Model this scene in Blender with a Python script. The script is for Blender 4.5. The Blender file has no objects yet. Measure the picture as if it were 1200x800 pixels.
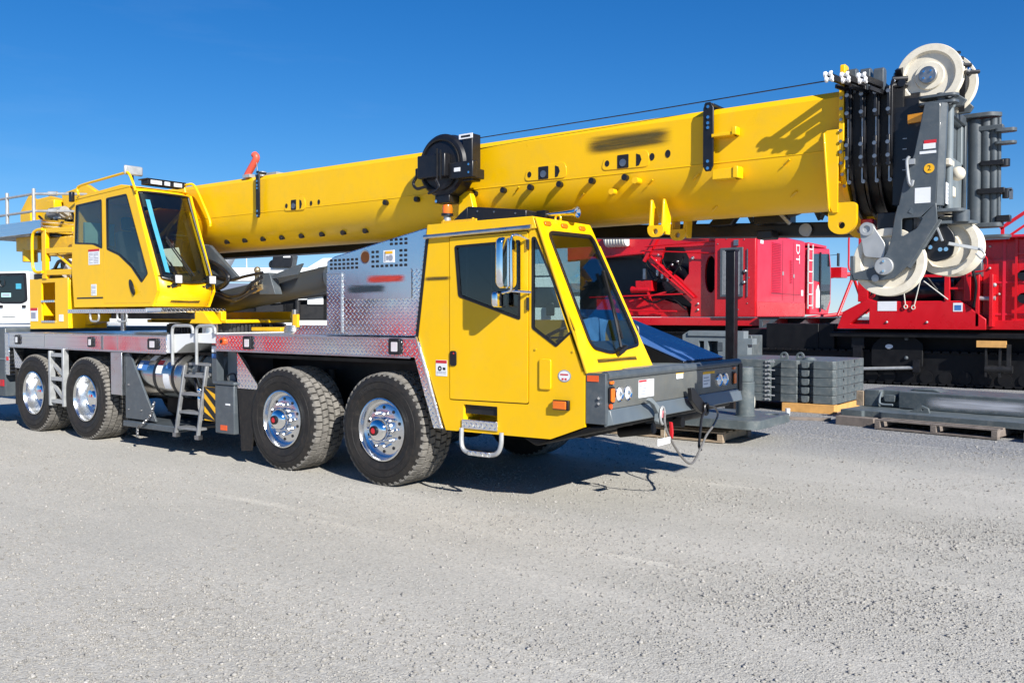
import bpy, bmesh, math, random
import numpy as np
from math import sin, cos, pi, radians as R
from mathutils import Vector as V, Matrix
from mathutils.geometry import tessellate_polygon

random.seed(7)
S = bpy.context.scene
COL = S.collection

# ------------------------------------------------------------------ camera
cam_d = bpy.data.cameras.new("camera")
cam = bpy.data.objects.new("camera", cam_d)
COL.objects.link(cam)
cam_d.sensor_width = 36.0
cam_d.lens = 1049.0 / 1200.0 * 36.0
cam_d.clip_start = 0.1
cam_d.clip_end = 4000.0
CAM = V((6.24, -6.36, 1.70))
fwd = V((-.596, .803, 0)).normalized()
pitch = math.atan(30.0 / 1049.0)
view = fwd * cos(pitch) + V((0, 0, -1)) * sin(pitch)
cam.location = CAM
cam.rotation_euler = view.to_track_quat('-Z', 'Y').to_euler()
S.camera = cam

# ------------------------------------------------------------------ light
SUN_DIR = V((1.5, -.70, 1.0)).normalized()         # towards the sun
SUN_EL = math.asin(SUN_DIR.z)
SUN_AZ = math.atan2(SUN_DIR.x, SUN_DIR.y)
SKY_K = .06
W = bpy.data.worlds.new("World")
S.world = W
W.use_nodes = True
nt = W.node_tree
nt.nodes.clear()
out = nt.nodes.new('ShaderNodeOutputWorld')
bg = nt.nodes.new('ShaderNodeBackground')
sky = nt.nodes.new('ShaderNodeTexSky')
sky.sky_type = 'NISHITA'
sky.sun_disc = False
sky.sun_elevation = SUN_EL
sky.sun_rotation = SUN_AZ
sky.altitude = 3000
sky.air_density = 1.0
sky.dust_density = 0.0
sky.ozone_density = 3.0
# a few thin wisps of cirrus low in the sky
tc = nt.nodes.new('ShaderNodeTexCoord')
mp = nt.nodes.new('ShaderNodeMapping')
mp.inputs['Scale'].default_value = (1.3, 1.3, 9.0)
mp.inputs['Rotation'].default_value = (0.12, 0.0, 0.5)
nz = nt.nodes.new('ShaderNodeTexNoise')
nz.inputs['Scale'].default_value = 1.7
nz.inputs['Detail'].default_value = 7
nz.inputs['Roughness'].default_value = .6
rp = nt.nodes.new('ShaderNodeValToRGB')
rp.color_ramp.elements[0].position = .56
rp.color_ramp.elements[0].color = (0, 0, 0, 1)
rp.color_ramp.elements[1].position = .9
rp.color_ramp.elements[1].color = (.05, .05, .05, 1)
mx = nt.nodes.new('ShaderNodeMixRGB')
mx.inputs['Color2'].default_value = (6.5, 7.2, 8.0, 1)
nt.links.new(tc.outputs['Generated'], mp.inputs['Vector'])
nt.links.new(mp.outputs['Vector'], nz.inputs['Vector'])
nt.links.new(nz.outputs['Fac'], rp.inputs['Fac'])
nt.links.new(rp.outputs['Color'], mx.inputs['Fac'])
hs_ = nt.nodes.new('ShaderNodeHueSaturation')
hs_.inputs['Saturation'].default_value = 1.32
nt.links.new(sky.outputs['Color'], hs_.inputs['Color'])
tn = nt.nodes.new('ShaderNodeMixRGB')
tn.blend_type = 'MULTIPLY'
tn.inputs['Fac'].default_value = 1.0
tn.inputs['Color2'].default_value = (.76, .89, 1.18, 1)
nt.links.new(hs_.outputs['Color'], tn.inputs['Color1'])
# soften the glare of the horizon: c / (1 + k c)
dn = nt.nodes.new('ShaderNodeMixRGB')
dn.blend_type = 'MULTIPLY'
dn.inputs['Fac'].default_value = 1.0
dn.inputs['Color2'].default_value = (SKY_K, SKY_K, SKY_K, 1)
da = nt.nodes.new('ShaderNodeMixRGB')
da.blend_type = 'ADD'
da.inputs['Fac'].default_value = 1.0
da.inputs['Color2'].default_value = (1, 1, 1, 1)
dv = nt.nodes.new('ShaderNodeMixRGB')
dv.blend_type = 'DIVIDE'
dv.inputs['Fac'].default_value = 1.0
nt.links.new(tn.outputs['Color'], dn.inputs['Color1'])
nt.links.new(dn.outputs['Color'], da.inputs['Color1'])
nt.links.new(tn.outputs['Color'], dv.inputs['Color1'])
nt.links.new(da.outputs['Color'], dv.inputs['Color2'])
nt.links.new(dv.outputs['Color'], mx.inputs['Color1'])
nt.links.new(mx.outputs['Color'], bg.inputs['Color'])
bg.inputs['Strength'].default_value = 0.094
nt.links.new(bg.outputs['Background'], out.inputs['Surface'])

sun_d = bpy.data.lights.new("sun", 'SUN')
sun = bpy.data.objects.new("sun", sun_d)
COL.objects.link(sun)
sun_d.energy = 5.0
sun_d.angle = R(0.5)
sun_d.color = (1.0, 0.965, 0.90)
sun.location = SUN_DIR * 60
sun.rotation_euler = (-SUN_DIR).to_track_quat('-Z', 'Y').to_euler()

S.view_settings.view_transform = 'Standard'
S.view_settings.look = 'None'
S.view_settings.exposure = 0.67
S.view_settings.gamma = 1.0
S.view_settings.use_curve_mapping = False
S.render.engine = 'CYCLES'
S.cycles.max_bounces = 8
S.cycles.transparent_max_bounces = 16

# ------------------------------------------------------------------ materials
def new_mat(name):
    m = bpy.data.materials.new(name)
    m.use_nodes = True
    t = m.node_tree
    return m, t, t.nodes['Principled BSDF'], t.nodes, t.links

def mat(name, col, rough=.5, metal=0., coat=0., var=.08, scale=5., bump=0., bscale=40., dirt=None, dirt_amt=.25, spec=.5):
    """painted or metal surface with slight unevenness of tone and gloss"""
    m, t, b, N, L = new_mat(name)
    c = N.new('ShaderNodeTexCoord')
    n = N.new('ShaderNodeTexNoise')
    n.inputs['Scale'].default_value = scale
    n.inputs['Detail'].default_value = 6
    L.new(c.outputs['Object'], n.inputs['Vector'])
    mr = N.new('ShaderNodeMapRange')
    mr.inputs['From Min'].default_value = .3
    mr.inputs['From Max'].default_value = .7
    mr.inputs['To Min'].default_value = 1 - var
    mr.inputs['To Max'].default_value = 1 + var
    L.new(n.outputs['Fac'], mr.inputs['Value'])
    h = N.new('ShaderNodeHueSaturation')
    h.inputs['Color'].default_value = (*col, 1)
    L.new(mr.outputs['Result'], h.inputs['Value'])
    src = h.outputs['Color']
    if dirt:
        n2 = N.new('ShaderNodeTexNoise')
        n2.inputs['Scale'].default_value = scale * 2.3
        n2.inputs['Detail'].default_value = 9
        n2.inputs['Roughness'].default_value = .7
        L.new(c.outputs['Object'], n2.inputs['Vector'])
        r2 = N.new('ShaderNodeMapRange')
        r2.inputs['From Min'].default_value = .48
        r2.inputs['From Max'].default_value = .78
        r2.inputs['To Max'].default_value = dirt_amt
        L.new(n2.outputs['Fac'], r2.inputs['Value'])
        mm = N.new('ShaderNodeMixRGB')
        mm.inputs['Color2'].default_value = (*dirt, 1)
        L.new(r2.outputs['Result'], mm.inputs['Fac'])
        L.new(src, mm.inputs['Color1'])
        src = mm.outputs['Color']
    L.new(src, b.inputs['Base Color'])
    mr2 = N.new('ShaderNodeMapRange')
    mr2.inputs['From Min'].default_value = .3
    mr2.inputs['From Max'].default_value = .7
    mr2.inputs['To Min'].default_value = max(.02, rough * .8)
    mr2.inputs['To Max'].default_value = min(1, rough * 1.2)
    L.new(n.outputs['Fac'], mr2.inputs['Value'])
    L.new(mr2.outputs['Result'], b.inputs['Roughness'])
    b.inputs['Metallic'].default_value = metal
    b.inputs['Specular IOR Level'].default_value = spec
    b.inputs['Coat Weight'].default_value = coat
    b.inputs['Coat Roughness'].default_value = .06
    if bump:
        n3 = N.new('ShaderNodeTexNoise')
        n3.inputs['Scale'].default_value = bscale
        n3.inputs['Detail'].default_value = 4
        L.new(c.outputs['Object'], n3.inputs['Vector'])
        bp = N.new('ShaderNodeBump')
        bp.inputs['Strength'].default_value = bump
        bp.inputs['Distance'].default_value = .01
        L.new(n3.outputs['Fac'], bp.inputs['Height'])
        L.new(bp.outputs['Normal'], b.inputs['Normal'])
    return m

def mth(N, L, op, a, b=None, c=None):
    n = N.new('ShaderNodeMath')
    n.operation = op
    for i, x in enumerate((a, b, c)):
        if x is None:
            continue
        if isinstance(x, (int, float)):
            n.inputs[i].default_value = x
        else:
            L.new(x, n.inputs[i])
    return n.outputs[0]

def tread_plate(name, plane, size=.042, col=(.86, .87, .89), rough=.13):
    """diamond tread plate: crossed raised lozenges in a bump on bright aluminium"""
    m, t, b, N, L = new_mat(name)
    c = N.new('ShaderNodeTexCoord')
    s = N.new('ShaderNodeSeparateXYZ')
    L.new(c.outputs['Object'], s.inputs[0])
    p, q = (s.outputs['XYZ'.index(k)] for k in plane)
    k = .7071 / size
    a = mth(N, L, 'MULTIPLY', mth(N, L, 'ADD', p, q), k)
    d = mth(N, L, 'MULTIPLY', mth(N, L, 'SUBTRACT', p, q), k)
    fa, fd = mth(N, L, 'FLOOR', a), mth(N, L, 'FLOOR', d)
    par = mth(N, L, 'FLOORED_MODULO', mth(N, L, 'ADD', fa, fd), 2.0)
    la = mth(N, L, 'SUBTRACT', mth(N, L, 'SUBTRACT', a, fa), .5)
    ld = mth(N, L, 'SUBTRACT', mth(N, L, 'SUBTRACT', d, fd), .5)
    def loz(u, w):
        e = mth(N, L, 'ADD', mth(N, L, 'POWER', mth(N, L, 'DIVIDE', u, .5), 2.0),
                mth(N, L, 'POWER', mth(N, L, 'DIVIDE', w, .19), 2.0))
        return mth(N, L, 'MAXIMUM', mth(N, L, 'SUBTRACT', 1.0, e), 0.0)
    l1, l2 = loz(la, ld), loz(ld, la)
    h = mth(N, L, 'ADD', mth(N, L, 'MULTIPLY', l1, par), mth(N, L, 'MULTIPLY', l2, mth(N, L, 'SUBTRACT', 1.0, par)))
    h = mth(N, L, 'SQRT', h)
    bp = N.new('ShaderNodeBump')
    bp.inputs['Strength'].default_value = .8
    bp.inputs['Distance'].default_value = .006
    L.new(h, bp.inputs['Height'])
    L.new(bp.outputs['Normal'], b.inputs['Normal'])
    n = N.new('ShaderNodeTexNoise')
    n.inputs['Scale'].default_value = 4
    n.inputs['Detail'].default_value = 8
    L.new(c.outputs['Object'], n.inputs['Vector'])
    mr = N.new('ShaderNodeMapRange')
    mr.inputs['From Min'].default_value = .3
    mr.inputs['From Max'].default_value = .7
    mr.inputs['To Min'].default_value = rough * .6
    mr.inputs['To Max'].default_value = rough * 1.5
    L.new(n.outputs['Fac'], mr.inputs['Value'])
    L.new(mr.outputs['Result'], b.inputs['Roughness'])
    b.inputs['Base Color'].default_value = (*col, 1)
    b.inputs['Metallic'].default_value = 1.0
    return m

def glass(name, tint, gloss=.05, rough=.01):
    m, t, b, N, L = new_mat(name)
    N.remove(b)
    o = N['Material Output']
    tr = N.new('ShaderNodeBsdfTransparent')
    tr.inputs['Color'].default_value = (*tint, 1)
    gl = N.new('ShaderNodeBsdfGlossy')
    gl.inputs['Roughness'].default_value = rough
    lw = N.new('ShaderNodeLayerWeight')
    lw.inputs['Blend'].default_value = .5
    f = mth(N, L, 'ADD', mth(N, L, 'MULTIPLY', mth(N, L, 'POWER', lw.outputs['Facing'], 4.0), .9), gloss)
    ms = N.new('ShaderNodeMixShader')
    L.new(f, ms.inputs['Fac'])
    L.new(tr.outputs[0], ms.inputs[1])
    L.new(gl.outputs[0], ms.inputs[2])
    L.new(ms.outputs[0], o.inputs['Surface'])
    return m

def smear(name, col, amount=.8):
    """worn, illegible lettering: soft-edged streaks on an otherwise clear film"""
    m, t, b, N, L = new_mat(name)
    o = N['Material Output']
    c = N.new('ShaderNodeTexCoord')
    s = N.new('ShaderNodeSeparateXYZ')
    L.new(c.outputs['Generated'], s.inputs[0])
    def fade(x, w):
        e = mth(N, L, 'MINIMUM', x, mth(N, L, 'SUBTRACT', 1.0, x))
        r = N.new('ShaderNodeMapRange')
        r.interpolation_type = 'SMOOTHSTEP'
        r.inputs['From Max'].default_value = w
        L.new(e, r.inputs['Value'])
        return r.outputs['Result']
    n = N.new('ShaderNodeTexNoise')
    mp = N.new('ShaderNodeMapping')
    mp.inputs['Scale'].default_value = (1.2, 1.2, 6)
    L.new(c.outputs['Generated'], mp.inputs['Vector'])
    L.new(mp.outputs['Vector'], n.inputs['Vector'])
    n.inputs['Scale'].default_value = 1.6
    n.inputs['Detail'].default_value = 2
    r = N.new('ShaderNodeMapRange')
    r.inputs['From Min'].default_value = .35
    r.inputs['From Max'].default_value = .6
    r.inputs['To Min'].default_value = .35
    L.new(n.outputs['Fac'], r.inputs['Value'])
    f = mth(N, L, 'MULTIPLY', mth(N, L, 'MULTIPLY', fade(s.outputs['X'], .22), fade(s.outputs['Z'], .4)),
            mth(N, L, 'MULTIPLY', r.outputs['Result'], amount))
    b.inputs['Base Color'].default_value = (*col, 1)
    b.inputs['Roughness'].default_value = .5
    tr = N.new('ShaderNodeBsdfTransparent')
    ms = N.new('ShaderNodeMixShader')
    L.new(f, ms.inputs['Fac'])
    L.new(tr.outputs[0], ms.inputs[1])
    L.new(b.outputs[0], ms.inputs[2])
    L.new(ms.outputs[0], o.inputs['Surface'])
    return m

DUST = (.42, .39, .34)
M = {}
M['yellow'] = mat('yellow_paint', (.83, .478, .002), .33, coat=.06, var=.03, scale=2, bump=.05, bscale=6, spec=.35, dirt=(.50, .34, .08), dirt_amt=.22)
M['yellow_dull'] = mat('yellow_paint_worn_shaded', (.70, .41, .006), .42, coat=.1, var=.08, scale=6, dirt=(.2, .13, .04), dirt_amt=.35)  # dirtied dull yellow; on the front yoke its dullness is painted shade
M['red'] = mat('red_paint', (.55, .006, .012), .3, coat=.3, var=.06, scale=3, bump=.02, bscale=9)
M['red_pink'] = mat('red_paint_pinkish', (.60, .012, .035), .35, coat=.25, var=.05, scale=2)  # a slightly pinker red than the main red paint
M['slate'] = mat('slate_grey_paint', (.066, .080, .092), .42, coat=.1, var=.1, scale=6, dirt=DUST, dirt_amt=.12, bump=.05)
M['slate_light'] = mat('light_grey_paint', (.17, .20, .215), .45, var=.1, scale=6, dirt=DUST, dirt_amt=.15)
M['slab'] = mat('counterweight_grey_paint', (.085, .105, .112), .5, var=.12, scale=4, dirt=DUST, dirt_amt=.3, bump=.25, bscale=30)
M['black'] = mat('black_paint', (.008, .008, .010), .35, var=.15, scale=8, dirt=(.03, .03, .03), dirt_amt=.2)
M['frame'] = mat('chassis_black', (.007, .007, .008), .6, var=.3, scale=6, dirt=(.04, .037, .034), dirt_amt=.25)
M['rubber'] = mat('rubber', (.017, .016, .0155), .6, var=.2, scale=9, dirt=(.07, .055, .042), dirt_amt=.5, bump=.1, bscale=60, spec=.3)
M['rubber_mark'] = mat('raised_rubber_lettering', (.035, .034, .033), .6, spec=.3)
M['tread'] = mat('dusty_tread_rubber', (.17, .16, .145), .9, var=.3, scale=9, dirt=(.32, .30, .265), dirt_amt=.6, spec=.1)
M['groove'] = mat('tread_groove_rubber', (.03, .028, .026), .9, spec=.1)
M['alu'] = mat('aluminium', (.62, .63, .64), .3, metal=1, var=.08, scale=7, bump=.05, bscale=20)
M['alu_sheet'] = mat('polished_aluminium_sheet', (.80, .81, .83), .15, metal=1, var=.04, scale=3, bump=.04, bscale=5)
M['rim_metal'] = mat('polished_rim', (.74, .75, .76), .22, metal=1, var=.05, bump=.03, bscale=14)
M['deep_black'] = mat('unlit_black_paint', (.004, .004, .005), .55, var=.2, spec=.3)  # black paint made deeper, with the shade under the machines put in
M['tank_steel'] = mat('polished_tank_steel', (.60, .58, .55), .24, metal=1, var=.05, scale=4, bump=.03, bscale=8)
M['chrome'] = mat('chrome', (.86, .87, .89), .06, metal=1, var=.02)
M['steel'] = mat('dull_steel', (.36, .36, .36), .4, metal=1, var=.15, scale=10)
M['galv'] = mat('grey_aluminium_paint', (.42, .43, .43), .45, metal=.4, var=.12, scale=9)
M['galv_dark'] = mat('worn_aluminium', (.27, .275, .28), .5, metal=.5, var=.15, scale=9)
M['lip_grey'] = mat('bumper_lip_grey', (.10, .12, .135), .35, coat=.2, var=.08, scale=6)
M['white'] = mat('white_paint', (.74, .75, .74), .35, coat=.2, var=.04, scale=3)
M['white_dull'] = mat('white_paint_dull', (.6, .61, .6), .5, var=.08, scale=3)
M['nylon'] = mat('cream_nylon', (.72, .66, .54), .42, var=.06, scale=5, dirt=(.33, .25, .16), dirt_amt=.45, spec=.4)
M['spool'] = mat('white_plastic', (.8, .8, .8), .4)
M['sticker'] = mat('white_sticker', (.74, .75, .77), .4, var=.03)
M['ink'] = mat('printed_grey_ink', (.28, .30, .36), .5)
M['ink_black'] = mat('printed_black_ink', (.01, .01, .012), .5)
M['ink_red'] = mat('printed_red_ink', (.55, .02, .03), .5)
M['ink_blue'] = mat('printed_blue_ink', (.05, .16, .42), .5)
M['ink_yellow'] = mat('printed_yellow_ink', (.8, .42, .01), .5)
M['amber_bright'] = mat('bright_amber_lens', (.92, .36, .012), .2, coat=.3)
M['amber'] = mat('amber_lens', (.75, .15, .008), .15, coat=.5)
M['orange_refl'] = mat('orange_reflector', (.70, .09, .012), .3, coat=.4)
M['red_refl'] = mat('red_reflector', (.5, .01, .02), .2, coat=.5)
M['lens'] = mat('clear_lens', (.78, .8, .82), .18, metal=.3)
M['seat'] = mat('seat_fabric', (.035, .038, .044), .9, bump=.3, bscale=80)
M['blue_cover'] = mat('blue_sheet', (.10, .22, .46), .3, var=.25, scale=8, bump=.4, bscale=7)  # blue of the sheets on the seat back and above the dashboard
M['teal'] = mat('pale_green_sheet', (.33, .52, .52), .5)
M['blue_strip'] = mat('light_blue_strip', (.05, .28, .40), .3)  # light blue of the strips laid over the cab windscreens
M['wood'] = mat('pallet_wood', (.34, .26, .18), .85, var=.25, scale=9, bump=.4, bscale=25)
M['wood_new'] = mat('fresh_timber', (.62, .33, .10), .75, var=.15, scale=7, bump=.2)
M['wood_grey'] = mat('weathered_timber', (.20, .165, .14), .9, var=.25, scale=9, bump=.4)
M['sock'] = mat('orange_red_plastic', (.72, .10, .06), .45)
M['rope'] = mat('wire_rope', (.22, .21, .20), .5, metal=.5, var=.2, scale=60)
M['rope_white'] = mat('pale_rope', (.62, .60, .52), .8, bump=.4, bscale=40)
M['bumper_face'] = mat('grey_bumper_paint', (.115, .12, .115), .22, coat=.3, var=.1, scale=4, dirt=(.2, .18, .13), dirt_amt=.3)
M['hood'] = mat('sky_tinted_hood', (.09, .18, .42), .3, metal=.2, coat=.3, var=.1, scale=4)  # blue of the mirrored sky put into the hood's base colour
M['tp_xz'] = tread_plate('tread_plate_upright', 'XZ')
M['tp_xy'] = tread_plate('tread_plate_flat', 'XY', rough=.3)
M['tp_yz'] = tread_plate('tread_plate_crosswise', 'YZ')
M['glass_dark'] = glass('tinted_glass', (.66, .72, .72), .07)
M['glass_cab'] = glass('dark_cab_glass', (.74, .78, .74), .06)
M['glass_ws'] = glass('windscreen_glass', (.80, .87, .86), .09)
M['smear_brown'] = smear('faded_brown_lettering', (.10, .075, .02), .8)
M['smear_dark'] = smear('faded_dark_lettering', (.03, .045, .06), .85)
M['smear_red'] = smear('faded_red_lettering', (.55, .05, .03), .95)
M['smear_white'] = smear('faded_white_lettering', (.55, .56, .6), .95)
M['smear_black'] = smear('faded_black_lettering', (.02, .02, .01), .7)

# ------------------------------------------------------------------ mesh builder
ORG = {}

class MB:
    def __init__(s):
        s.v, s.f, s.m, s.cur = [], [], [], 0
    def mat(s, i):
        s.cur = i
        return s
    def add(s, vs, fs):
        o = len(s.v)
        s.v += [tuple(x) for x in vs]
        s.f += [tuple(o + i for i in f) for f in fs]
        s.m += [s.cur] * len(fs)
        return s
    def box(s, x0, x1, y0, y1, z0, z1):
        return s.add([(x, y, z) for x in (x0, x1) for y in (y0, y1) for z in (z0, z1)],
                     [(0, 1, 3, 2), (4, 6, 7, 5), (0, 4, 5, 1), (2, 3, 7, 6), (0, 2, 6, 4), (1, 5, 7, 3)])
    def hexa(s, p8):
        return s.add(p8, [(0, 1, 2, 3), (4, 7, 6, 5), (0, 4, 5, 1), (1, 5, 6, 2), (2, 6, 7, 3), (3, 7, 4, 0)])
    def bar(s, p, q, w, h=None, up=(0, 0, 1)):
        p, q = V(p), V(q)
        h = h or w
        d = (q - p).normalized()
        u = V(up)
        if abs(d.dot(u)) > .98:
            u = V((0, 1, 0))
        a = d.cross(u).normalized() * w / 2
        b = a.cross(d).normalized() * h / 2
        return s.hexa([p - a - b, p + a - b, p + a + b, p - a + b, q - a - b, q + a - b, q + a + b, q - a + b])
    def cyl(s, p, q, r, r2=None, n=16, caps=True):
        p, q = V(p), V(q)
        r2 = r if r2 is None else r2
        d = (q - p).normalized()
        a = d.orthogonal().normalized()
        b = d.cross(a)
        vs = []
        for c, rr in ((p, r), (q, r2)):
            vs += [c + (a * cos(2 * pi * i / n) + b * sin(2 * pi * i / n)) * rr for i in range(n)]
        fs = [(i, (i + 1) % n, n + (i + 1) % n, n + i) for i in range(n)]
        if caps:
            fs += [tuple(range(n))[::-1], tuple(range(n, 2 * n))]
        return s.add(vs, fs)
    def tube(s, pts, r, n=8, closed=False):
        pts = [V(p) for p in pts]
        k = len(pts)
        vs, a = [], None
        for i, p in enumerate(pts):
            if closed:
                d = (pts[(i + 1) % k] - pts[i - 1]).normalized()
            else:
                d = (pts[min(i + 1, k - 1)] - pts[max(i - 1, 0)]).normalized()
            a = d.orthogonal().normalized() if a is None else (a - d * a.dot(d)).normalized()
            b = d.cross(a)
            vs += [p + (a * cos(2 * pi * j / n) + b * sin(2 * pi * j / n)) * r for j in range(n)]
        fs = []
        for i in range(k if closed else k - 1):
            for j in range(n):
                i2 = (i + 1) % k
                fs.append((i * n + j, i * n + (j + 1) % n, i2 * n + (j + 1) % n, i2 * n + j))
        if not closed:
            fs += [tuple(range(n))[::-1], tuple(range((k - 1) * n, k * n))]
        return s.add(vs, fs)
    def prism(s, poly, ax, a0, a1, holes=()):
        """plate: outline (and holes) in the plane across ax, from a0 to a1"""
        def P(p, a):
            return {'x': (a, p[0], p[1]), 'y': (p[0], a, p[1]), 'z': (p[0], p[1], a)}[ax]
        if not holes:
            n = len(poly)
            s.add([P(p, a0) for p in poly] + [P(p, a1) for p in poly],
                  [tuple(range(n)), tuple(range(n, 2 * n))[::-1]] + [(i, (i + 1) % n, n + (i + 1) % n, n + i) for i in range(n)])
            return s
        loops = [poly] + list(holes)
        tris = tessellate_polygon([[V((p[0], p[1], 0)) for p in l] for l in loops])
        flat = [p for l in loops for p in l]
        n = len(flat)
        fs = [tuple(t) for t in tris] + [tuple(i + n for i in t)[::-1] for t in tris]
        o = 0
        for l in loops:
            k = len(l)
            fs += [(o + i, o + (i + 1) % k, n + o + (i + 1) % k, n + o + i) for i in range(k)]
            o += k
        return s.add([P(p, a0) for p in flat] + [P(p, a1) for p in flat], fs)
    def lathe(s, prof, c, ax='y', n=40, sgn=1, closed=False):
        c = V(c)
        e = {'x': (V((1, 0, 0)), V((0, 1, 0)), V((0, 0, 1))), 'y': (V((0, 1, 0)), V((1, 0, 0)), V((0, 0, 1))),
             'z': (V((0, 0, 1)), V((1, 0, 0)), V((0, 1, 0)))}[ax]
        vs = []
        for r, h in prof:
            vs += [c + e[0] * h * sgn + (e[1] * cos(2 * pi * i / n) + e[2] * sin(2 * pi * i / n)) * max(r, .0005) for i in range(n)]
        k = len(prof)
        fs = []
        for j in range(k if closed else k - 1):
            j2 = (j + 1) % k
            fs += [(j * n + i, j * n + (i + 1) % n, j2 * n + (i + 1) % n, j2 * n + i) for i in range(n)]
        return s.add(vs, fs)
    def sph(s, c, r, n=12):
        return s.lathe([(r * sin(pi * i / n), -r * cos(pi * i / n)) for i in range(n + 1)], c, 'z', n * 2)
    def grid(s, rows, flip=False, thick=None):
        """surface through rows of points, given thickness along its own normal"""
        rows = [[V(p) for p in r] for r in rows]
        a, b = len(rows), len(rows[0])
        pts = [p for r in rows for p in r]
        quad = lambda i, j, o=0: (o + i * b + j, o + i * b + j + 1, o + (i + 1) * b + j + 1, o + (i + 1) * b + j)
        if not thick:
            return s.add(pts, [quad(i, j) for i in range(a - 1) for j in range(b - 1)])
        back = []
        for i in range(a):
            for j in range(b):
                u = rows[min(i + 1, a - 1)][j] - rows[max(i - 1, 0)][j]
                w = rows[i][min(j + 1, b - 1)] - rows[i][max(j - 1, 0)]
                nrm = u.cross(w).normalized()
                back.append(rows[i][j] + nrm * thick * (-1 if flip else 1))
        n = a * b
        fs = [quad(i, j) for i in range(a - 1) for j in range(b - 1)] + [quad(i, j, n)[::-1] for i in range(a - 1) for j in range(b - 1)]
        rim = [j for j in range(b)] + [i * b + b - 1 for i in range(1, a)] + [(a - 1) * b + j for j in range(b - 2, -1, -1)] + [i * b for i in range(a - 2, 0, -1)]
        k = len(rim)
        fs += [(rim[i], rim[(i + 1) % k], n + rim[(i + 1) % k], n + rim[i]) for i in range(k)]
        return s.add(pts + back, fs)
    def pieces(s):
        """the far-apart pieces of this mesh, each a builder of its own"""
        n = len(s.v)
        root = list(range(n))
        def find(a):
            while root[a] != a:
                root[a] = root[root[a]]
                a = root[a]
            return a
        for f in s.f:
            r0 = find(f[0])
            for i in f[1:]:
                root[find(i)] = r0
        isl = {}
        for i in range(n):
            isl.setdefault(find(i), []).append(i)
        keys = list(isl)
        k = len(keys)
        if k < 2 or k > 400:
            return [s]
        pts = np.array(s.v)
        lo = np.array([pts[isl[q]].min(0) for q in keys])
        hi = np.array([pts[isl[q]].max(0) for q in keys])
        size = (hi - lo).max(1)
        gap = np.maximum(0, np.maximum(lo[:, None] - hi[None], lo[None] - hi[:, None]))
        near = np.sqrt((gap ** 2).sum(2)) <= np.maximum(.02, .5 * np.maximum(size[:, None], size[None]))
        lab = list(range(k))
        for a in range(k):
            for b in np.nonzero(near[a])[0]:
                la, lb_ = lab[a], lab[b]
                if la != lb_:
                    lab = [la if x == lb_ else x for x in lab]
        if len(set(lab)) < 2:
            return [s]
        which = {q: lab[i] for i, q in enumerate(keys)}
        out_ = {}
        vid = {}
        for i in range(n):
            m = out_.setdefault(which[find(i)], MB())
            vid[i] = len(m.v)
            m.v.append(s.v[i])
        for f, mi in zip(s.f, s.m):
            m = out_[which[find(f[0])]]
            m.f.append(tuple(vid[i] for i in f))
            m.m.append(mi)
        return sorted(out_.values(), key=lambda m: -np.prod(np.array(m.v).max(0) - np.array(m.v).min(0) + .01))
    def build(s, name, mats, parent=None, **kw):
        if parent is None:
            return s.build_one(name, mats, parent, **kw)
        return [m.build_one(name, mats, parent, **kw) for m in s.pieces()][0]
    def build_one(s, name, mats, parent=None, bevel=0., smooth=32, label=None, at=None, rotz=0., raw=False):
        me = bpy.data.meshes.new(name)
        lo = np.array(s.v).min(0)
        hi = np.array(s.v).max(0)
        c = V((lo + hi) / 2)
        if at is not None:
            c = V((0, 0, 0))
        me.from_pydata([V(p) - c for p in s.v], [], s.f)
        for m in (mats if isinstance(mats, (list, tuple)) else [mats]):
            me.materials.append(m)
        me.polygons.foreach_set('material_index', s.m)
        if not raw:
            bm = bmesh.new()
            bm.from_mesh(me)
            bmesh.ops.recalc_face_normals(bm, faces=bm.faces)
            bm.to_mesh(me)
            bm.free()
        me.polygons.foreach_set('use_smooth', [True] * len(me.polygons))
        me.set_sharp_from_angle(angle=R(smooth))
        me.update()
        o = bpy.data.objects.new(name, me)
        COL.objects.link(o)
        if parent is not None:
            o.parent = parent
            o.location = c - ORG[parent]
        else:
            o.location = V(at) if at is not None else c
            o.rotation_euler = (0, 0, rotz)
        ORG[o] = c
        if bevel:
            b = o.modifiers.new('edges', 'BEVEL')
            b.width = bevel
            b.segments = 2
            b.limit_method = 'ANGLE'
            b.angle_limit = R(40)
            b.use_clamp_overlap = True
        if label:
            o['label'] = label
        return o

def tag(o, label=None, cat=None, group=None, kind=None):
    for k, x in (('label', label), ('category', cat), ('group', group), ('kind', kind)):
        if x:
            o[k] = x
    return o

def thing(name, label, cat, loc, rotz=0., group=None, org=None):
    o = bpy.data.objects.new(name, None)
    COL.objects.link(o)
    o.empty_display_size = .3
    o.location = loc
    o.rotation_euler = (0, 0, rotz)
    ORG[o] = V(org) if org is not None else V((0, 0, 0))
    return tag(o, label, cat, group)

def copy_tree(o, parent=None):
    c = o.copy()
    COL.objects.link(c)
    if parent is not None:
        c.parent = parent
    for ch in [x for x in o.children]:
        copy_tree(ch, c)
    return c

def rrect(x0, x1, z0, z1, r, n=5):
    """rounded rectangle outline"""
    pts = []
    for cx, cz, a0 in ((x1 - r, z1 - r, 0), (x0 + r, z1 - r, 90), (x0 + r, z0 + r, 180), (x1 - r, z0 + r, 270)):
        pts += [(cx + r * cos(R(a0 + 90 * i / n)), cz + r * sin(R(a0 + 90 * i / n))) for i in range(n + 1)]
    return pts

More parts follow.
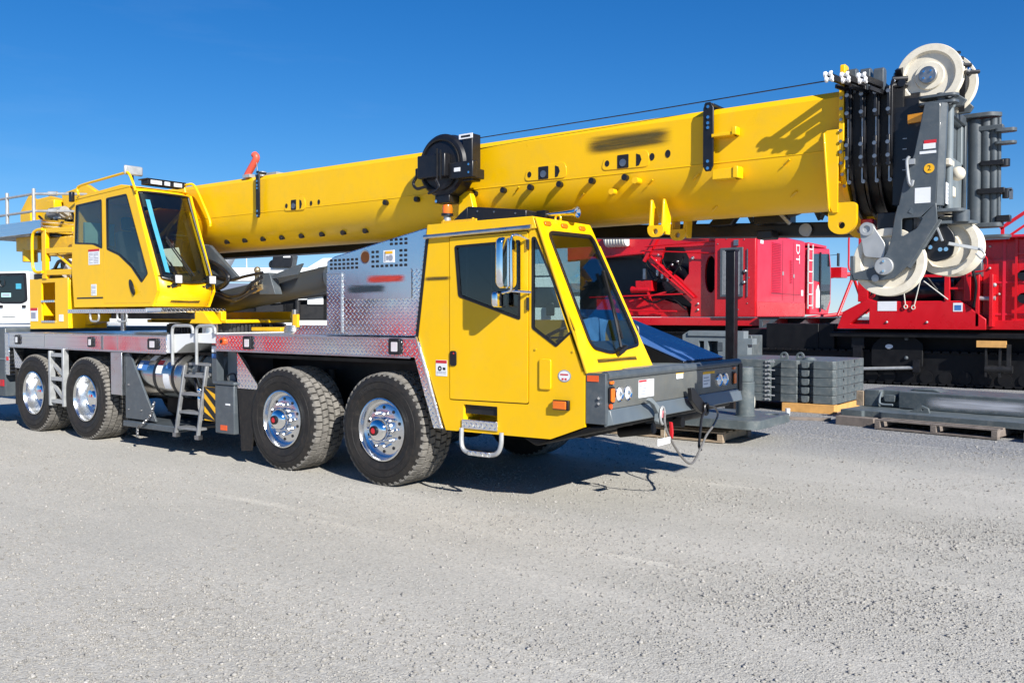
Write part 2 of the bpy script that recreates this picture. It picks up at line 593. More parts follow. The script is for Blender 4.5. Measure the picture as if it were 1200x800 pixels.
def rpoly(pts, r, n=4):
    """outline with its corners rounded"""
    out = []
    k = len(pts)
    for i in range(k):
        p, a, b = V(pts[i]), V(pts[i - 1]), V(pts[(i + 1) % k])
        da, db = (a - p), (b - p)
        rr = min(r, da.length * .45, db.length * .45)
        s0, s1 = p + da.normalized() * rr, p + db.normalized() * rr
        for j in range(n + 1):
            t = j / n
            q = s0 * (1 - t) ** 2 + p * 2 * t * (1 - t) + s1 * t ** 2
            out.append((q.x, q.y))
    return out

def shrink(poly, d):
    """outline moved inwards by d"""
    k = len(poly)
    area = sum(poly[i][0] * poly[(i + 1) % k][1] - poly[(i + 1) % k][0] * poly[i][1] for i in range(k))
    sg = 1 if area > 0 else -1
    out = []
    for i in range(k):
        a, p, b = V(poly[i - 1]), V(poly[i]), V(poly[(i + 1) % k])
        e1, e2 = (p - a), (b - p)
        if e1.length < 1e-6 or e2.length < 1e-6:
            out.append(tuple(p))
            continue
        n1 = V((-e1.y, e1.x)).normalized() * sg
        n2 = V((-e2.y, e2.x)).normalized() * sg
        n = (n1 + n2)
        n = n / max(n.length_squared / 2, .3)
        out.append((p.x + n.x * d, p.y + n.y * d))
    return out

def circle(cx, cz, r, n=16, rz=None):
    rz = rz or r
    return [(cx + r * cos(2 * pi * i / n), cz + rz * sin(2 * pi * i / n)) for i in range(n)]

def arc(c, r, a0, a1, n, ax='y', y=0):
    pts = []
    for i in range(n + 1):
        a = R(a0 + (a1 - a0) * i / n)
        u, w = c[0] + r * cos(a), c[1] + r * sin(a)
        pts.append({'y': (u, y, w), 'x': (y, u, w), 'z': (u, w, y)}[ax])
    return pts

def smooth_path(ctrl, n=8):
    """Catmull-Rom curve through points"""
    P = [V(p) for p in ctrl]
    P = [P[0] * 2 - P[1]] + P + [P[-1] * 2 - P[-2]]
    out = []
    for i in range(1, len(P) - 2):
        for j in range(n):
            t = j / n
            a, b, c, d = P[i - 1:i + 3]
            out.append(.5 * ((2 * b) + (c - a) * t + (2 * a - 5 * b + 4 * c - d) * t * t + (3 * b - a - 3 * c + d) * t ** 3))
    return out + [P[-2]]

def text_mesh(name, body, size, mt, parent, loc, rot, extrude=.002):
    cu = bpy.data.curves.new(name, 'FONT')
    cu.body = body
    cu.size = size
    cu.extrude = extrude
    cu.align_x = 'CENTER'
    cu.align_y = 'CENTER'
    tmp = bpy.data.objects.new(name + '_curve', cu)
    COL.objects.link(tmp)
    dg = bpy.context.evaluated_depsgraph_get()
    me = bpy.data.meshes.new_from_object(tmp.evaluated_get(dg))
    bpy.data.objects.remove(tmp)
    bpy.data.curves.remove(cu)
    me.name = name
    me.materials.clear()
    me.materials.append(mt)
    o = bpy.data.objects.new(name, me)
    COL.objects.link(o)
    o.parent = parent
    o.location = V(loc) - ORG[parent]
    o.rotation_euler = rot
    ORG[o] = V(loc)
    return o

# ================================================================== ground
def gravel_material():
    m, t, b, N, L = new_mat('dusty_gravel')
    c = N.new('ShaderNodeTexCoord')
    def noise(scale, detail=4, rough=.55, vec=None):
        n = N.new('ShaderNodeTexNoise')
        n.inputs['Scale'].default_value = scale
        n.inputs['Detail'].default_value = detail
        n.inputs['Roughness'].default_value = rough
        L.new(vec or c.outputs['Object'], n.inputs['Vector'])
        return n.outputs['Fac']
    def mapr(x, a, b_, lo, hi):
        r = N.new('ShaderNodeMapRange')
        for k, v in (('From Min', a), ('From Max', b_), ('To Min', lo), ('To Max', hi)):
            r.inputs[k].default_value = v
        L.new(x, r.inputs['Value'])
        return r.outputs['Result']
    def mixc(f, a, b_):
        n = N.new('ShaderNodeMixRGB')
        L.new(f, n.inputs['Fac'])
        for i, x in ((1, a), (2, b_)):
            if isinstance(x, tuple):
                n.inputs[i].default_value = (*x, 1)
            else:
                L.new(x, n.inputs[i])
        return n.outputs['Color']
    # wheel-swept dust: long streaks along the yard; elsewhere loose stone
    mp = N.new('ShaderNodeMapping')
    mp.inputs['Rotation'].default_value = (0, 0, R(-12))
    mp.inputs['Scale'].default_value = (.16, 1.0, 1.0)
    L.new(c.outputs['Object'], mp.inputs['Vector'])
    streak = noise(1.1, 6, .6, mp.outputs['Vector'])
    patch = noise(.45, 5, .6)
    # the stone yard beyond the crane is coarser and greyer
    sp = N.new('ShaderNodeSeparateXYZ')
    L.new(c.outputs['Object'], sp.inputs[0])
    far = mapr(mth(N, L, 'ADD', sp.outputs['Y'], mth(N, L, 'MULTIPLY', patch, 4.0)), 6.0, 8.5, 0, 1)
    dustf = mth(N, L, 'MULTIPLY', mapr(mth(N, L, 'ADD', mth(N, L, 'MULTIPLY', streak, .65), mth(N, L, 'MULTIPLY', patch, .35)), .42, .62, 0, 1),
                mth(N, L, 'SUBTRACT', 1.0, far))
    fine = noise(70, 5, .7)
    base = mixc(fine, (.345, .33, .29), (.50, .48, .43))
    dust = mixc(noise(9, 5), (.46, .44, .395), (.53, .505, .45))
    grey = mixc(mapr(noise(26, 5, .8), .38, .62, 0, 1), (.09, .094, .10), (.44, .44, .435))
    col = mixc(mapr(dustf, 0, 1, .05, .7), base, dust)
    col = mixc(far, col, grey)
    # thin pale scuffs left by turning wheels
    mp2 = N.new('ShaderNodeMapping')
    mp2.inputs['Rotation'].default_value = (0, 0, R(8))
    mp2.inputs['Scale'].default_value = (.22, 3.2, 1.0)
    L.new(c.outputs['Object'], mp2.inputs['Vector'])
    scuff = mth(N, L, 'MULTIPLY', mapr(noise(1.0, 4, .6, mp2.outputs['Vector']), .57, .68, 0, .6), mapr(noise(.35, 2, .5), .45, .6, 0, 1))
    col = mixc(scuff, col, (.60, .57, .50))
    # single stones
    v = N.new('ShaderNodeTexVoronoi')
    v.inputs['Scale'].default_value = 95
    L.new(c.outputs['Object'], v.inputs['Vector'])
    stone = N.new('ShaderNodeSeparateColor')
    L.new(v.outputs['Color'], stone.inputs[0])
    h = N.new('ShaderNodeHueSaturation')
    L.new(mapr(stone.outputs[0], 0, 1, .80, 1.14), h.inputs['Value'])
    L.new(col, h.inputs['Color'])
    # rusty and dark stains
    st = mapr(noise(.8, 8, .7), .62, .78, 0, .35)
    col = mixc(st, h.outputs['Color'], (.30, .25, .19))
    L.new(col, b.inputs['Base Color'])
    b.inputs['Roughness'].default_value = .95
    b.inputs['Specular IOR Level'].default_value = .15
    v2 = N.new('ShaderNodeTexVoronoi')
    v2.inputs['Scale'].default_value = 42
    L.new(c.outputs['Object'], v2.inputs['Vector'])
    hgt = mth(N, L, 'ADD', mth(N, L, 'ADD', mth(N, L, 'MULTIPLY', mth(N, L, 'SUBTRACT', 1.0, v.outputs['Distance']), .55),
              mth(N, L, 'MULTIPLY', mth(N, L, 'SUBTRACT', 1.0, v2.outputs['Distance']), mapr(far, 0, 1, .5, 1.6))),
              mth(N, L, 'ADD', mth(N, L, 'MULTIPLY', noise(60, 3, .6), .5), mth(N, L, 'MULTIPLY', noise(2.2, 3, .5), 1.0)))
    bp = N.new('ShaderNodeBump')
    bp.inputs['Distance'].default_value = .009
    L.new(mapr(dustf, 0, 1, .75, .35), bp.inputs['Strength'])
    L.new(hgt, bp.inputs['Height'])
    L.new(bp.outputs['Normal'], b.inputs['Normal'])
    return m
M['gravel'] = gravel_material()
M['pebble'] = mat('pebble_stone', (.315, .30, .275), .9, var=.4, scale=23, spec=.2)

g = MB().add([(-1500, -1500, 0), (1500, -1500, 0), (1500, 1500, 0), (-1500, 1500, 0)], [(0, 1, 2, 3)])
ground = g.build('ground', M['gravel'], at=(0, 0, 0))
tag(ground, 'pale dusty gravel yard swept by wheel tracks', 'ground', kind='structure')

def pebbles(n):
    rng = np.random.default_rng(3)
    bmi = bmesh.new()
    bmesh.ops.create_icosphere(bmi, subdivisions=1, radius=1)
    bv = np.array([v.co[:] for v in bmi.verts])
    bf = np.array([[v.index for v in f.verts] for f in bmi.faces])
    bmi.free()
    d = 3.6 + rng.random(n * 3) ** 1.5 * 12
    u = (rng.random(n * 3) - .5) * 1.25
    f = np.array(fwd[:2]); r = np.array((f[1], -f[0]))
    pos = np.array(CAM[:2]) + d[:, None] * f + (u * d)[:, None] * r
    # stones lie in drifts: keep more of them where slow waves of position are high
    dens = .5 + .5 * np.sin(pos[:, 0] * 1.3 + 1.7 * np.sin(pos[:, 1] * .8)) * np.sin(pos[:, 1] * 1.9 + np.sin(pos[:, 0] * .7) * 2)
    keep = rng.random(n * 3) < .12 + .88 * dens ** 1.5
    pos = pos[keep][:n]
    k = len(pos)
    size = np.clip(rng.lognormal(-5.62, .45, k), .0013, .013)
    verts = np.empty((k, len(bv), 3))
    ang = rng.random(k) * 2 * pi
    jit = 1 + .28 * rng.standard_normal((k, len(bv), 1)).clip(-1.6, 1.6)
    p = bv[None] * jit * size[:, None, None]
    p[:, :, 0] *= 1.25
    p[:, :, 2] *= .72
    ca, sa = np.cos(ang)[:, None], np.sin(ang)[:, None]
    verts[:, :, 0] = p[:, :, 0] * ca - p[:, :, 1] * sa + pos[:, 0:1]
    verts[:, :, 1] = p[:, :, 0] * sa + p[:, :, 1] * ca + pos[:, 1:2]
    verts[:, :, 2] = p[:, :, 2] + size[:, None] * .38
    faces = (bf[None] + (np.arange(k) * len(bv))[:, None, None]).reshape(-1)
    me = bpy.data.meshes.new('gravel')
    me.vertices.add(k * len(bv))
    me.vertices.foreach_set('co', verts.reshape(-1))
    nf = k * len(bf)
    me.loops.add(nf * 3)
    me.loops.foreach_set('vertex_index', faces)
    me.polygons.add(nf)
    me.polygons.foreach_set('loop_start', np.arange(nf) * 3)
    me.polygons.foreach_set('loop_total', np.full(nf, 3))
    me.update()
    me.materials.append(M['pebble'])
    o = bpy.data.objects.new('gravel', me)
    COL.objects.link(o)
    tag(o, 'loose grey pebbles scattered over the dusty yard in front of the crane', 'gravel', kind='stuff')
pebbles(100000)

# ================================================================== the yellow truck crane
CR = thing('truck_crane', 'large yellow truck crane with four axles and a long telescopic boom over its cab', 'crane',
           (-2.5, 1.42, 0), org=(-2.5, 1.42, 0))
WID = 2.84

def P(name, mb, m, parent=None, **kw):
    return mb.build(name, m if isinstance(m, (list, tuple)) else M[m], parent or CR, **kw)

def decal(name, x0, x1, z0, z1, y, m='sticker', parent=None, t=.002, r=.0):
    poly = rrect(x0, x1, z0, z1, r) if r else [(x0, z0), (x1, z0), (x1, z1), (x0, z1)]
    return P(name, MB().prism(poly, 'y', y - t, y), m, parent)

def lines_y(x0, x1, z0, z1, n, y, frac=.35, rnd=True):
    """rows of tiny printed text as thin bars on a face looking towards -y"""
    mb = MB()
    h = (z1 - z0) / n
    for i in range(n):
        a = x0
        z = z1 - (i + .5) * h
        while a < x1 - .004:
            w = min((x1 - x0) * random.uniform(.12, .4), x1 - a)
            mb.box(a, a + w * .85, y - .001, y, z - h * frac / 2, z + h * frac / 2)
            a += w
            if i % 3 == 2 and random.random() < .4:
                break
    return mb

# ---------------------------------------------------------------- chassis
mb = MB()
mb.box(-8.3, 1.5, .72, .98, .55, 1.27).box(-8.3, 1.5, 1.86, 2.12, .55, 1.27)
mb.box(-8.2, 1.4, .98, 1.86, .62, .75)
for x in (-7.9, -6.25, -4.7, -3.2, -.75, .75):
    mb.box(x - .12, x + .12, .98, 1.86, .75, 1.25)
mb.box(-4.6, -2.4, .5, .72, .42, 1.2).box(-8.0, .6, .3, 2.54, 1.21, 1.245)
mb.box(-.95, .55, .74, 2.1, .5, 1.48)
P('chassis_frame', mb, 'frame')
for x in (-7.29, -5.82, -1.65, -.12):
    P('axle', MB().cyl((x, .3, .575), (x, 2.54, .575), .085, n=12).sph((x, 1.42, .575), .24, 8).box(x - .07, x + .07, .45, .72, .50, .68)
      .cyl((x + .22, .55, .45), (x + .22, .55, 1.1), .05).cyl((x - .22, .55, .45), (x - .22, .55, 1.1), .05), 'frame')

# ---------------------------------------------------------------- wheels
TR = .565
TYRE_R = .575
def wheel(x, y, sgn, front, flat=0.0):
    """tyre with its outer face at y, running inwards along sgn"""
    c = (x, y, TR)
    prof = [(.300, .07), (.318, .022), (.345, .006), (.40, -.008), (.405, -.004), (.41, -.009), (.47, -.012), (.475, -.006), (.48, -.011),
            (.52, -.004), (.545, .014), (.556, .04), (.556, .41), (.545, .435), (.48, .455), (.40, .45), (.318, .43), (.300, .38)]
    w = P('wheel', MB().lathe(prof, c, 'y', 72, sgn, closed=True), 'rubber', smooth=28)
    rng = random.Random(x)
    mb = MB()
    cols = ((.018, .088), (.100, .176), (.188, .257), (.269, .345), (.357, .427))
    n = 44 if front else 58
    for ci, (a, b) in enumerate(cols):
        for k in range(n):
            p = 2 * pi / n
            off = (.5 if ci % 2 else 0) + (.12 if ci == 2 else 0)
            t0 = (k + off + .05) * p
            t1 = t0 + p * .88
            sk = p * (.16 if ci % 2 else -.16) * (0 if ci in (0, 4) else 1)
            r0, r1 = .550, TYRE_R - .001 + rng.uniform(-.0015, .001)
            def pt(r, t, yy):
                return (x + r * cos(t), y + sgn * yy, TR + r * sin(t))
            ins = .006
            ra, rb = r1, r1
            if ci == 0: ra -= .010
            if ci == 4: rb -= .010
            mb.hexa([pt(r0, t0, a), pt(r0, t1, a), pt(r0, t1 + sk, b), pt(r0, t0 + sk, b),
                     pt(ra, t0 + ins, a + .004), pt(ra, t1 - ins, a + .004), pt(rb, t1 + sk - ins, b - .004), pt(rb, t0 + sk + ins, b - .004)])
            if ci in (0, 4):   # shoulder lugs wrap on to the sidewall
                ya, yb = (.004, .02) if ci == 0 else (.441, .425)
                rr = .535
                mb.hexa([pt(rr, t0 + .2 * p, ya), pt(rr, t0 + .55 * p, ya), pt(rr - .004, t0 + .55 * p, yb), pt(rr - .004, t0 + .2 * p, yb),
                         pt(.563, t0 + .08 * p, yb if ci else a), pt(.563, t0 + .6 * p, yb if ci else a), pt(.55, t0 + .6 * p, (a + b) / 2), pt(.55, t0 + .08 * p, (a + b) / 2)])
    mb.v = [(a_, b_, max(c_, .003)) for a_, b_, c_ in mb.v]      # flattened where it bears on the ground
    P('tread', mb, 'tread', w, smooth=20)
    ml = MB()
    for a0_, n_ in ((100, 7), (118, 5), (280, 6)):
        for k in range(n_):
            t_ = R(a0_ + k * 2.6)
            for dr in ((0, .012, .024) if k % 2 else (0, .024)):
                r_ = .425 + dr
                q = [(x + rr * cos(t_ + s_), y - sgn * .0105, TR + rr * sin(t_ + s_)) for rr, s_ in ((r_, 0), (r_, .026), (r_ + .008, .026), (r_ + .008, 0))]
                ml.hexa(q + [(a, b - sgn * .0025, c_) for a, b, c_ in q])
    P('sidewall_lettering', ml, 'rubber_mark', w)
    P('tread_groove', MB().lathe([(.5575, .04), (.5575, .41)], c, 'y', 72, sgn), 'groove', w)
    return w

def rim_front(w, x, y, s):
    c = (x, y, TR)
    P('rim', MB().lathe([(.312, .09), (.319, .03), (.317, .0), (.304, -.004), (.294, .012), (.284, .045), (.262, .058), (.25, .052), (.20, .044),
                         (.15, .04), (.0, .04)], c, 'y', 64, s), 'rim_metal', w)
    P('hub', MB().lathe([(.128, .045), (.122, -.01), (.112, -.055), (.095, -.075), (.062, -.088), (.0, -.09)], c, 'y', 40, s), 'chrome', w)
    P('hub_cap', MB().lathe([(.05, -.085), (.048, -.112), (.036, -.116), (.034, -.104), (0, -.104)], c, 'y', 24, s), 'black', w)
    P('oil_window', MB().lathe([(.033, -.106), (.028, -.112), (0, -.113)], c, 'y', 20, s), 'ink_red', w)
    mb, ml = MB(), MB()
    for k in range(10):
        a = 2 * pi * (k + .5) / 10
        px, pz = x + .222 * cos(a), TR + .222 * sin(a)
        mb.cyl((px, y + s * .06, pz), (px, y + s * .0425, pz), .0165, n=14)
        a = 2 * pi * k / 10
        px, pz = x + .168 * cos(a), TR + .168 * sin(a)
        ml.cyl((px, y + s * .04, pz), (px, y - s * .012, pz), .020, .0175, n=8)
        ml.cyl((px, y - s * .012, pz), (px, y - s * .026, pz), .0175, .008, n=8)
    P('hand_hole', mb, 'black', w)
    P('lug_nut', ml, 'chrome', w)

def rim_rear(w, x, y, s):
    c = (x, y, TR)
    P('rim', MB().lathe([(.312, .09), (.319, .03), (.317, .0), (.304, -.004), (.294, .012), (.286, .05), (.276, .12), (.262, .165), (.235, .185),
                         (.16, .19), (.0, .19)], c, 'y', 64, s), 'rim_metal', w)
    P('hub', MB().lathe([(.135, .19), (.125, .10), (.105, .075), (.07, .065), (.0, .062)], c, 'y', 32, s), 'chrome', w)
    mb, ml = MB(), MB()
    for k in range(8):
        a = 2 * pi * (k + .5) / 8
        px, pz = x + .212 * cos(a), TR + .212 * sin(a)
        mb.cyl((px, y + s * .2, pz), (px, y + s * .1845, pz), .030, n=16)
    for k in range(10):
        a = 2 * pi * k / 10
        px, pz = x + .155 * cos(a), TR + .155 * sin(a)
        ml.cyl((px, y + s * .19, pz), (px, y + s * .14, pz), .019, .012, n=8)
    P('hand_hole', mb, 'black', w)
    P('lug_nut', ml, 'chrome', w)

for x in (-7.29, -5.82, -1.65, -.12):
    fr = x > -2
    w = wheel(x, .012, 1, fr)
    (rim_front if fr else rim_rear)(w, x, .012, 1)
    far = copy_tree(w, CR)
    far.rotation_euler = (0, 0, pi)
    far.location.y = -w.location.y

# ---------------------------------------------------------------- deck
mb = MB().box(-8.0, -3.82, .0, WID, 1.235, 1.445)
rd = P('rear_deck', mb, 'tp_xz', bevel=.008)
P('deck_top_plate', MB().box(-7.98, -3.84, .02, WID - .02, 1.447, 1.451), 'tp_xy', rd)
P('edge_trim', MB().box(-8.0, -3.82, -.008, .0, 1.225, 1.246).box(-8.0, -3.82, -.008, .0, 1.434, 1.448), 'alu', rd)
P('seam_strip', MB().box(-5.35, -5.30, -.003, -.0005, 1.25, 1.43).box(-4.95, -4.94, -.003, -.0005, 1.25, 1.43).box(-6.9, -6.89, -.003, -.0005, 1.25, 1.43), 'steel', rd)
mb = MB().prism([(-3.82, 1.235), (-3.62, 1.245), (-3.42, 1.35), (-3.30, 1.375), (-2.82, 1.375), (-2.82, 1.50), (-3.82, 1.47)], 'y', .004, WID)
P('white_deck_panel', mb, 'white', bevel=.006)
fd = P('front_deck', MB().box(-2.82, .362, .0, WID, 1.30, 1.485), 'tp_xz', bevel=.008)
P('deck_top_plate', MB().box(-2.80, -.93, .03, WID - .02, 1.487, 1.491), 'tp_xy', fd)
P('edge_trim', MB().box(-2.82, .30, -.008, .0, 1.288, 1.305).box(-2.82, .36, -.008, .0, 1.472, 1.488), 'alu', fd)
# tail guard, mud flap and corner of the rear outrigger box
tg = P('tail_guard', MB().prism([(-8.0, 1.445), (-8.14, 1.44), (-8.12, .80), (-8.0, .80)], 'y', .0, .22), 'tp_xz', bevel=.006)
P('tail_reflector', MB().box(-8.09, -8.03, -.004, .0, 1.02, 1.08), 'red_refl', tg)
P('mud_flap', MB().box(-7.90, -7.86, .04, .5, .36, .95), 'rubber')
P('mud_flap_bracket', MB().prism([(-7.92, 1.22), (-7.88, .92), (-7.50, .90)], 'y', .03, .05), 'tp_xz')
ob = P('outrigger_box', MB().box(-9.6, -8.18, .02, WID - .02, .46, 1.52), 'slate', bevel=.02)
P('outrigger_beam', MB().box(-8.95, -8.45, -.10, .02, .40, 1.05), 'slate', ob, bevel=.015)
P('reflector', MB().box(-8.33, -8.22, .008, .0195, .62, .72), 'red_refl', ob)
P('box_seam', MB().box(-9.6, -8.18, .012, .0195, 1.03, 1.05), 'slate_light', ob)

def deck_light(x, z, w=.11, h=.14, lensw=.055):
    b = P('deck_light', MB().prism(rrect(x - w / 2, x + w / 2, z - h / 2, z + h / 2, .02), 'y', -.03, .0), 'black', bevel=.006)
    P('lens', MB().prism(rrect(x - lensw / 2 + .01, x + lensw / 2 + .01, z - h * .3, z + h * .28, .008), 'y', -.036, -.028), 'lens', b)
deck_light(-7.70, 1.345)
deck_light(-5.60, 1.345)
deck_light(-4.10, 1.345, .2, .14, .1)
deck_light(-2.20, 1.395, .14, .15, .075)
deck_light(.10, 1.40, .15, .16, .08)
mk = P('side_marker', MB().cyl((-2.66, .0, 1.405), (-2.66, -.03, 1.405), .048, .042, n=20), 'orange_refl')
P('marker_centre', MB().cyl((-2.66, -.03, 1.405), (-2.66, -.037, 1.405), .02, n=14), 'black', mk)

# ---------------------------------------------------------------- between the axles
lad = P('axle_ladder', MB().box(-6.74, -6.69, -.03, .05, .42, 1.20).box(-6.36, -6.31, -.03, .05, .42, 1.24), 'galv', bevel=.005)
for z in (.46, .78, 1.12):
    P('rung', MB().box(-6.69, -6.36, -.02, .07, z, z + .05), 'galv', lad)
P('ladder_brace', MB().bar((-6.68, .03, 1.0), (-6.38, .03, .84), .03, .05).bar((-6.68, .03, .7), (-6.38, .03, .5), .03, .05), 'galv', lad)
P('side_bracket', MB().box(-5.12, -4.82, .0, .03, .66, 1.22).box(-4.85, -4.82, -.02, .02, .66, 1.22), 'alu', bevel=.004)
sb = P('tank_bulkhead', MB().prism([(-4.82, 1.22), (-4.72, 1.22), (-4.12, .36), (-4.82, .36)], 'y', .03, .06), 'slate', bevel=.005)
P('bolt', MB().cyl((-4.75, .03, .8), (-4.75, .022, .8), .014, n=8).cyl((-4.75, .03, .48), (-4.75, .022, .48), .014, n=8).cyl((-4.45, .03, .48), (-4.45, .022, .48), .014, n=8), 'steel', sb)
P('tank_shelf', MB().box(-4.82, -3.62, -.01, .75, .26, .335), 'slate', bevel=.01)
tk = P('fuel_tank', MB().lathe([(0, 0), (.20, .0), (.255, .02), (.285, .07), (.29, .12), (.29, 1.08), (.285, 1.13), (.255, 1.18), (.20, 1.2), (0, 1.2)],
       (-4.86, .36, .93), 'x', 64), 'tank_steel')
for dx in (.17, .62, 1.02):
    P('tank_strap', MB().lathe([(.291, 0), (.297, 0), (.297, .05), (.291, .05)], (-4.86 + dx, .36, .93), 'x', 56, closed=True), 'black', tk)
def tank_sticker(x0, x1, a0, a1, m, r=.2915):
    mb = MB()
    n = 6
    rows = [[(xx, .36 - r * cos(R(a0 + (a1 - a0) * i / n)), .93 + r * sin(R(a0 + (a1 - a0) * i / n))) for i in range(n + 1)] for xx in (x0, x1)]
    P('tank_sticker', mb.grid(rows, thick=.001), m, tk)
tank_sticker(-4.62, -4.40, 14, 40, 'ink_blue')
tank_sticker(-4.60, -4.52, 18, 34, 'sticker', .293)
tank_sticker(-4.42, -4.30, 42, 62, 'sticker')
tank_sticker(-4.20, -4.06, 8, 46, 'sticker')
tank_sticker(-4.19, -4.07, 30, 44, 'ink_red', .293)
tank_sticker(-3.99, -3.90, 22, 40, 'ink_blue')
tank_sticker(-4.02, -3.88, -30, 8, 'sticker')
P('filler_cap', MB().cyl((-4.55, .36, 1.215), (-4.55, .36, 1.25), .06, n=20), 'black', tk)
at_ = P('air_tank', MB().lathe([(0, 0), (.16, .0), (.22, .03), (.24, .08), (.24, .62), (.22, .67), (.16, .7), (0, .7)], (-3.68, .46, 1.0), 'x', 48), 'slate_light')
P('tank_strap', MB().lathe([(.241, 0), (.248, 0), (.248, .05), (.241, .05)], (-3.5, .46, 1.0), 'x', 40, closed=True), 'black', at_)
# loose chain hanging under the shelf
def link(mb, c, d, w=.028, l=.045, r=.006, flip=False):
    c, d = V(c), V(d).normalized()
    a = d.cross(V((0, 1, 0)) if not flip else V((1, 0, 0))).normalized()
    pts = [c + d * l * .5 * cos(t) + a * w * .5 * sin(t) for t in [2 * pi * i / 10 for i in range(10)]]
    mb.tube(pts, r, 6, closed=True)
mb = MB()
path = smooth_path([(-4.02, -.05, .62), (-4.10, -.06, .45), (-4.28, -.06, .33), (-4.38, -.06, .28), (-4.40, -.06, .16)], 6)
for i in range(len(path) - 1):
    link(mb, (path[i] + path[i + 1]) / 2, path[i + 1] - path[i], flip=i % 2)
P('tie_chain', mb, 'steel')

# access ladder with handrails
la = P('access_ladder', MB().bar((-3.54, -.06, .27), (-3.47, .03, 1.10), .045, .032, (1, 0, 0)).bar((-3.09, -.06, .27), (-3.03, .03, 1.10), .045, .032, (1, 0, 0)), 'galv_dark', bevel=.006)
for z in (.33, .52, .74, .96):
    t = (z - .27) / .87
    y = -.06 + .09 * t
    P('step', MB().box(-3.52 + .07 * t, -3.10 + .06 * t, y - .01, y + .12, z, z + .03), 'galv_dark', la)
P('upper_step', MB().box(-3.46, -3.02, .07, .20, 1.10, 1.13).box(-3.46, -3.02, .07, .20, .98, 1.01), 'galv_dark', la)
P('ladder_foot', MB().box(-3.57, -3.50, -.09, -.03, .23, .28).box(-3.12, -3.04, -.09, -.03, .23, .28), 'steel', la)
def rail(pts, r=.019, m='galv', name='handrail'):
    return P(name, MB().tube(smooth_path(pts, 6), r, 10), m)
rail([(-3.66, -.02, 1.10), (-3.66, -.02, 1.30), (-3.66, -.02, 1.52), (-3.61, -.02, 1.575), (-3.50, -.02, 1.58), (-3.30, -.02, 1.58), (-3.24, -.02, 1.55), (-3.23, -.02, 1.49)])
rail([(-3.16, -.02, 1.12), (-3.16, -.02, 1.30), (-3.16, -.02, 1.52), (-3.11, -.02, 1.575), (-3.02, -.02, 1.58), (-2.86, -.02, 1.58), (-2.80, -.02, 1.55), (-2.79, -.02, 1.49)])
P('ladder_post', MB().box(-2.98, -2.88, .06, .16, .90, 1.50), 'slate', bevel=.006)
P('post_sticker', MB().box(-2.97, -2.89, .056, .059, 1.27, 1.34), 'sticker')
P('post_sticker', MB().box(-2.97, -2.89, .056, .059, 1.36, 1.40), 'ink_red')
P('post_sticker', MB().box(-2.97, -2.89, .056, .059, 1.20, 1.25), 'ink_blue')
P('quarter_guard', MB().prism([(-2.86, .84)] + [(-2.86 + .45 * cos(R(a)), .84 + .45 * sin(R(a))) for a in range(0, 91, 10)], 'y', .20, .23), 'slate_light')
P('valve_block', MB().box(-3.5, -3.1, .35, .6, .45, .9).cyl((-3.3, .2, .62), (-3.3, .5, .62), .16, n=20).cyl((-3.35, .1, .35), (-2.9, .3, .4), .03).tube(smooth_path([(-3.4, .1, 1.0), (-3.25, .05, .8), (-3.2, .1, .5), (-3.0, .2, .42)]), .02), 'black')
P('drain_pipe', MB().tube(smooth_path([(-3.22, .06, .78), (-3.14, .0, .72), (-3.16, .02, .58), (-3.12, .05, .45)]), .022, 8).sph((-3.2, .05, .80), .04, 8), 'chrome')
hz = P('hazard_plate', MB().box(-3.03, -2.80, -.012, .0, .46, .86), 'ink_yellow')
mb = MB()
for k in range(-1, 4):
    z = .46 + k * .16
    pts = [(-3.03, z + .18), (-2.80, z), (-2.80, z + .08), (-3.03, z + .26)]
    cl = [(x_, min(max(z_, .461), .859)) for x_, z_ in pts]
    if max(c_[1] for c_ in cl) - min(c_[1] for c_ in cl) > .03:
        mb.prism(cl, 'y', -.0155, -.0125)
P('hazard_stripe', mb, 'ink_black', hz)
tb = P('tool_box', MB().box(-2.81, -2.45, -.02, .42, .33, .90), 'slate', bevel=.012)
P('lid', MB().box(-2.83, -2.43, -.035, .43, .90, .935), 'slate', tb, bevel=.008)
P('latch', MB().box(-2.60, -2.52, -.026, -.02, .665, .685), 'sticker', tb)
P('reflector', MB().box(-2.70, -2.58, -.026, -.02, .37, .43), 'orange_refl', tb)
P('box_handle', MB().tube(smooth_path([(-2.72, .1, .93), (-2.72, .1, 1.0), (-2.6, .1, 1.02), (-2.55, .1, .93)]), .012, 8), 'black', tb)
P('box_valve', MB().cyl((-2.52, .12, .93), (-2.52, .12, 1.02), .03, n=12).cyl((-2.62, .2, .93), (-2.62, .2, 1.08), .02, n=10), 'steel', tb)
P('fender_gusset', MB().prism([(-2.42, 1.28), (-2.42, .87), (-2.06, .87), (-2.06, .93)], 'y', .01, .035), 'tp_xz')
P('fender_flap', MB().prism([(-2.42, .86), (-2.36, .15), (-2.18, .17), (-2.06, .86)], 'y', .012, .03), 'rubber')
P('fender_flap', MB().box(-2.40, -2.385, .03, .5, .18, .86), 'rubber')

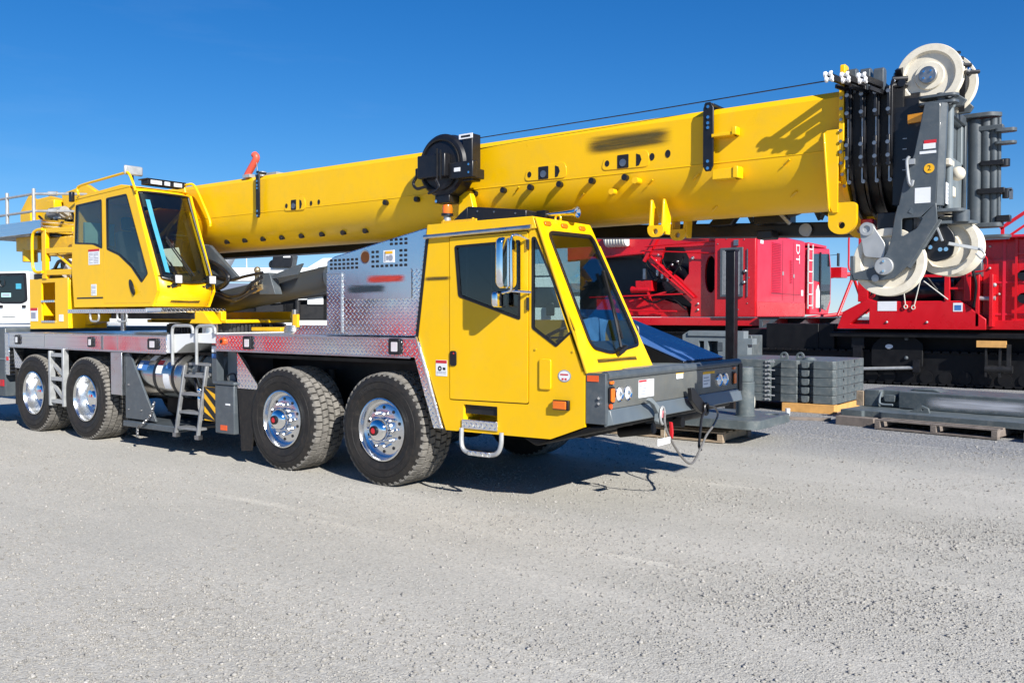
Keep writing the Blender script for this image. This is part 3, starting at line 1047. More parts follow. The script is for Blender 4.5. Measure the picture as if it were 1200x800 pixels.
# ---------------------------------------------------------------- engine enclosure
enc = [(-.91, 2.27), (-.91, 1.50), (.355, 1.50), (.515, 2.535), (.46, 2.535), (-.80, 2.315)]
e = P('engine_cover', MB().prism(enc, 'y', .02, .94), 'tp_xz', bevel=.012)
P('top_sheet', MB().prism([(-.88, 2.15), (.44, 2.15), (.495, 2.52), (.455, 2.52), (-.79, 2.30), (-.88, 2.265)], 'y', .0155, .019), 'alu_sheet', e)
P('name_panel', MB().prism(rrect(-.62, .30, 1.87, 2.16, .015), 'y', .009, .0125), 'alu_sheet', e)
P('access_door', MB().box(-.90, -.69, .008, .0195, 1.53, 2.13), 'tp_xz', e, bevel=.004)
P('door_edge', MB().box(-.69, -.675, .004, .0195, 1.53, 2.14).box(-.90, -.69, .004, .0195, 2.13, 2.142), 'alu', e)
mb = MB()
def slots(x0, x1, z0, z1, nx, nz, skip=lambda i, j: False):
    for i in range(nx):
        for j in range(nz):
            if skip(i, j):
                continue
            cx, cz = x0 + (x1 - x0) * (i + .5) / nx, z0 + (z1 - z0) * (j + .5) / nz
            mb.prism(rrect(cx - .019, cx + .019, cz - .0125, cz + .0125, .006, 2), 'y', .0125, .0150)
slots(-.865, -.425, 2.17, 2.295, 7, 3)
slots(-.255, -.13, 2.17, 2.36, 2, 4)
slots(.13, .255, 2.17, 2.36, 2, 4)
slots(-.13, .13, 2.17, 2.2175, 4, 1)
slots(-.0, .26, 2.385, 2.465, 4, 2)
P('vent_slot', mb, 'ink_black', e)
ex = P('exhaust_port', MB().lathe([(.058, .0), (.068, -.004), (.074, .0), (.074, .03), (.058, .03)], (-.335, .016, 2.29), 'y', 28, closed=True), 'alu', e)
P('port_liner', MB().cyl((-.335, .0125, 2.29), (-.335, .0145, 2.29), .058, n=24), mat('burnt_steel', (.20, .07, .02), .5, metal=.6) and [bpy.data.materials['burnt_steel']], e)
P('rating_plate', MB().box(-.07, .07, .008, .0150, 2.225, 2.345), 'sticker', e)
P('plate_mark', MB().box(-.045, .055, .006, .0075, 2.31, 2.335), 'ink_yellow', e)
P('plate_print', MB().prism(circle(.03, 2.27, .03, 14), 'y', .006, .0075).box(-.055, -.04, .006, .0075, 2.235, 2.33).box(-.03, .0, .006, .0075, 2.25, 2.29), 'ink', e)
P('worn_lettering', MB().box(-.33, .24, .006, .0078, 2.02, 2.11), 'smear_red', e)
P('worn_lettering', MB().box(-.62, -.02, .006, .0078, 1.92, 2.02), 'smear_dark', e)
mb = MB()
for k in range(22):
    t = (k + .5) / 22
    mb.sph((.362 + .155 * t - .012, .008, 1.54 + .96 * t), .011, 5)
P('edge_bead', mb, 'alu', e)
P('edge_seal', MB().bar((.385, .01, 1.50), (.535, .01, 2.53), .035, .03, (0, 1, 0)), 'black', e)
P('deck_toe_plate', MB().prism([(-1.55, 1.495), (-.92, 1.495), (-.92, 1.60), (-1.40, 1.60)], 'y', .10, .13), 'tp_xz')
# corner plate running down behind the wheel arch
P('corner_plate', MB().prism([(.30, 1.30), (.37, 1.50), (.43, 1.44), (.72, .64), (.60, .64), (.36, 1.30)], 'y', -.012, .012), 'tp_xz', bevel=.003)
P('corner_trim', MB().bar((.385, -.016, 1.50), (.70, -.016, .64), .016, .02, (0, 1, 0)), 'alu')

# ---------------------------------------------------------------- driver's cab
side = [(.53, 2.53), (.40, 1.50), (.745, .63), (1.93, .64), (2.277, .77), (2.277, 1.22), (1.755, 2.56)]
door = rpoly([(.80, 2.425), (.80, .925), (1.695, .935), (1.695, 2.435)], .02)
doorhole = rpoly([(.79, 2.435), (.79, .915), (1.705, .925), (1.705, 2.445)], .025)
win1 = rpoly([(.86, 2.35), (.905, 1.875), (1.615, 1.66), (1.615, 2.365)], .03)
win2 = rpoly([(1.735, 2.385), (1.735, 1.59), (1.99, 1.43), (2.175, 1.58), (1.775, 2.385)], .02)
step_hole = [(.96, .735), (1.355, .735), (1.355, .885), (.96, .885)]
cab_ = P('driver_cab', MB().prism(side, 'y', .0, .03, [doorhole, win2, step_hole]), 'yellow')
P('door_seal', MB().prism(shrink(doorhole, -.02), 'y', .03, .04, [shrink(doorhole, .05)]), 'black', cab_)
cd = P('cab_door', MB().prism(door, 'y', -.004, .022, [win1]), 'yellow', bevel=.003)
P('window_seal', MB().prism(win1, 'y', -.008, .024, [shrink(win1, .022)]), 'black', cd)
P('door_window', MB().prism(shrink(win1, .02), 'y', .006, .011), 'glass_dark', cd)
P('sliding_frame', MB().box(.985, 1.0, .013, .022, 1.86, 2.35).box(1.27, 1.285, .013, .022, 1.77, 2.36), 'black', cd)
hd = P('door_handle', MB().prism(rrect(.805, .885, 1.235, 1.375, .022), 'y', -.014, -.004), 'black', cd, bevel=.004)
P('door_lock', MB().cyl((.857, -.014, 1.352), (.857, -.018, 1.352), .009, n=10), 'chrome', cd)
P('hinge', MB().cyl((1.70, -.012, 2.28), (1.70, -.012, 2.36), .014, n=10).cyl((1.70, -.012, 1.75), (1.70, -.012, 1.86), .014, n=10), 'black', cd)
P('quarter_seal', MB().prism(win2, 'y', -.004, .02, [shrink(win2, .02)]), 'black', cab_)
P('quarter_window', MB().prism(shrink(win2, .018), 'y', .006, .011), 'glass_dark', cab_)
# roof, floor, back and far side
ytop = lambda z: 1.20 - .28 * (z - 1.22) / 1.34
P('cab_roof', MB().prism([(.53, .0), (1.755, .0), (1.755, .93), (.53, .95)], 'z', 2.53, 2.56), 'yellow', bevel=.012)
P('roof_side_panel', MB().prism([(.515, 2.455), (1.79, 2.455), (1.755, 2.562), (.53, 2.562)], 'y', -.014, -.001), 'yellow', bevel=.006)
P('roof_gutter', MB().tube([(.50, -.022, 2.445), (1.745, -.022, 2.47)], .021, 10), 'alu')
P('cab_back', MB().hexa([(.40, .03, 1.5), (.40, 1.2, 1.5), (.53, .93, 2.53), (.53, .03, 2.53), (.43, .03, 1.5), (.43, 1.2, 1.5), (.56, .93, 2.53), (.56, .03, 2.53)]).box(.55, .58, .03, 1.2, .66, 1.5), 'yellow')
P('cab_floor', MB().box(.72, 2.25, .03, 1.2, .80, .90), 'frame')
# far side of the cab, with its own window opening
def farpt(x, z, o=0):
    return (x, ytop(z) + o, z)
mb = MB()
def fq(a, b, c, d):
    mb.hexa([farpt(*p) for p in (a, b, c, d)] + [farpt(*p, .03) for p in (a, b, c, d)])
fq((.58, .70), (2.24, .78), (2.26, 1.22), (.45, 1.22))
fq((.45, 1.22), (2.24, 1.22), (2.06, 1.66), (.46, 1.66))
fq((.46, 1.66), (.85, 1.66), (.85, 2.36), (.52, 2.36))
fq((.52, 2.36), (1.80, 2.36), (1.74, 2.53), (.53, 2.53))
fq((2.02, 1.66), (2.10, 1.66), (1.83, 2.36), (1.75, 2.36))
P('far_side_wall', mb, 'yellow')
mb = MB()
fq2 = [(.85, 1.66), (2.02, 1.66), (1.75, 2.36), (.85, 2.36)]
mb.hexa([farpt(*p, .012) for p in fq2] + [farpt(*p, .017) for p in fq2])
P('far_window', mb, 'glass_ws')

# sloping front with the windscreen
O0 = V((2.28, 0, 1.22)); SL = V((-.525, 0, 1.34)); LEN = SL.length; SL.normalize()
NRM = V((SL.z, 0, -SL.x))
def fp(y, s, o=0.):
    p = O0 + SL * s + NRM * o
    return (p.x, y, p.z)
def front_plate(poly, holes, o0, o1, m, name, par=None, bev=0, **kw):
    mb = MB()
    tmp = MB().prism(poly, 'z', 0, 1, holes)
    mb.v = [fp(a, b, o0 if c == 0 else o1) for a, b, c in tmp.v]
    mb.f, mb.m = tmp.f, tmp.m
    return P(name, mb, m, par, bevel=bev, **kw)
ws = rpoly([(.13, 1.315), (.86, 1.33), (.905, 1.28), (1.09, .29), (1.06, .21), (.52, .145), (.26, .20), (.215, .27)], .09, 6)
fr = front_plate(rpoly([(.0, .0), (.4, -.035), (.9, -.035), (1.215, .0), (.925, LEN), (.0, LEN)], .02), [ws], -.03, .0, 'yellow', 'cab_front', bev=.004)
front_plate(ws, [shrink(ws, .03)], -.02, .012, 'black', 'windscreen_seal', fr, .003)
front_plate(shrink(ws, .025), [], -.008, -.002, 'glass_ws', 'windscreen', fr)
front_plate([(.26, .075), (.95, .07), (.95, .12), (.26, .125)], [], .0005, .002, 'smear_black', 'worn_lettering', fr)
for yy in (.17, .44, .74):
    front_plate(rrect(yy - .05, yy + .05, LEN - .075, LEN - .035, .015), [], .0, .018, 'amber', 'roof_marker', fr, .004)
# wiper
mb = MB()
mb.bar(fp(.68, .20, .03), fp(.80, .72, .035), .018, .02).bar(fp(.73, .28, .035), fp(.82, .95, .03), .02, .03).bar(fp(.60, .15, .02), fp(.76, .2, .03), .05, .04)
P('wiper', mb, 'black')
P('front_pillar_trim', MB().bar((2.30, -.004, 1.22), (1.775, -.004, 2.55), .012, .016, (0, 1, 0)), 'yellow_dull')
# things inside the cab
st = P('driver_seat', MB().box(1.0, 1.45, .28, .72, 1.12, 1.27).bar((1.02, .5, 1.2), (.86, .5, 1.95), .44, .14, (1, 0, 0)).box(.86, .96, .38, .62, 1.97, 2.17), 'seat', bevel=.04)
P('seat_back_sheet', MB().bar((1.06, .5, 1.32), (.93, .5, 1.94), .42, .03, (1, 0, 0)), 'blue_cover', st, bevel=.01)
P('dashboard', MB().prism([(1.72, 1.0), (2.12, 1.0), (2.16, 1.40), (2.0, 1.47), (1.75, 1.40)], 'y', .06, 1.08), 'seat', bevel=.03)
swc = V((1.66, .52, 1.50))
swx = V((-.5, 0, .86)); swu = V((.86, 0, .5)); swv = V((0, 1, 0))
P('steering_wheel', MB().tube([swc + (swu * cos(t) + swv * sin(t)) * .22 for t in [2 * pi * i / 28 for i in range(28)]], .016, 8, closed=True)
  .bar(swc - swx * .02, V((1.85, .52, 1.2)), .05).bar(swc + swv * .22, swc - swv * .22, .03, .02), 'black')
P('dash_sheet', MB().grid([[(1.90 + .02 * sin(i * 2.1 + j), .50 + .10 * i, 1.46 + .07 * j + .02 * sin(i + j * 1.7)) for i in range(6)] for j in range(4)], thick=.004), 'blue_cover', bevel=0)
P('paper_sheet', MB().box(.62, .64, .18, .32, 1.95, 2.05), 'teal')
P('cab_console', MB().box(.62, .95, .70, 1.1, .9, 2.1), 'seat', bevel=.03)
# mirrors
mr = P('mirror', MB().prism(rrect(-.29, -.05, 1.935, 2.375, .06), 'x', 1.55, 1.62), 'chrome', bevel=.02)
P('mirror_glass', MB().prism(rrect(-.275, -.065, 1.95, 2.36, .05), 'x', 1.544, 1.5485), 'glass_dark', mr)
P('mirror_arm', MB().tube(smooth_path([(1.70, .0, 2.36), (1.67, -.08, 2.39), (1.645, -.14, 2.395), (1.635, -.165, 2.36), (1.635, -.168, 2.2), (1.635, -.165, 1.95), (1.62, -.16, 1.91)], 8), .012, 8)
  .tube([(1.72, .0, 1.905), (1.62, -.16, 1.915), (1.52, -.14, 1.90)], .013, 8), 'chrome', mr)
P('spot_mirror', MB().prism(rrect(-.20, -.03, 1.775, 1.915, .035), 'x', 1.44, 1.50), 'chrome', bevel=.012)
# body details on the near side
P('name_smudge', MB().box(.47, .83, -.0065, -.0045, 2.03, 2.075), 'smear_brown')
k_ = decal('warning_sticker', .625, .765, 1.135, 1.285, -.001)
P('sticker_header', MB().box(.628, .762, -.0045, -.0035, 1.255, 1.282), 'ink_red', k_)
P('sticker_symbol', MB().prism(circle(.675, 1.205, .024, 18), 'y', -.0045, -.0035, [circle(.675, 1.205, .010, 12)]).box(.713, .745, -.0045, -.0035, 1.192, 1.216), 'ink_black', k_)
P('sticker_text', lines_y(.635, .755, 1.14, 1.18, 3, -.0035), 'ink', k_)
P('side_hatch', MB().prism(rrect(1.82, 1.945, 1.065, 1.33, .02), 'y', -.016, -.001), 'yellow', bevel=.006)
ov = P('oval_sticker', MB().prism(circle(2.075, 1.19, .066, 26, .052), 'y', -.003, -.001), 'ink', )
P('oval_field', MB().prism(circle(2.075, 1.19, .056, 26, .043), 'y', -.005, -.0035, ), 'sticker', ov)
P('oval_print', MB().box(2.035, 2.115, -.0065, -.0055, 1.196, 1.208).box(2.05, 2.07, -.0065, -.0055, 1.155, 1.172).box(2.08, 2.10, -.0065, -.0055, 1.155, 1.172), 'ink_red', ov)
sm = P('marker_lamp', MB().box(1.975, 2.135, -.035, -.001, .90, .985), 'black', bevel=.006)
P('lamp_lens', MB().box(1.983, 2.118, -.05, -.035, .908, .977), 'amber', sm, bevel=.008)
P('bolt_head', MB().cyl((1.775, -.008, 1.41), (1.775, 0, 1.41), .01, n=8).cyl((2.16, -.008, 1.40), (2.16, 0, 1.40), .01, n=8), 'yellow_dull')
mb = MB().box(.955, 1.36, .03, .26, .735, .74).box(.955, .96, .03, .26, .74, .885).box(1.355, 1.36, .03, .26, .74, .885).box(.955, 1.36, .26, .265, .735, .885).box(.955, 1.36, .03, .26, .885, .89)
P('step_recess', mb, 'yellow')
P('step_plate', MB().box(.95, 1.365, -.014, -.002, .665, .745).box(.96, 1.355, -.012, .20, .741, .748), 'tp_xz', bevel=.003)
P('grab_loop', MB().tube(smooth_path([(.965, -.03, .67), (.965, -.035, .56), (.985, -.04, .49), (1.04, -.04, .455), (1.2, -.04, .452), (1.34, -.04, .455), (1.40, -.04, .49), (1.425, -.035, .56), (1.425, -.03, .66)], 6), .021, 10), 'galv')
P('loop_grip', MB().box(1.06, 1.32, -.066, -.015, .43, .475), 'tp_xz', bevel=.006)
P('under_fairing', MB().prism([(1.90, .64), (2.25, .77), (2.47, .80), (2.47, .76), (2.2, .69), (1.75, .56), (1.6, .63)], 'y', .03, 2.6), 'deep_black', bevel=.02)
P('front_crossmember', MB().box(1.3, 1.9, .6, 2.3, .58, .85).cyl((2.3, .9, .72), (2.3, 2.2, .72), .07).cyl((2.1, .9, .62), (2.45, .9, .68), .05).cyl((2.1, 1.5, .66), (2.45, 1.5, .68), .05), 'deep_black')
P('fog_smear', MB().box(1.62, 1.63, 0.1, .2, .70, .72), 'black')

# roof of the cab
bc = P('warning_beacon', MB().cyl((.34, .5, 2.5), (.34, .5, 2.70), .036, n=20), 'galv')
P('beacon_base', MB().cyl((.34, .5, 2.70), (.34, .5, 2.725), .062, n=24), 'black', bc)
P('beacon_lens', MB().lathe([(.05, 0), (.052, .05), (.045, .085), (.0, .095)], (.34, .5, 2.725), 'z', 24), 'amber', bc)
ac = P('roof_cooler', MB().hexa([(.45, .35, 2.565), (.72, .35, 2.565), (.72, .90, 2.565), (.45, .90, 2.565), (.62, .37, 2.70), (.72, .35, 2.755), (.72, .90, 2.755), (.62, .88, 2.70)])
       .hexa([(.722, .35, 2.565), (1.42, .35, 2.565), (1.42, .90, 2.565), (.722, .90, 2.565), (.722, .35, 2.755), (1.42, .35, 2.675), (1.42, .90, 2.675), (.722, .90, 2.755)]), 'black', bevel=.012)
P('cooler_screw', MB().cyl((.85, .35, 2.70), (.85, .344, 2.70), .009, n=8).cyl((1.05, .35, 2.68), (1.05, .344, 2.68), .009, n=8).cyl((1.3, .35, 2.65), (1.3, .344, 2.65), .009, n=8), 'steel', ac)
P('roof_hatch_rail', MB().bar((.60, .12, 2.585), (1.02, .12, 2.585), .02, .03).cyl((.62, .12, 2.56), (.62, .12, 2.61), .012).cyl((.98, .12, 2.56), (.98, .12, 2.61), .012), 'yellow_dull')
hn = P('air_horn', MB().lathe([(.012, 0), (.016, .1), (.024, .26), (.034, .33), (.056, .37), (.058, .375), (.05, .374), (.03, .335), (.0, .33)], (1.48, .55, 2.64), 'x', 24), 'chrome')
P('horn_mount', MB().box(1.42, 1.52, .52, .58, 2.565, 2.68), 'black', hn)
P('roof_eye', MB().tube([(1.70 + .03 * cos(t), .46, 2.585 + .03 * sin(t)) for t in [2 * pi * i / 14 for i in range(14)]], .010, 6, closed=True), 'yellow')

# ---------------------------------------------------------------- bumper and front deck
bp_ = P('front_bumper', MB().box(2.282, 2.478, .004, WID, .80, 1.225), 'slate', bevel=.006)
P('bumper_face', MB().box(2.4785, 2.487, .10, WID - .08, .93, 1.165), 'bumper_face', bp_)
mb = MB()
mb.tube([(2.455, .03, 1.20), (2.455, WID - .02, 1.20)], .042, 14)
P('top_roll', mb, 'slate', bp_)
mb = MB().hexa([(2.45, .02, .78), (2.45, WID, .78), (2.45, WID, .93), (2.45, .02, .92), (2.522, .06, .80), (2.522, WID - .04, .80), (2.490, WID - .04, .925), (2.490, .06, .925)])
P('lower_lip', mb, 'lip_grey', bp_, bevel=.008)
P('bumper_side_reflector', MB().box(2.30, 2.41, -.002, .003, 1.155, 1.205), 'orange_refl', bp_)
P('side_bolt', MB().cyl((2.42, .004, 1.02), (2.42, -.014, 1.02), .012, n=8).cyl((2.42, .004, .975), (2.42, -.014, .975), .012, n=8), 'chrome', bp_)
P('end_plate', MB().box(2.46, 2.50, WID - .09, WID, .90, 1.19), 'black', bp_)
for y, nm in ((.045, 1), (2.60, 1)):
    P('turn_signal', MB().prism(rrect(y - .012, y + .075, .975, 1.115, .022), 'x', 2.487, 2.497), 'black', bp_)
    P('signal_lens', MB().prism(rrect(y, y + .058, .985, 1.10, .018), 'x', 2.497, 2.512), 'amber', bp_, bevel=.004)
    P('signal_lens', MB().prism(rrect(y, y + .058, 1.135, 1.16, .006), 'x', 2.488, 2.50), 'amber', bp_)
P('signal_lens', MB().cyl((2.487, .06, .95), (2.50, .06, .95), .022, n=12), 'orange_refl', bp_)
for y in (.20, .345, 2.25, 2.40):
    hl = P('headlight', MB().lathe([(.052, .002), (.062, .01), (.066, .0), (.066, -.012), (.055, -.012)], (2.492, y, 1.045), 'x', 28, closed=True), 'chrome')
    P('headlight_lens', MB().lathe([(.054, .002), (.04, .012), (.0, .016)], (2.490, y, 1.045), 'x', 24), 'lens', hl)
    P('bulb_shield', MB().lathe([(.02, .014), (.014, .02), (0, .022)], (2.490, y, 1.045), 'x', 14), 'chrome', hl)
def decal_x(name, y0, y1, z0, z1, x=2.4875, m='sticker', par=None, t=.0012):
    return P(name, MB().box(x, x + t, y0, y1, z0, z1), m, par or bp_)
s_ = decal_x('bumper_sticker', .545, .83, .985, 1.14)
decal_x('sticker_header', .55, .69, 1.12, 1.137, 2.4888, 'ink_red')
mb = MB()
for k in range(4):
    mb.box(2.4888, 2.4895, .56, .67 + .02 * (k % 2), 1.085 - k * .025, 1.094 - k * .025)
mb.box(2.4888, 2.4895, .735, .742, 1.02, 1.10).box(2.4888, 2.4895, .70, .80, .995, 1.0)
P('sticker_text', mb, 'ink', bp_)
decal_x('bumper_sticker', 1.28, 1.42, 1.11, 1.155)
decal_x('bumper_sticker', 1.27, 1.43, 1.155, 1.163, m='ink_yellow')
s2 = decal_x('bumper_sticker', 1.86, 2.04, .99, 1.135)
decal_x('bumper_sticker', 1.86, 2.14, 1.12, 1.145, 2.4888, 'ink_yellow')
P('sticker_text', MB().box(2.4888, 2.4895, 1.88, 2.0, 1.08, 1.09).box(2.4888, 2.4895, 1.88, 2.02, 1.05, 1.06).box(2.4888, 2.4895, 1.88, 1.98, 1.02, 1.03), 'ink', bp_)
P('front_deck_plate', MB().box(1.2, 2.45, 1.22, WID - .02, 1.20, 1.228).box(.4, 2.28, 2.0, WID - .03, .85, 1.2), 'slate_light', bevel=.004)
P('deck_nose_plate', MB().hexa([(2.0, .75, 1.228), (2.44, .55, 1.228), (2.44, 1.9, 1.228), (2.0, 1.75, 1.228), (2.2, .9, 1.236), (2.40, .7, 1.236), (2.40, 1.85, 1.236), (2.2, 1.7, 1.236)]), 'slate_light')
P('sloping_hood', MB().prism([(1.0, 1.232), (2.38, 1.232), (2.38, 1.255), (1.0, 1.76)], 'y', 1.66, 2.60), 'black', bevel=.01)
mb = MB()
N_ = 46
for i in range(N_):
    y0 = 1.655 + i * (2.605 - 1.655) / N_
    y1 = y0 + (2.605 - 1.655) / N_ * .8
    mb.hexa([(1.0, y0, 1.762), (1.0, y1, 1.762), (2.38, y1, 1.257), (2.38, y0, 1.257), (1.0, y0, 1.771), (1.0, y1, 1.771), (2.385, y1, 1.266), (2.385, y0, 1.266)])
P('hood_ribs', mb, 'hood')
P('hood_grab', MB().tube(smooth_path([(1.75, 1.70, 1.48), (1.75, 1.70, 1.58), (1.80, 1.70, 1.61), (1.85, 1.70, 1.57), (1.85, 1.70, 1.44)]), .012, 8), 'steel')
# towing eyes under the bumper
mb = MB().prism([(.56, .97), (.62, .985), (.76, .90), (.80, .85), (.80, .77), (.76, .74), (.73, .77), (.74, .84), (.66, .92)], 'x', 2.54, 2.585)
P('tow_hook', mb, 'slate_light', bevel=.006)
mb = MB().prism([(1.40, 1.02), (1.46, 1.02), (1.70, .86), (1.78, .80), (1.72, .75), (1.60, .78), (1.42, .90)], 'x', 2.54, 2.585)
P('tow_hook', mb, 'black', bevel=.006)
P('shackle', MB().tube([(2.60, 1.70 + .045 * cos(t), .80 + .055 * sin(t)) for t in [2 * pi * i / 14 for i in range(14)]], .013, 8, closed=True), 'black')

# ---------------------------------------------------------------- turntable and superstructure
sw = P('slewing_ring', MB().cyl((-4.55, 1.42, 1.45), (-4.55, 1.42, 1.60), .78, n=56), 'black')
mb = MB()
for k in range(96):
    a = 2 * pi * k / 96
    mb.bar((-4.55 + .79 * cos(a), 1.42 + .79 * sin(a), 1.47), (-4.55 + .79 * cos(a), 1.42 + .79 * sin(a), 1.585), .028, .03, (cos(a), sin(a), 0))
P('ring_teeth', mb, 'frame', sw)
sf = P('superstructure_frame', MB().box(-5.5, -3.85, .82, .90, 1.61, 1.76).box(-5.5, -3.85, 1.96, 2.04, 1.61, 1.76).box(-5.6, -3.75, .82, 2.04, 1.605, 1.65)
       .prism([(-7.8, 1.66), (-5.4, 1.66), (-6.2, 3.2), (-7.4, 3.45), (-8.0, 3.0)], 'y', .82, .90)
       .prism([(-7.8, 1.66), (-5.4, 1.66), (-6.2, 3.2), (-7.4, 3.45), (-8.0, 3.0)], 'y', 1.94, 2.02), 'yellow', bevel=.01)
P('slew_guard', MB().prism([(-4.04, 1.60), (-3.88, 1.76), (-3.72, 1.76), (-3.54, 1.60)], 'y', .46, .62), 'yellow', bevel=.012)
P('front_yoke', MB().box(-3.6, -3.0, 1.1, 1.9, 1.50, 1.55), 'yellow_dull', bevel=.01)  # dull yellow stands in for the shade under boom and lift cylinder
P('deck_bracket', MB().cyl((-3.15, .16, 1.485), (-3.15, .16, 1.60), .09, n=20), 'alu')
P('hose_bundle', MB().tube(smooth_path([(-4.2, 1.0, 2.05), (-3.9, .98, 1.96), (-3.6, .98, 2.0), (-3.45, 1.0, 2.12), (-3.3, 1.05, 2.2)]), .022)
  .tube(smooth_path([(-4.2, 1.0, 1.98), (-3.8, .97, 1.90), (-3.5, .97, 1.98), (-3.35, 1.0, 2.05)]), .022)
  .tube(smooth_path([(-4.3, 1.0, 2.25), (-3.9, 1.0, 2.18), (-3.6, 1.02, 2.22), (-3.3, 1.06, 2.26)]), .02), 'black')
P('deck_equipment', MB().box(-2.55, -.95, 1.75, 2.6, 1.495, 1.95).cyl((-2.4, 1.7, 1.72), (-1.2, 1.7, 1.78), .09, n=16).tube(smooth_path([(-2.6, 1.65, 1.6), (-2.2, 1.6, 1.75), (-1.8, 1.62, 1.6), (-1.3, 1.6, 1.7)]), .03).box(-2.0, -1.7, 1.6, 1.75, 1.8, 2.02), 'black', bevel=.01)
P('swivel_unit', MB().cyl((-2.75, 1.1, 1.5), (-2.75, 1.1, 1.58), .11, n=20).cyl((-2.72, 1.1, 1.58), (-2.72, 1.1, 1.78), .035, n=12).box(-2.85, -2.72, 1.03, 1.1, 1.49, 1.54), 'steel')
P('swivel_tag', MB().box(-2.70, -2.62, 1.05, 1.09, 1.56, 1.72), 'ink_yellow')
# lift cylinder
ly = 1.42
lc = P('lift_cylinder', MB().cyl((-4.9, ly, 1.86), (-2.2, ly, 2.20), .165, n=36).cyl((-2.3, ly, 2.19), (-1.35, ly, 2.305), .125, n=32), mat('dark_grey_cylinder', (.04, .045, .048), .55) and [bpy.data.materials['dark_grey_cylinder']])
P('cylinder_gland', MB().cyl((-2.34, ly, 2.182), (-2.2, ly, 2.20), .185, n=36), 'slate', lc)
P('valve_bracket', MB().hexa([(-3.42, 1.10, 1.98), (-3.1, 1.10, 1.98), (-3.1, 1.22, 1.98), (-3.42, 1.22, 1.98), (-3.42, 1.10, 2.26), (-3.22, 1.10, 2.26), (-3.22, 1.22, 2.26), (-3.42, 1.22, 2.26)])
  .prism([(-3.42, 2.16), (-2.7, 2.22), (-2.6, 2.36), (-2.75, 2.33), (-3.3, 2.20)], 'y', 1.12, 1.16), 'slate', lc, bevel=.006)
P('valve_fittings', MB().cyl((-3.55, 1.12, 2.05), (-3.35, 1.12, 2.08), .045, n=14).cyl((-3.48, 1.1, 2.1), (-3.46, 1.1, 2.3), .03, n=12).sph((-3.46, 1.1, 2.3), .045, 8).cyl((-3.7, 1.1, 2.0), (-3.5, 1.1, 2.03), .03, n=12), mat('brassy_fittings', (.45, .36, .22), .35, metal=.8) and [bpy.data.materials['brassy_fittings']], lc)
P('cylinder_guard', MB().prism([(-5.0, 2.75), (-4.35, 2.66), (-3.75, 2.22), (-4.2, 2.1), (-5.0, 2.15)], 'y', 1.0, 1.05), 'slate', bevel=.01)
P('guard_hose', MB().tube(smooth_path([(-4.6, .98, 2.5), (-4.2, .98, 2.4), (-3.9, .97, 2.22), (-4.05, .96, 2.08), (-4.4, .96, 2.1)]), .03), 'black')
# rear: steps, ladder frame, platform and hoist
sp_ = P('step_box', MB().prism([(-7.75, 1.50), (-7.75, 2.25), (-6.60, 2.25), (-6.60, 1.52)], 'y', .20, .23, [[(-7.38, 1.60), (-7.38, 2.19), (-6.98, 2.19), (-6.98, 1.60)]])
        .box(-7.75, -6.60, .23, .78, 2.22, 2.25).box(-6.63, -6.60, .23, .78, 1.52, 2.22).box(-7.75, -7.72, .23, .78, 1.50, 2.22).box(-7.75, -6.6, .6, .63, 1.52, 2.22), 'yellow', bevel=.006)
P('step_tread', MB().box(-7.38, -6.98, .19, .6, 1.90, 1.93).box(-7.38, -6.98, .19, .6, 1.60, 1.63), 'tp_xz', sp_)
P('step_notice', MB().box(-7.72, -7.50, .195, .1985, 1.62, 1.82), 'sticker', sp_)
P('notice_header', MB().box(-7.72, -7.50, .193, .1945, 1.78, 1.82), 'ink_red', sp_)
P('notice_text', MB().box(-7.70, -7.56, .193, .1945, 1.66, 1.75), 'ink', sp_)
P('step_notice', MB().box(-6.86, -6.74, .195, .1985, 1.62, 1.72), 'sticker', sp_)
P('rear_sill', MB().prism([(-7.7, 1.50), (-6.9, 1.52), (-6.2, 1.62), (-6.2, 1.72), (-6.6, 1.72), (-7.7, 1.62)], 'y', .45, .60), 'yellow_dull')
lf = P('ladder_frame', MB().box(-7.32, -7.20, .18, .24, 2.25, 2.98).bar((-7.26, .21, 2.965), (-6.42, .21, 2.93), .05, .07).bar((-7.22, .21, 2.66), (-6.42, .21, 2.64), .05, .08)
       .bar((-7.24, .21, 2.34), (-6.42, .21, 2.33), .05, .08).bar((-7.0, .23, 2.62), (-6.45, .23, 2.36), .03, .03), 'yellow', bevel=.006)
P('ladder_handrail', MB().tube(smooth_path([(-7.24, .16, 2.98), (-7.40, .15, 2.97), (-7.50, .14, 2.90), (-7.52, .14, 2.65), (-7.50, .14, 2.42), (-7.42, .15, 2.35), (-7.26, .16, 2.35)], 6), .022, 8), 'yellow', lf)
wp = P('rear_platform', MB().box(-9.9, -7.35, .20, 1.9, 2.98, 3.06), 'slate', bevel=.01)
P('platform_edge', MB().box(-9.9, -7.34, .185, .20, 2.94, 3.13).box(-7.35, -7.335, .20, 1.2, 2.94, 3.13), 'tp_xz', wp)
for x in (-9.5, -8.52, -7.66):
    P('rail_post', MB().cyl((x, .24, 3.06), (x, .24, 3.62), .026, n=12), 'galv', wp)
for z in (3.28, 3.54):
    P('guard_rail', MB().tube([(-9.8, .24, z), (-7.66, .24, z), (-7.3, .5, z), (-6.7, .9, z - .02)], .020, 8), 'galv', wp)
P('rail_joint', MB().cyl((-7.45, .36, 3.54), (-7.35, .44, 3.54), .035, n=12).cyl((-7.45, .36, 3.28), (-7.35, .44, 3.28), .035, n=12), 'galv', wp)
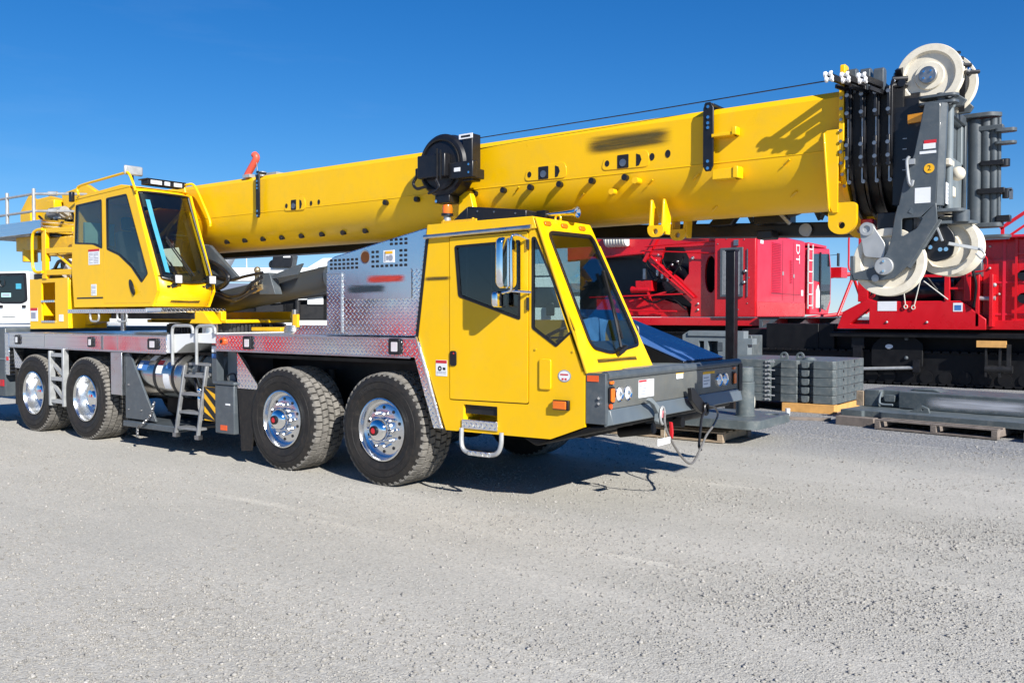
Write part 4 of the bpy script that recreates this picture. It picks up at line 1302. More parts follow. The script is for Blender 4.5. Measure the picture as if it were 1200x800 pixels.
hs = P('rear_hoist', MB().prism([(-9.3, 3.1), (-9.3, 3.45), (-9.0, 3.70), (-8.8, 3.6), (-8.3, 3.62), (-7.95, 3.55), (-7.6, 3.62), (-7.5, 3.05)], 'y', .80, .86)
       .prism([(-9.3, 3.1), (-9.3, 3.45), (-8.9, 3.68), (-7.8, 3.6), (-7.6, 3.05)], 'y', 1.9, 1.96).box(-9.3, -7.7, .86, 1.9, 3.06, 3.12).prism([(-7.75, 3.6), (-7.0, 3.68), (-6.6, 3.5), (-6.9, 2.9), (-7.5, 2.95)], 'y', .70, .78)
       .box(-9.1, -8.75, .70, .80, 3.2, 3.42).box(-8.2, -7.9, .66, .80, 3.35, 3.52), 'yellow', bevel=.012)
P('hoist_drum', MB().cyl((-8.55, .88, 3.36), (-8.55, 1.88, 3.36), .21, n=28), 'rope', hs)
P('hoist_motor', MB().cyl((-7.75, .55, 3.28), (-7.35, .55, 3.28), .085, n=20).box(-7.6, -7.4, .5, .72, 3.18, 3.3), 'galv', hs)
P('hoist_hose', MB().tube(smooth_path([(-8.5, .72, 3.3), (-8.1, .66, 3.15), (-7.9, .66, 3.25), (-7.6, .62, 3.12), (-7.2, .7, 3.2)]), .02).tube(smooth_path([(-7.3, .62, 3.3), (-7.1, .6, 3.1), (-6.9, .62, 2.95)]), .022), 'black', hs)
P('platform_motor', MB().box(-8.6, -7.9, .4, .9, 2.72, 2.94).cyl((-8.35, .5, 2.55), (-8.35, .5, 2.75), .11, n=18).cyl((-7.95, .55, 2.55), (-7.95, .55, 2.9), .07, n=16).box(-7.8, -6.7, .5, .8, 2.62, 2.9), 'yellow_dull', bevel=.01)
P('pump_group', MB().box(-7.3, -6.5, .45, .75, 2.28, 2.5).cyl((-7.6, .5, 2.35), (-7.1, .5, 2.35), .08, n=16).tube(smooth_path([(-7.5, .45, 2.4), (-7.2, .4, 2.52), (-6.9, .42, 2.35), (-6.6, .45, 2.5)]), .025), 'black')
P('filter_can', MB().cyl((-6.95, .38, 2.3), (-6.78, .38, 2.48), .09, n=18), 'white_dull')

# ---------------------------------------------------------------- operator's cab on the turntable
y0, y1 = .05, .90
cs = [(-6.14, 1.82), (-6.20, 2.4), (-6.08, 3.30), (-4.70, 3.365), (-4.60, 3.33), (-4.43, 2.90), (-4.11, 2.13), (-4.09, 2.02), (-4.21, 1.82)]
w1 = rpoly([(-6.10, 2.70), (-6.06, 3.235), (-5.38, 3.265), (-5.38, 2.60), (-5.62, 2.67)], .03)
w2 = rpoly([(-5.27, 3.27), (-4.77, 3.29), (-4.29, 2.235), (-4.44, 2.12), (-4.68, 2.33), (-4.98, 2.50), (-5.27, 2.585)], .03)
oc = P('operator_cab', MB().prism(cs, 'y', y0, y0 + .04, [w1, w2]), 'yellow', bevel=.008)
for w_, nm in ((w1, 'rear_side_window'), (w2, 'door_window')):
    P('window_seal', MB().prism(w_, 'y', y0 - .004, y0 + .03, [shrink(w_, .02)]), 'black', oc)
    P(nm, MB().prism(shrink(w_, .018), 'y', y0 + .004, y0 + .010), 'glass_cab', oc)
P('door_gap', MB().box(-5.345, -5.335, y0 - .002, y0 - .0005, 1.86, 3.30).box(-5.345, -4.22, y0 - .002, y0 - .0005, 1.865, 1.872), 'yellow_dull', oc)
P('air_vent', MB().box(-6.06, -5.38, y0 - .003, y0 - .0005, 1.935, 1.955), 'black', oc)
P('roof', MB().prism([(-6.08, 3.30), (-4.70, 3.365), (-4.66, 3.385), (-4.9, 3.42), (-6.05, 3.345)], 'y', y0 - .006, y1), 'yellow', oc, bevel=.012)
P('back_wall', MB().hexa([(-6.14, y0 + .04, 1.82), (-6.14, y1, 1.82), (-6.08, y1, 3.3), (-6.08, y0 + .04, 3.3), (-6.10, y0 + .04, 1.82), (-6.10, y1, 1.82), (-6.04, y1, 3.3), (-6.04, y0 + .04, 3.3)]), 'yellow', oc)
wf = rpoly([(-5.9, 2.3), (-5.9, 3.2), (-4.85, 3.25), (-4.45, 2.3)], .05)
fs_ = P('far_cab_side', MB().prism(cs, 'y', y1 - .03, y1, [wf]), 'yellow')
P('inner_trim', MB().prism(shrink(cs, .02), 'y', y1 - .036, y1 - .031, [shrink(wf, -.005)]), 'seat', fs_)
P('far_cab_window', MB().prism(shrink(wf, -.01), 'y', y1 - .02, y1 - .014), 'glass_cab', fs_)
P('cab_floor', MB().box(-6.1, -4.25, y0 + .04, y1 - .03, 1.83, 1.88), 'frame', oc)
# bulged front: profile bottom to top, swept across the cab with rounded corners
prof = [(-4.21, 1.82), (-4.12, 1.92), (-4.085, 2.04), (-4.10, 2.15), (-4.135, 2.23), (-4.27, 2.55), (-4.43, 2.90), (-4.56, 3.20), (-4.61, 3.32), (-4.69, 3.37)]
def fx(t, x):
    return x + .05 * (1 - (2 * t - 1) ** 2) - .07 * abs(2 * t - 1) ** 6
def front(rows, t0, t1, dip=0., out=0., nt=14):
    g_ = []
    for x, z in rows:
        r_ = []
        for i in range(nt + 1):
            t = t0 + (t1 - t0) * i / nt
            zz = z - dip * (1 - (2 * t - 1) ** 2)
            r_.append((fx(t, x) + out, y0 + .02 + (y1 - y0 - .02) * t, zz))
        g_.append(r_)
    return g_
def ip(z):
    for (xa, za), (xb, zb) in zip(prof, prof[1:]):
        if za <= z <= zb:
            return xa + (xb - xa) * (z - za) / (zb - za)
zs = [1.82, 1.87, 1.92, 1.98, 2.04, 2.10, 2.16, 2.215]
g1 = front([(ip(z), z) for z in zs], 0, 1)
for i, r_ in enumerate(g1):      # the sill of the windscreen sags towards the middle
    f_ = i / (len(g1) - 1)
    for j, p in enumerate(r_):
        t = j / 14
        d = .075 * (1 - (2 * t - 1) ** 2) * f_
        r_[j] = (p[0] + .0 * d, p[1], p[2] - d)
P('front_panel', MB().grid(g1, thick=.03), 'yellow', oc)
zs = [2.215 + (3.30 - 2.215) * i / 10 for i in range(11)]
P('near_pillar', MB().grid(front([(ip(z), z) for z in zs], 0, .075, nt=4), thick=.03), 'yellow', oc)
P('far_pillar', MB().grid(front([(ip(z), z) for z in zs], .93, 1, nt=4), thick=.03), 'yellow', oc)
P('front_header', MB().grid(front([(ip(z), z) for z in (3.30, 3.33, 3.365)], 0, 1), thick=.03), 'yellow', oc)
gz = [2.12 + (3.31 - 2.12) * i / 12 for i in range(13)]
gg = front([(ip(z), z) for z in gz], .065, .94, out=.010)
for i, r_ in enumerate(gg):
    f_ = 1 - i / 12
    for j, p in enumerate(r_):
        t = .065 + .875 * j / 14
        d = (.075 * (1 - (2 * t - 1) ** 2) - .085) * f_ ** 3
        r_[j] = (p[0], p[1], p[2] - d)
wsc = P('front_windscreen', MB().grid(gg, thick=.005), 'glass_cab', oc)
P('screen_border', MB().tube([(p[0] + .004, p[1], p[2]) for p in gg[0]] + [(r_[-1][0] + .004, r_[-1][1], r_[-1][2]) for r_ in gg[1:]] + [(p[0] + .004, p[1], p[2]) for p in gg[-1][::-1]] + [(r_[0][0] + .004, r_[0][1], r_[0][2]) for r_ in gg[::-1][1:]], .014, 6), 'black', oc)
P('screen_band', MB().grid([[(p[0] - .012, p[1], p[2]) for p in r_] for r_ in gg[-3:]], thick=.003), 'black', oc)
P('screen_strip', MB().grid([[(p[0] + .007, p[1], p[2]) for p in r_[1:3]] for r_ in gg[1:12]], thick=.002), 'blue_strip', oc)
mb = MB()
def gpt(a, b, o=.02):
    i = min(int(b), 11); j = min(int(a), 13)
    p = V(gg[i][j]).lerp(V(gg[i][j + 1]), a - j).lerp(V(gg[i + 1][j]).lerp(V(gg[i + 1][j + 1]), a - j), b - i)
    return p + V((o, 0, o * .3))
mb.bar(gpt(8.2, .8, .03), gpt(3.2, 5.9, .03), .014, .018).bar(gpt(7.2, 1.0, .03), gpt(3.0, 5.4, .03), .012, .016).bar(gpt(3.5, .1, .03), gpt(4.6, .3, .03), .04, .03)
mb.bar(gpt(3.6, .1, .04), gpt(2.4, 2.4, .03), .016, .02)
P('screen_wiper', mb, 'deep_black', oc)
P('worn_lettering', MB().grid([[(p[0] + .004, p[1], p[2]) for p in r_[3:11]] for r_ in g1[1:3]], thick=.001), 'smear_black', oc)
for y, z in ((.29, 2.17), (.79, 2.175)):
    wl = P('work_light', MB().box(-4.06, -3.99, y - .055, y + .055, z - .06, z + .055), 'black', bevel=.01)
    P('light_lens', MB().box(-3.99, -3.982, y - .046, y + .046, z - .05, z + .046), 'sticker', wl, bevel=.004)
    P('light_bracket', MB().bar((-4.08, y - .05, z - .1), (-4.03, y, z - .06), .03, .05).box(-4.10, -4.06, y - .11, y - .07, z - .11, z - .08), 'black', wl)
lb = P('roof_light_bar', MB().box(-4.78, -4.62, .26, .80, 3.425, 3.50).box(-4.82, -4.60, .24, .82, 3.49, 3.505), 'black', bevel=.012)
P('bar_lens', MB().box(-4.62, -4.612, .30, .46, 3.435, 3.485).box(-4.62, -4.612, .50, .58, 3.435, 3.485).box(-4.62, -4.612, .64, .76, 3.435, 3.485), 'lens', lb)
rm = P('roof_mirror', MB().box(-4.76, -4.72, .0, .26, 3.53, 3.655), 'galv', bevel=.02)
P('mirror_stalk', MB().bar((-4.74, .13, 3.40), (-4.74, .12, 3.55), .016), 'black', rm)
P('near_roof_rail', MB().tube(smooth_path([(-5.94, .03, 3.36), (-5.97, .03, 3.45), (-5.86, .03, 3.49), (-5.3, .03, 3.525), (-4.78, .03, 3.555), (-4.68, .03, 3.54), (-4.60, .03, 3.44), (-4.52, .03, 3.30)], 6), .017, 8), 'yellow')
P('far_roof_rail', MB().tube(smooth_path([(-4.66, .84, 3.38), (-4.68, .84, 3.46), (-4.62, .86, 3.49), (-4.53, .90, 3.46), (-4.35, .92, 3.18), (-4.24, .93, 2.98), (-4.23, .93, 2.9)], 6), .017, 8), 'yellow')
P('rear_clearance_lamp', MB().box(-6.16, -6.08, .0, .05, 3.28, 3.42), 'black', bevel=.01)
dh = P('cab_door_handle', MB().prism([(-4.66 + .05 * cos(a) - .045 * sin(a), 2.07 + .105 * sin(a)) for a in [2 * pi * i / 18 for i in range(18)]], 'y', y0 - .012, y0 - .0005), 'black', bevel=.004)
P('handle_lever', MB().bar((-4.64, y0 - .022, 2.08), (-4.58, y0 - .022, 1.99), .035, .02, (0, 1, 0)), 'frame', dh)
k1 = decal('cab_notice', -5.74, -5.45, 2.395, 2.60, y0 - .001)
P('notice_header', MB().box(-5.74, -5.45, y0 - .0045, y0 - .0035, 2.575, 2.605), 'ink_red', k1)
P('notice_text', lines_y(-5.72, -5.62, 2.41, 2.56, 7, y0 - .0035), 'ink', k1)
P('notice_text', lines_y(-5.60, -5.48, 2.41, 2.56, 7, y0 - .0035), 'ink', k1)
k2 = decal('cab_notice', -5.68, -5.54, 1.975, 2.13, y0 - .001)
P('notice_text', lines_y(-5.67, -5.56, 1.98, 2.11, 6, y0 - .0035), 'ink', k2)
cl = P('cab_ledge', MB().box(-6.17, -4.22, -.03, .9, 1.735, 1.79), 'tp_xz', bevel=.005)
P('front_ledge', MB().box(-4.25, -3.90, -.02, .92, 1.745, 1.80), 'tp_yz', cl, bevel=.005)
P('ledge_loop', MB().tube(smooth_path([(-5.60, -.01, 1.735), (-5.60, -.01, 1.67), (-5.56, -.01, 1.63), (-5.42, -.01, 1.63), (-5.38, -.01, 1.67), (-5.38, -.01, 1.735)]), .014, 8)
  .tube(smooth_path([(-4.92, -.01, 1.735), (-4.92, -.01, 1.67), (-4.88, -.01, 1.63), (-4.74, -.01, 1.63), (-4.70, -.01, 1.67), (-4.70, -.01, 1.735)]), .014, 8), 'galv', cl)
P('ledge_strut', MB().cyl((-5.06, .15, 1.50), (-5.06, .15, 1.74), .032, n=14), 'steel', cl)
P('cab_carrier', MB().box(-5.9, -3.9, .45, .615, 1.66, 1.735), 'frame', bevel=.01)
# cab interior
os_ = P('operator_seat', MB().box(-5.35, -4.85, .28, .70, 2.12, 2.28).bar((-5.3, .49, 2.2), (-5.42, .49, 2.85), .44, .14, (1, 0, 0)).box(-5.48, -5.36, .36, .62, 2.88, 3.06).box(-5.3, -4.95, .2, .28, 2.35, 2.42), 'seat', bevel=.04)
P('cab_console', MB().box(-4.7, -4.42, .2, .78, 1.9, 2.25).box(-6.0, -5.6, .2, .8, 1.9, 2.45), 'seat', oc, bevel=.03)
P('wrapped_panel', MB().box(-6.0, -5.96, .12, .55, 2.70, 3.0), 'teal', oc)
P('paper_manual', MB().hexa([(-4.50, .42, 2.36), (-4.47, .66, 2.36), (-4.56, .66, 2.62), (-4.59, .42, 2.58), (-4.49, .42, 2.36), (-4.46, .66, 2.36), (-4.55, .66, 2.62), (-4.58, .42, 2.58)]), 'sticker', oc)
P('computer_screen', MB().box(-4.62, -4.58, .56, .74, 2.55, 2.74), 'black', oc)
P('window_bracket', MB().bar((-6.0, .84, 2.4), (-4.6, .84, 3.2), .05, .03), 'yellow_dull', oc)

# ---------------------------------------------------------------- boom
BY = 1.42
sec = [(1.0, 3.08), (1.0, 3.45), (1.05, 3.505), (1.79, 3.505), (1.84, 3.45), (1.84, 3.08)]
for i in range(1, 20):
    a = pi * i / 20
    sec.append((BY + .42 * cos(a), 3.08 - .49 * sin(a)))
bm_ = P('boom', MB().prism(sec, 'x', -7.6, 4.06), 'yellow', smooth=24)
P('weld_bead', MB().tube([(-7.5, 1.004, 3.03), (4.02, 1.004, 3.03)], .006, 6), 'yellow', bm_)
def boomy(z):
    return 1.0 if z >= 3.08 else BY - .42 * math.sqrt(max(0, 1 - ((3.08 - z) / .49) ** 2))
mb = MB()
for x in [-4.15, -3.76, -3.38, -3.0, -2.62, -2.24, -1.86, -1.48]:
    y = boomy(2.71)
    mb.cyl((x, y + .02, 2.71), (x, y - .035, 2.70), .030, n=10)
for x in (-1.0, -.52, -.1, .30, .68, 1.02, 1.37, 1.74, 2.10):
    mb.cyl((x, 1.02, 2.985), (x, .962, 2.985), .030, n=10)
P('side_bolt', mb, 'black', bm_)
mb = MB()
for x, z in ((.85, 2.98), (1.6, 2.86), (2.35, 2.92), (2.80, 2.93), (3.2, 2.95), (3.62, 2.97), (3.64, 2.72), (2.9, 2.66)):
    y = boomy(z)
    mb.bar((x - .03, y - .005, z - .02), (x + .03, y - .03, z + .02), .012, .012)
P('cable_clip', mb, 'yellow', bm_)
def cutout(x, z, s=1.):
    pl = P('pin_plate', MB().prism(rpoly([(x - .24 * s, z - .06), (x - .2 * s, z + .07), (x + .26 * s, z + .09), (x + .28 * s, z - .07)], .06), 'y', .994, 1.0), 'yellow', bm_, bevel=.002)
    P('pin_hole', MB().prism(circle(x - .17 * s, z, .024, 14, .03), 'y', .9915, .9935), 'ink_black', pl)
    P('pin_window', MB().prism(rrect(x - .06 * s, x + .06 * s, z - .06, z + .065, .008), 'y', .9915, .9935), 'ink_black', pl)
    P('pin_head', MB().cyl((x, .9915, z - .01), (x, .985, z - .01), .035, n=16), 'steel', pl)
    P('pin_hole', MB().prism([(x + .14 * s, z - .055), (x + .17 * s, z - .05), (x + .195 * s, z), (x + .18 * s, z + .045), (x + .14 * s, z + .06)], 'y', .9915, .9935), 'ink_black', pl)
cutout(1.17, 3.115)
cutout(2.07, 3.135)
cutout(-2.60, 3.075, .8)
P('pin_hole', MB().prism(circle(2.37, 3.15, .026, 14, .034), 'y', .9965, .9985).prism(circle(2.53, 3.16, .026, 14, .036), 'y', .9965, .9985)
  .prism(circle(-2.28, 3.075, .022, 12, .03), 'y', .9965, .9985).prism(circle(-2.14, 3.08, .022, 12, .03), 'y', .9965, .9985), 'ink_black', bm_)
P('worn_lettering', MB().box(1.63, 2.60, .9945, .9965, 3.22, 3.42), 'smear_brown', bm_)
for x0 in (2.90, -3.26):
    s_ = .095 if x0 > 0 else .07
    bk = P('jib_strap', MB().prism([(x0, 3.0), (x0 + s_ * .25, 2.955), (x0 + s_ * .75, 2.955), (x0 + s_, 3.0), (x0 + s_, 3.50), (x0 + s_ * .7, 3.55), (x0 + s_ * .2, 3.55), (x0, 3.50)], 'y', .93, .95)
           .bar((x0 + s_ / 2, .94, 3.53), (x0 + s_ / 2, 1.3, 3.53), s_ * .9, .02), 'black', bevel=.004)
    mb = MB()
    for z in (3.51, 3.42, 3.37, 3.33, 3.04, 2.98):
        mb.cyl((x0 + s_ / 2, .93, z), (x0 + s_ / 2, .922, z), .014, n=10)
    P('strap_bolt', mb, 'chrome', bk)
P('boom_lug', MB().box(2.98, 3.20, .92, 1.0, 3.24, 3.27).box(3.17, 3.21, .91, 1.0, 3.24, 3.31), 'yellow', bm_, bevel=.006)
P('boom_lug', MB().box(3.0, 3.22, .90, 1.02, 2.87, 2.96).box(3.19, 3.235, .89, 1.02, 2.87, 2.97), 'yellow', bm_, bevel=.006)
P('hose_stub', MB().cyl((2.23, 1.02, 2.94), (2.23, .93, 2.94), .03, n=12).cyl((1.98, 1.0, 2.86), (1.98, .93, 2.86), .028, n=12), 'yellow', bm_)
for y in (1.0, 1.45):
    for x in (2.35, 2.475):
        P('jib_lug', MB().prism([(x, 2.76), (x + .022, 2.76), (x + .03, 2.46), (x, 2.46)], 'y', y + .0, y + .03).prism([(y - .03, 2.50), (y + .04, 2.44), (y + .12, 2.44), (y + .14, 2.60), (y + .03, 2.76), (y + .0, 2.76)], 'x', x, x + .022), 'yellow', bm_, bevel=.006)
    pe = P('lug_eye', MB().prism(rpoly([(2.345, 2.52), (2.345, 2.46), (2.38, 2.415), (2.47, 2.415), (2.505, 2.46), (2.505, 2.52)], .035), 'y', y - .04, y - .012, [circle(2.425, 2.465, .026, 16)]), 'yellow', bm_, bevel=.005)
    P('lug_pin', MB().cyl((2.425, y - .005, 2.465), (2.425, y + .1, 2.465), .026, n=16), 'steel', pe)
P('boom_rest_bracket', MB().prism([(.12, 2.5), (.16, 3.0), (.30, 3.0), (.42, 2.55)], 'y', .90, .98), 'yellow', bevel=.008)
P('boom_rest_arm', MB().prism([(-.52, 2.30), (-.36, 2.60), (-.28, 2.66), (-.05, 2.38), (-.1, 2.33)], 'y', .98, 1.06), 'yellow', bevel=.01)
P('rest_pad', MB().prism([(-.6, 2.35), (-.6, 2.52), (-.42, 2.52), (-.25, 2.35)], 'y', .92, .98), 'slate', bevel=.006)
# front collar of the base section
def ring(x0, x1, grow, inner=.05, low=1.):
    o_ = [(BY + (y - BY) * (1 + grow / .42), 3.0 + (z - 3.0) * (1 + grow / .5)) for y, z in sec]
    o_ = [(y, z if z > 3 else 3.0 + (z - 3.0) * low) for y, z in o_]
    i_ = [(BY + (y - BY) * (1 - inner / .42), 3.0 + (z - 3.0) * (1 - inner / .5)) for y, z in sec]
    return MB().prism(o_, 'x', x0, x1, [i_])
bc_ = P('boom_collar', ring(4.06, 4.10, .075), 'yellow', bevel=.004)
P('collar_bolt', MB().add([], []).box(4.10, 4.112, .925, .935, 3.0, 3.01), 'black', bc_)
mb = MB()
for k in range(11):
    z = 3.42 - k * .085
    y = (1.0 if z >= 3.02 else BY - .42 * math.sqrt(max(.05, 1 - ((3.02 - z) / .42) ** 2)))
    mb.cyl((4.08, y - .078, z), (4.08, y - .088, z), .013, n=8)
P('rim_bolt', mb, 'steel', bc_)
P('collar_rib', MB().prism([(3.94, 3.16), (3.97, 3.18), (4.06, 3.18), (4.06, 2.52), (4.02, 2.52), (3.97, 2.62)], 'y', .925, .94).prism([(3.94, 3.16), (3.955, 3.16), (4.0, 2.53), (3.985, 2.56)], 'y', .91, 1.02)
  .box(3.955, 4.06, .93, 1.02, 3.0, 3.012).box(3.965, 4.06, .93, 1.05, 2.76, 2.772), 'yellow', bc_, bevel=.003)
P('collar_top_tab', MB().prism(rrect(.93, 1.05, 3.45, 3.69, .025), 'x', 4.065, 4.10), 'yellow', bc_, bevel=.004)
P('collar_lug', MB().prism(rpoly([(3.98, 2.60), (3.98, 2.40), (4.04, 2.35), (4.14, 2.35), (4.20, 2.42), (4.20, 2.60)], .04), 'y', .94, .99, [circle(4.085, 2.42, .028, 14)])
  .prism(rpoly([(4.0, 2.60), (4.0, 2.40), (4.06, 2.35), (4.16, 2.35), (4.24, 2.42), (4.24, 2.60)], .04), 'y', 1.42, 1.47, [circle(4.1, 2.42, .03, 14)]), 'yellow', bc_, bevel=.004)
P('red_plug', MB().box(4.20, 4.30, 1.05, 1.3, 2.40, 2.47), 'red', bc_, bevel=.01)
# telescoped inner sections: one collar behind another, all black
P('inner_boom', MB().prism([(BY + (y - BY) * .84, 3.0 + (z - 3.0) * .84) for y, z in sec], 'x', 4.05, 4.62), 'black', smooth=24)
for i, x in enumerate((4.13, 4.235, 4.335, 4.43)):
    gr = .062 - i * .011
    cl_ = P('section_collar', ring(x, x + .022, gr, .10, 1.13), 'black', bevel=.003)
    P('collar_sleeve', ring(x + .022, x + .085, gr - .05, .10, 1.13), 'frame', cl_)
    mb, mc, me_ = MB(), MB(), MB()
    yb = 1.0 - gr
    mb.box(x - .012, x + .012, yb - .035, yb - .002, 3.25, 3.47).box(x - .012, x + .012, yb - .03, yb - .002, 2.86, 3.10)
    for z in (3.43, 3.29, 3.04, 2.94, 2.88, 2.76):
        y = (1.0 if z >= 3.02 else BY - .42 * math.sqrt(max(.05, 1 - ((3.02 - z) / .42) ** 2))) - gr
        mc.cyl((x, y - .028, z), (x, y - .045, z), .016, n=10)
    P('wear_pad_block', mb, 'black', cl_, bevel=.004)
    P('pad_bolt', mc, 'steel', cl_)
    if i < 3:
        P('anchor_tab', MB().prism(rrect(.98, 1.08, 3.45, 3.655 - .012 * i, .025), 'x', x - .03, x + .045), 'slate', cl_, bevel=.004)
    P('edge_strip', MB().prism([(x - .004, 3.35), (x + .004, 3.35), (x + .01, 2.75), (x + .0, 2.75)], 'y', yb - .008, yb - .0005), 'steel', cl_)
for x, z in ((4.055, 3.55), (4.18, 3.525), (4.305, 3.50)):
    ca = P('cable_anchor', MB().bar((x, .74, z), (x + .06, .98, z - .01), .035, .045).bar((x - .01, .72, z + .03), (x + .01, .72, z - .03), .022, .03).bar((x + .02, .80, z - .06), (x + .09, .97, z - .08), .02, .03), 'black')
    mb = MB()
    for dx, dz in ((-.015, .02), (-.005, -.02)):
        mb.lathe([(.012, -.035), (.024, -.03), (.024, -.015), (.014, -.008), (.014, .008), (.024, .015), (.024, .03), (.012, .035)], (x + dx, .715, z + dz), 'x', 12)
    P('anchor_spool', mb, 'spool', ca)

# ---------------------------------------------------------------- boom head
bh = P('boom_head', MB().prism([(4.70, 3.29), (4.81, 3.28), (4.81, 3.02), (4.785, 2.52), (4.52, 2.52), (4.56, 2.73), (4.63, 2.92)], 'y', .89, .92)
       .hexa([(4.785, .89, 2.52), (4.83, .93, 2.52), (4.83, .97, 2.52), (4.785, .93, 2.52), (4.812, .89, 3.28), (4.85, .93, 3.28), (4.85, .97, 3.28), (4.812, .93, 3.28)])
       .prism([(4.60, 3.36), (4.82, 3.30), (4.82, 2.50), (4.52, 2.52)], 'y', 1.84, 1.90).box(4.55, 4.80, .92, 1.84, 2.50, 2.54), 'slate', bevel=.006)
P('head_core', MB().box(4.45, 4.70, 1.02, 1.84, 2.56, 3.31), 'black', bh)
mb = MB()
for z in (3.06, 2.98, 2.9, 2.82):
    mb.box(4.52, 4.55, 1.013, 1.019, z, z + .007)
P('wear_mark', mb, 'galv', bh)
P('head_panel', MB().box(4.70, 4.76, 1.25, 1.80, 2.95, 3.25), 'slate', bh, bevel=.006)
P('head_frame', MB().box(4.76, 4.80, 1.78, 1.84, 2.5, 3.3).box(4.74, 4.80, 1.25, 1.84, 2.50, 2.95).box(4.72, 4.80, 1.2, 1.84, 3.25, 3.30), 'slate_light', bh, bevel=.006)
P('head_pipe', MB().cyl((4.83, 1.10, 2.5), (4.83, 1.10, 3.28), .032, n=16).sph((4.83, 1.10, 3.30), .045, 8), 'slate_light', bh)
P('head_pipe', MB().cyl((4.79, 1.02, 2.5), (4.79, 1.02, 3.28), .018, n=12), 'black', bh)
P('latch_block', MB().box(4.80, 4.86, 1.0, 1.16, 2.83, 2.88).sph((4.86, 1.3, 2.80), .055, 8).box(4.80, 4.84, 1.2, 1.34, 2.62, 2.7), 'nylon', bh, bevel=.008)
P('side_lamp', MB().hexa([(4.56, .985, 3.17), (4.73, .945, 3.17), (4.73, .965, 3.17), (4.56, 1.01, 3.17), (4.56, .985, 3.235), (4.73, .945, 3.235), (4.73, .965, 3.235), (4.56, 1.01, 3.235)]), 'amber_bright', bh)
h1 = decal('head_notice', 4.64, 4.75, 2.545, 2.66, .889, parent=bh)
h2 = decal('head_notice', 4.695, 4.78, 2.945, 2.985, .889, parent=bh)
decal('notice_header', 4.70, 4.785, 2.985, 3.01, .889, 'ink_red', bh)
decal('head_notice', 4.67, 4.785, 2.91, 2.93, .889, 'sticker', bh)
yc = P('number_disc', MB().prism(circle(4.738, 2.80, .036, 24), 'y', .886, .889), 'ink_yellow', bh)
text_mesh('number', '2', .055, M['ink_black'], yc, (4.738, .8855, 2.80), (R(90), 0, 0), .0005)
mb = MB().box(4.835, 4.8375, .98, 1.09, 2.54, 2.70)
P('head_notice', mb, 'sticker', bh)
mb = MB()
for k in range(5):
    mb.box(4.8376, 4.8382, .99, 1.08, 2.56 + k * .028, 2.566 + k * .028)
P('notice_text', mb, 'ink', bh)
P('cable_clip', MB().tube(smooth_path([(4.60, .875, 2.90), (4.585, .87, 2.86), (4.60, .87, 2.72), (4.62, .87, 2.68), (4.63, .87, 2.72)]), .012, 8).box(4.60, 4.64, .87, .89, 2.84, 2.88), 'galv', bh)
# upper sheaves
def sheave(c, r, w, name='sheave', grooves=1, hub=.42):
    pr = [(r * .12, -w / 2 + .012), (r * hub, -w / 2 + .012), (r * (hub + .03), -w / 2 + .028), (r * .72, -w / 2 + .028), (r * .78, -w / 2), (r * .985, -w / 2), (r, -w / 2 + .008)]
    for k in range(grooves):
        a = -w / 2 + w * k / grooves
        b = -w / 2 + w * (k + 1) / grooves
        m_ = (a + b) / 2
        if k:
            pr.append((r, a + .004))
        pr += [(r * .9, m_ - .008), (r * .9, m_ + .008), (r, b - .006)]
    pr += [(r * .985, w / 2), (r * .78, w / 2), (r * .72, w / 2 - .028), (r * .12, w / 2 - .028)]
    return P(name, MB().lathe(pr, c, 'y', 56, 1, closed=True), 'nylon', smooth=30)
def boss(par, c, r, y, m='steel', n=4):
    b = P('sheave_boss', MB().cyl((c[0], y + .06, c[2]), (c[0], y - .02, c[2]), r, n=28), m, par, bevel=.004)
    mb = MB()
    for k in range(n):
        a = 2 * pi * (k + .5) / n
        mb.cyl((c[0] + r * .55 * cos(a), y - .02, c[2] + r * .55 * sin(a)), (c[0] + r * .55 * cos(a), y - .03, c[2] + r * .55 * sin(a)), r * .14, n=8)
    P('boss_bolt', mb, 'chrome', par)
c1 = (4.685, 1.13, 3.54)
us = sheave(c1, .24, .075)
boss(us, (4.68, 1.1, 3.54), .065, 1.085)
us2 = sheave((4.73, 1.42, 3.52), .24, .075)
P('sheave_axle', MB().cyl((4.69, 1.1, 3.54), (4.72, 1.7, 3.53), .04, n=16), 'steel')
P('upper_sheave_bracket', MB().prism([(4.42, 3.42), (4.50, 3.46), (4.68, 3.54), (4.76, 3.54), (4.86, 3.40), (4.93, 3.345), (4.90, 3.30), (4.60, 3.30), (4.44, 3.36)], 'y', 1.20, 1.24)
  .prism([(4.42, 3.42), (4.50, 3.46), (4.68, 3.54), (4.76, 3.54), (4.88, 3.40), (4.93, 3.345), (4.90, 3.30), (4.60, 3.30), (4.44, 3.36)], 'y', 1.50, 1.54).box(4.45, 4.82, 1.175, 1.84, 3.26, 3.33), 'slate', bevel=.006)
P('shackle_plate', MB().prism(rpoly([(4.64, .94), (4.90, .94), (4.92, 1.02), (4.87, 1.08), (4.64, 1.08)], .04), 'z', 3.285, 3.305, [circle(4.86, 1.01, .025, 12)])
  .prism(rpoly([(4.64, .94), (4.90, .94), (4.92, 1.02), (4.87, 1.08), (4.64, 1.08)], .04), 'z', 3.335, 3.355, [circle(4.86, 1.01, .025, 12)]).cyl((4.79, 1.0, 3.27), (4.79, 1.0, 3.37), .03, n=14), 'slate', bevel=.004)
mb = MB()
for z, y in ((3.57, 1.05), (3.62, 1.05), (3.66, 1.1)):
    mb.cyl((4.43, y, z - .08), (4.53, y + .05, z - .08), .022, n=10)
mb.bar((4.50, 1.2, 3.42), (4.47, 1.08, 3.62), .05, .04).cyl((4.5, 1.04, 3.50), (4.5, 1.25, 3.50), .03, n=10)
P('rope_guard', mb, 'black')
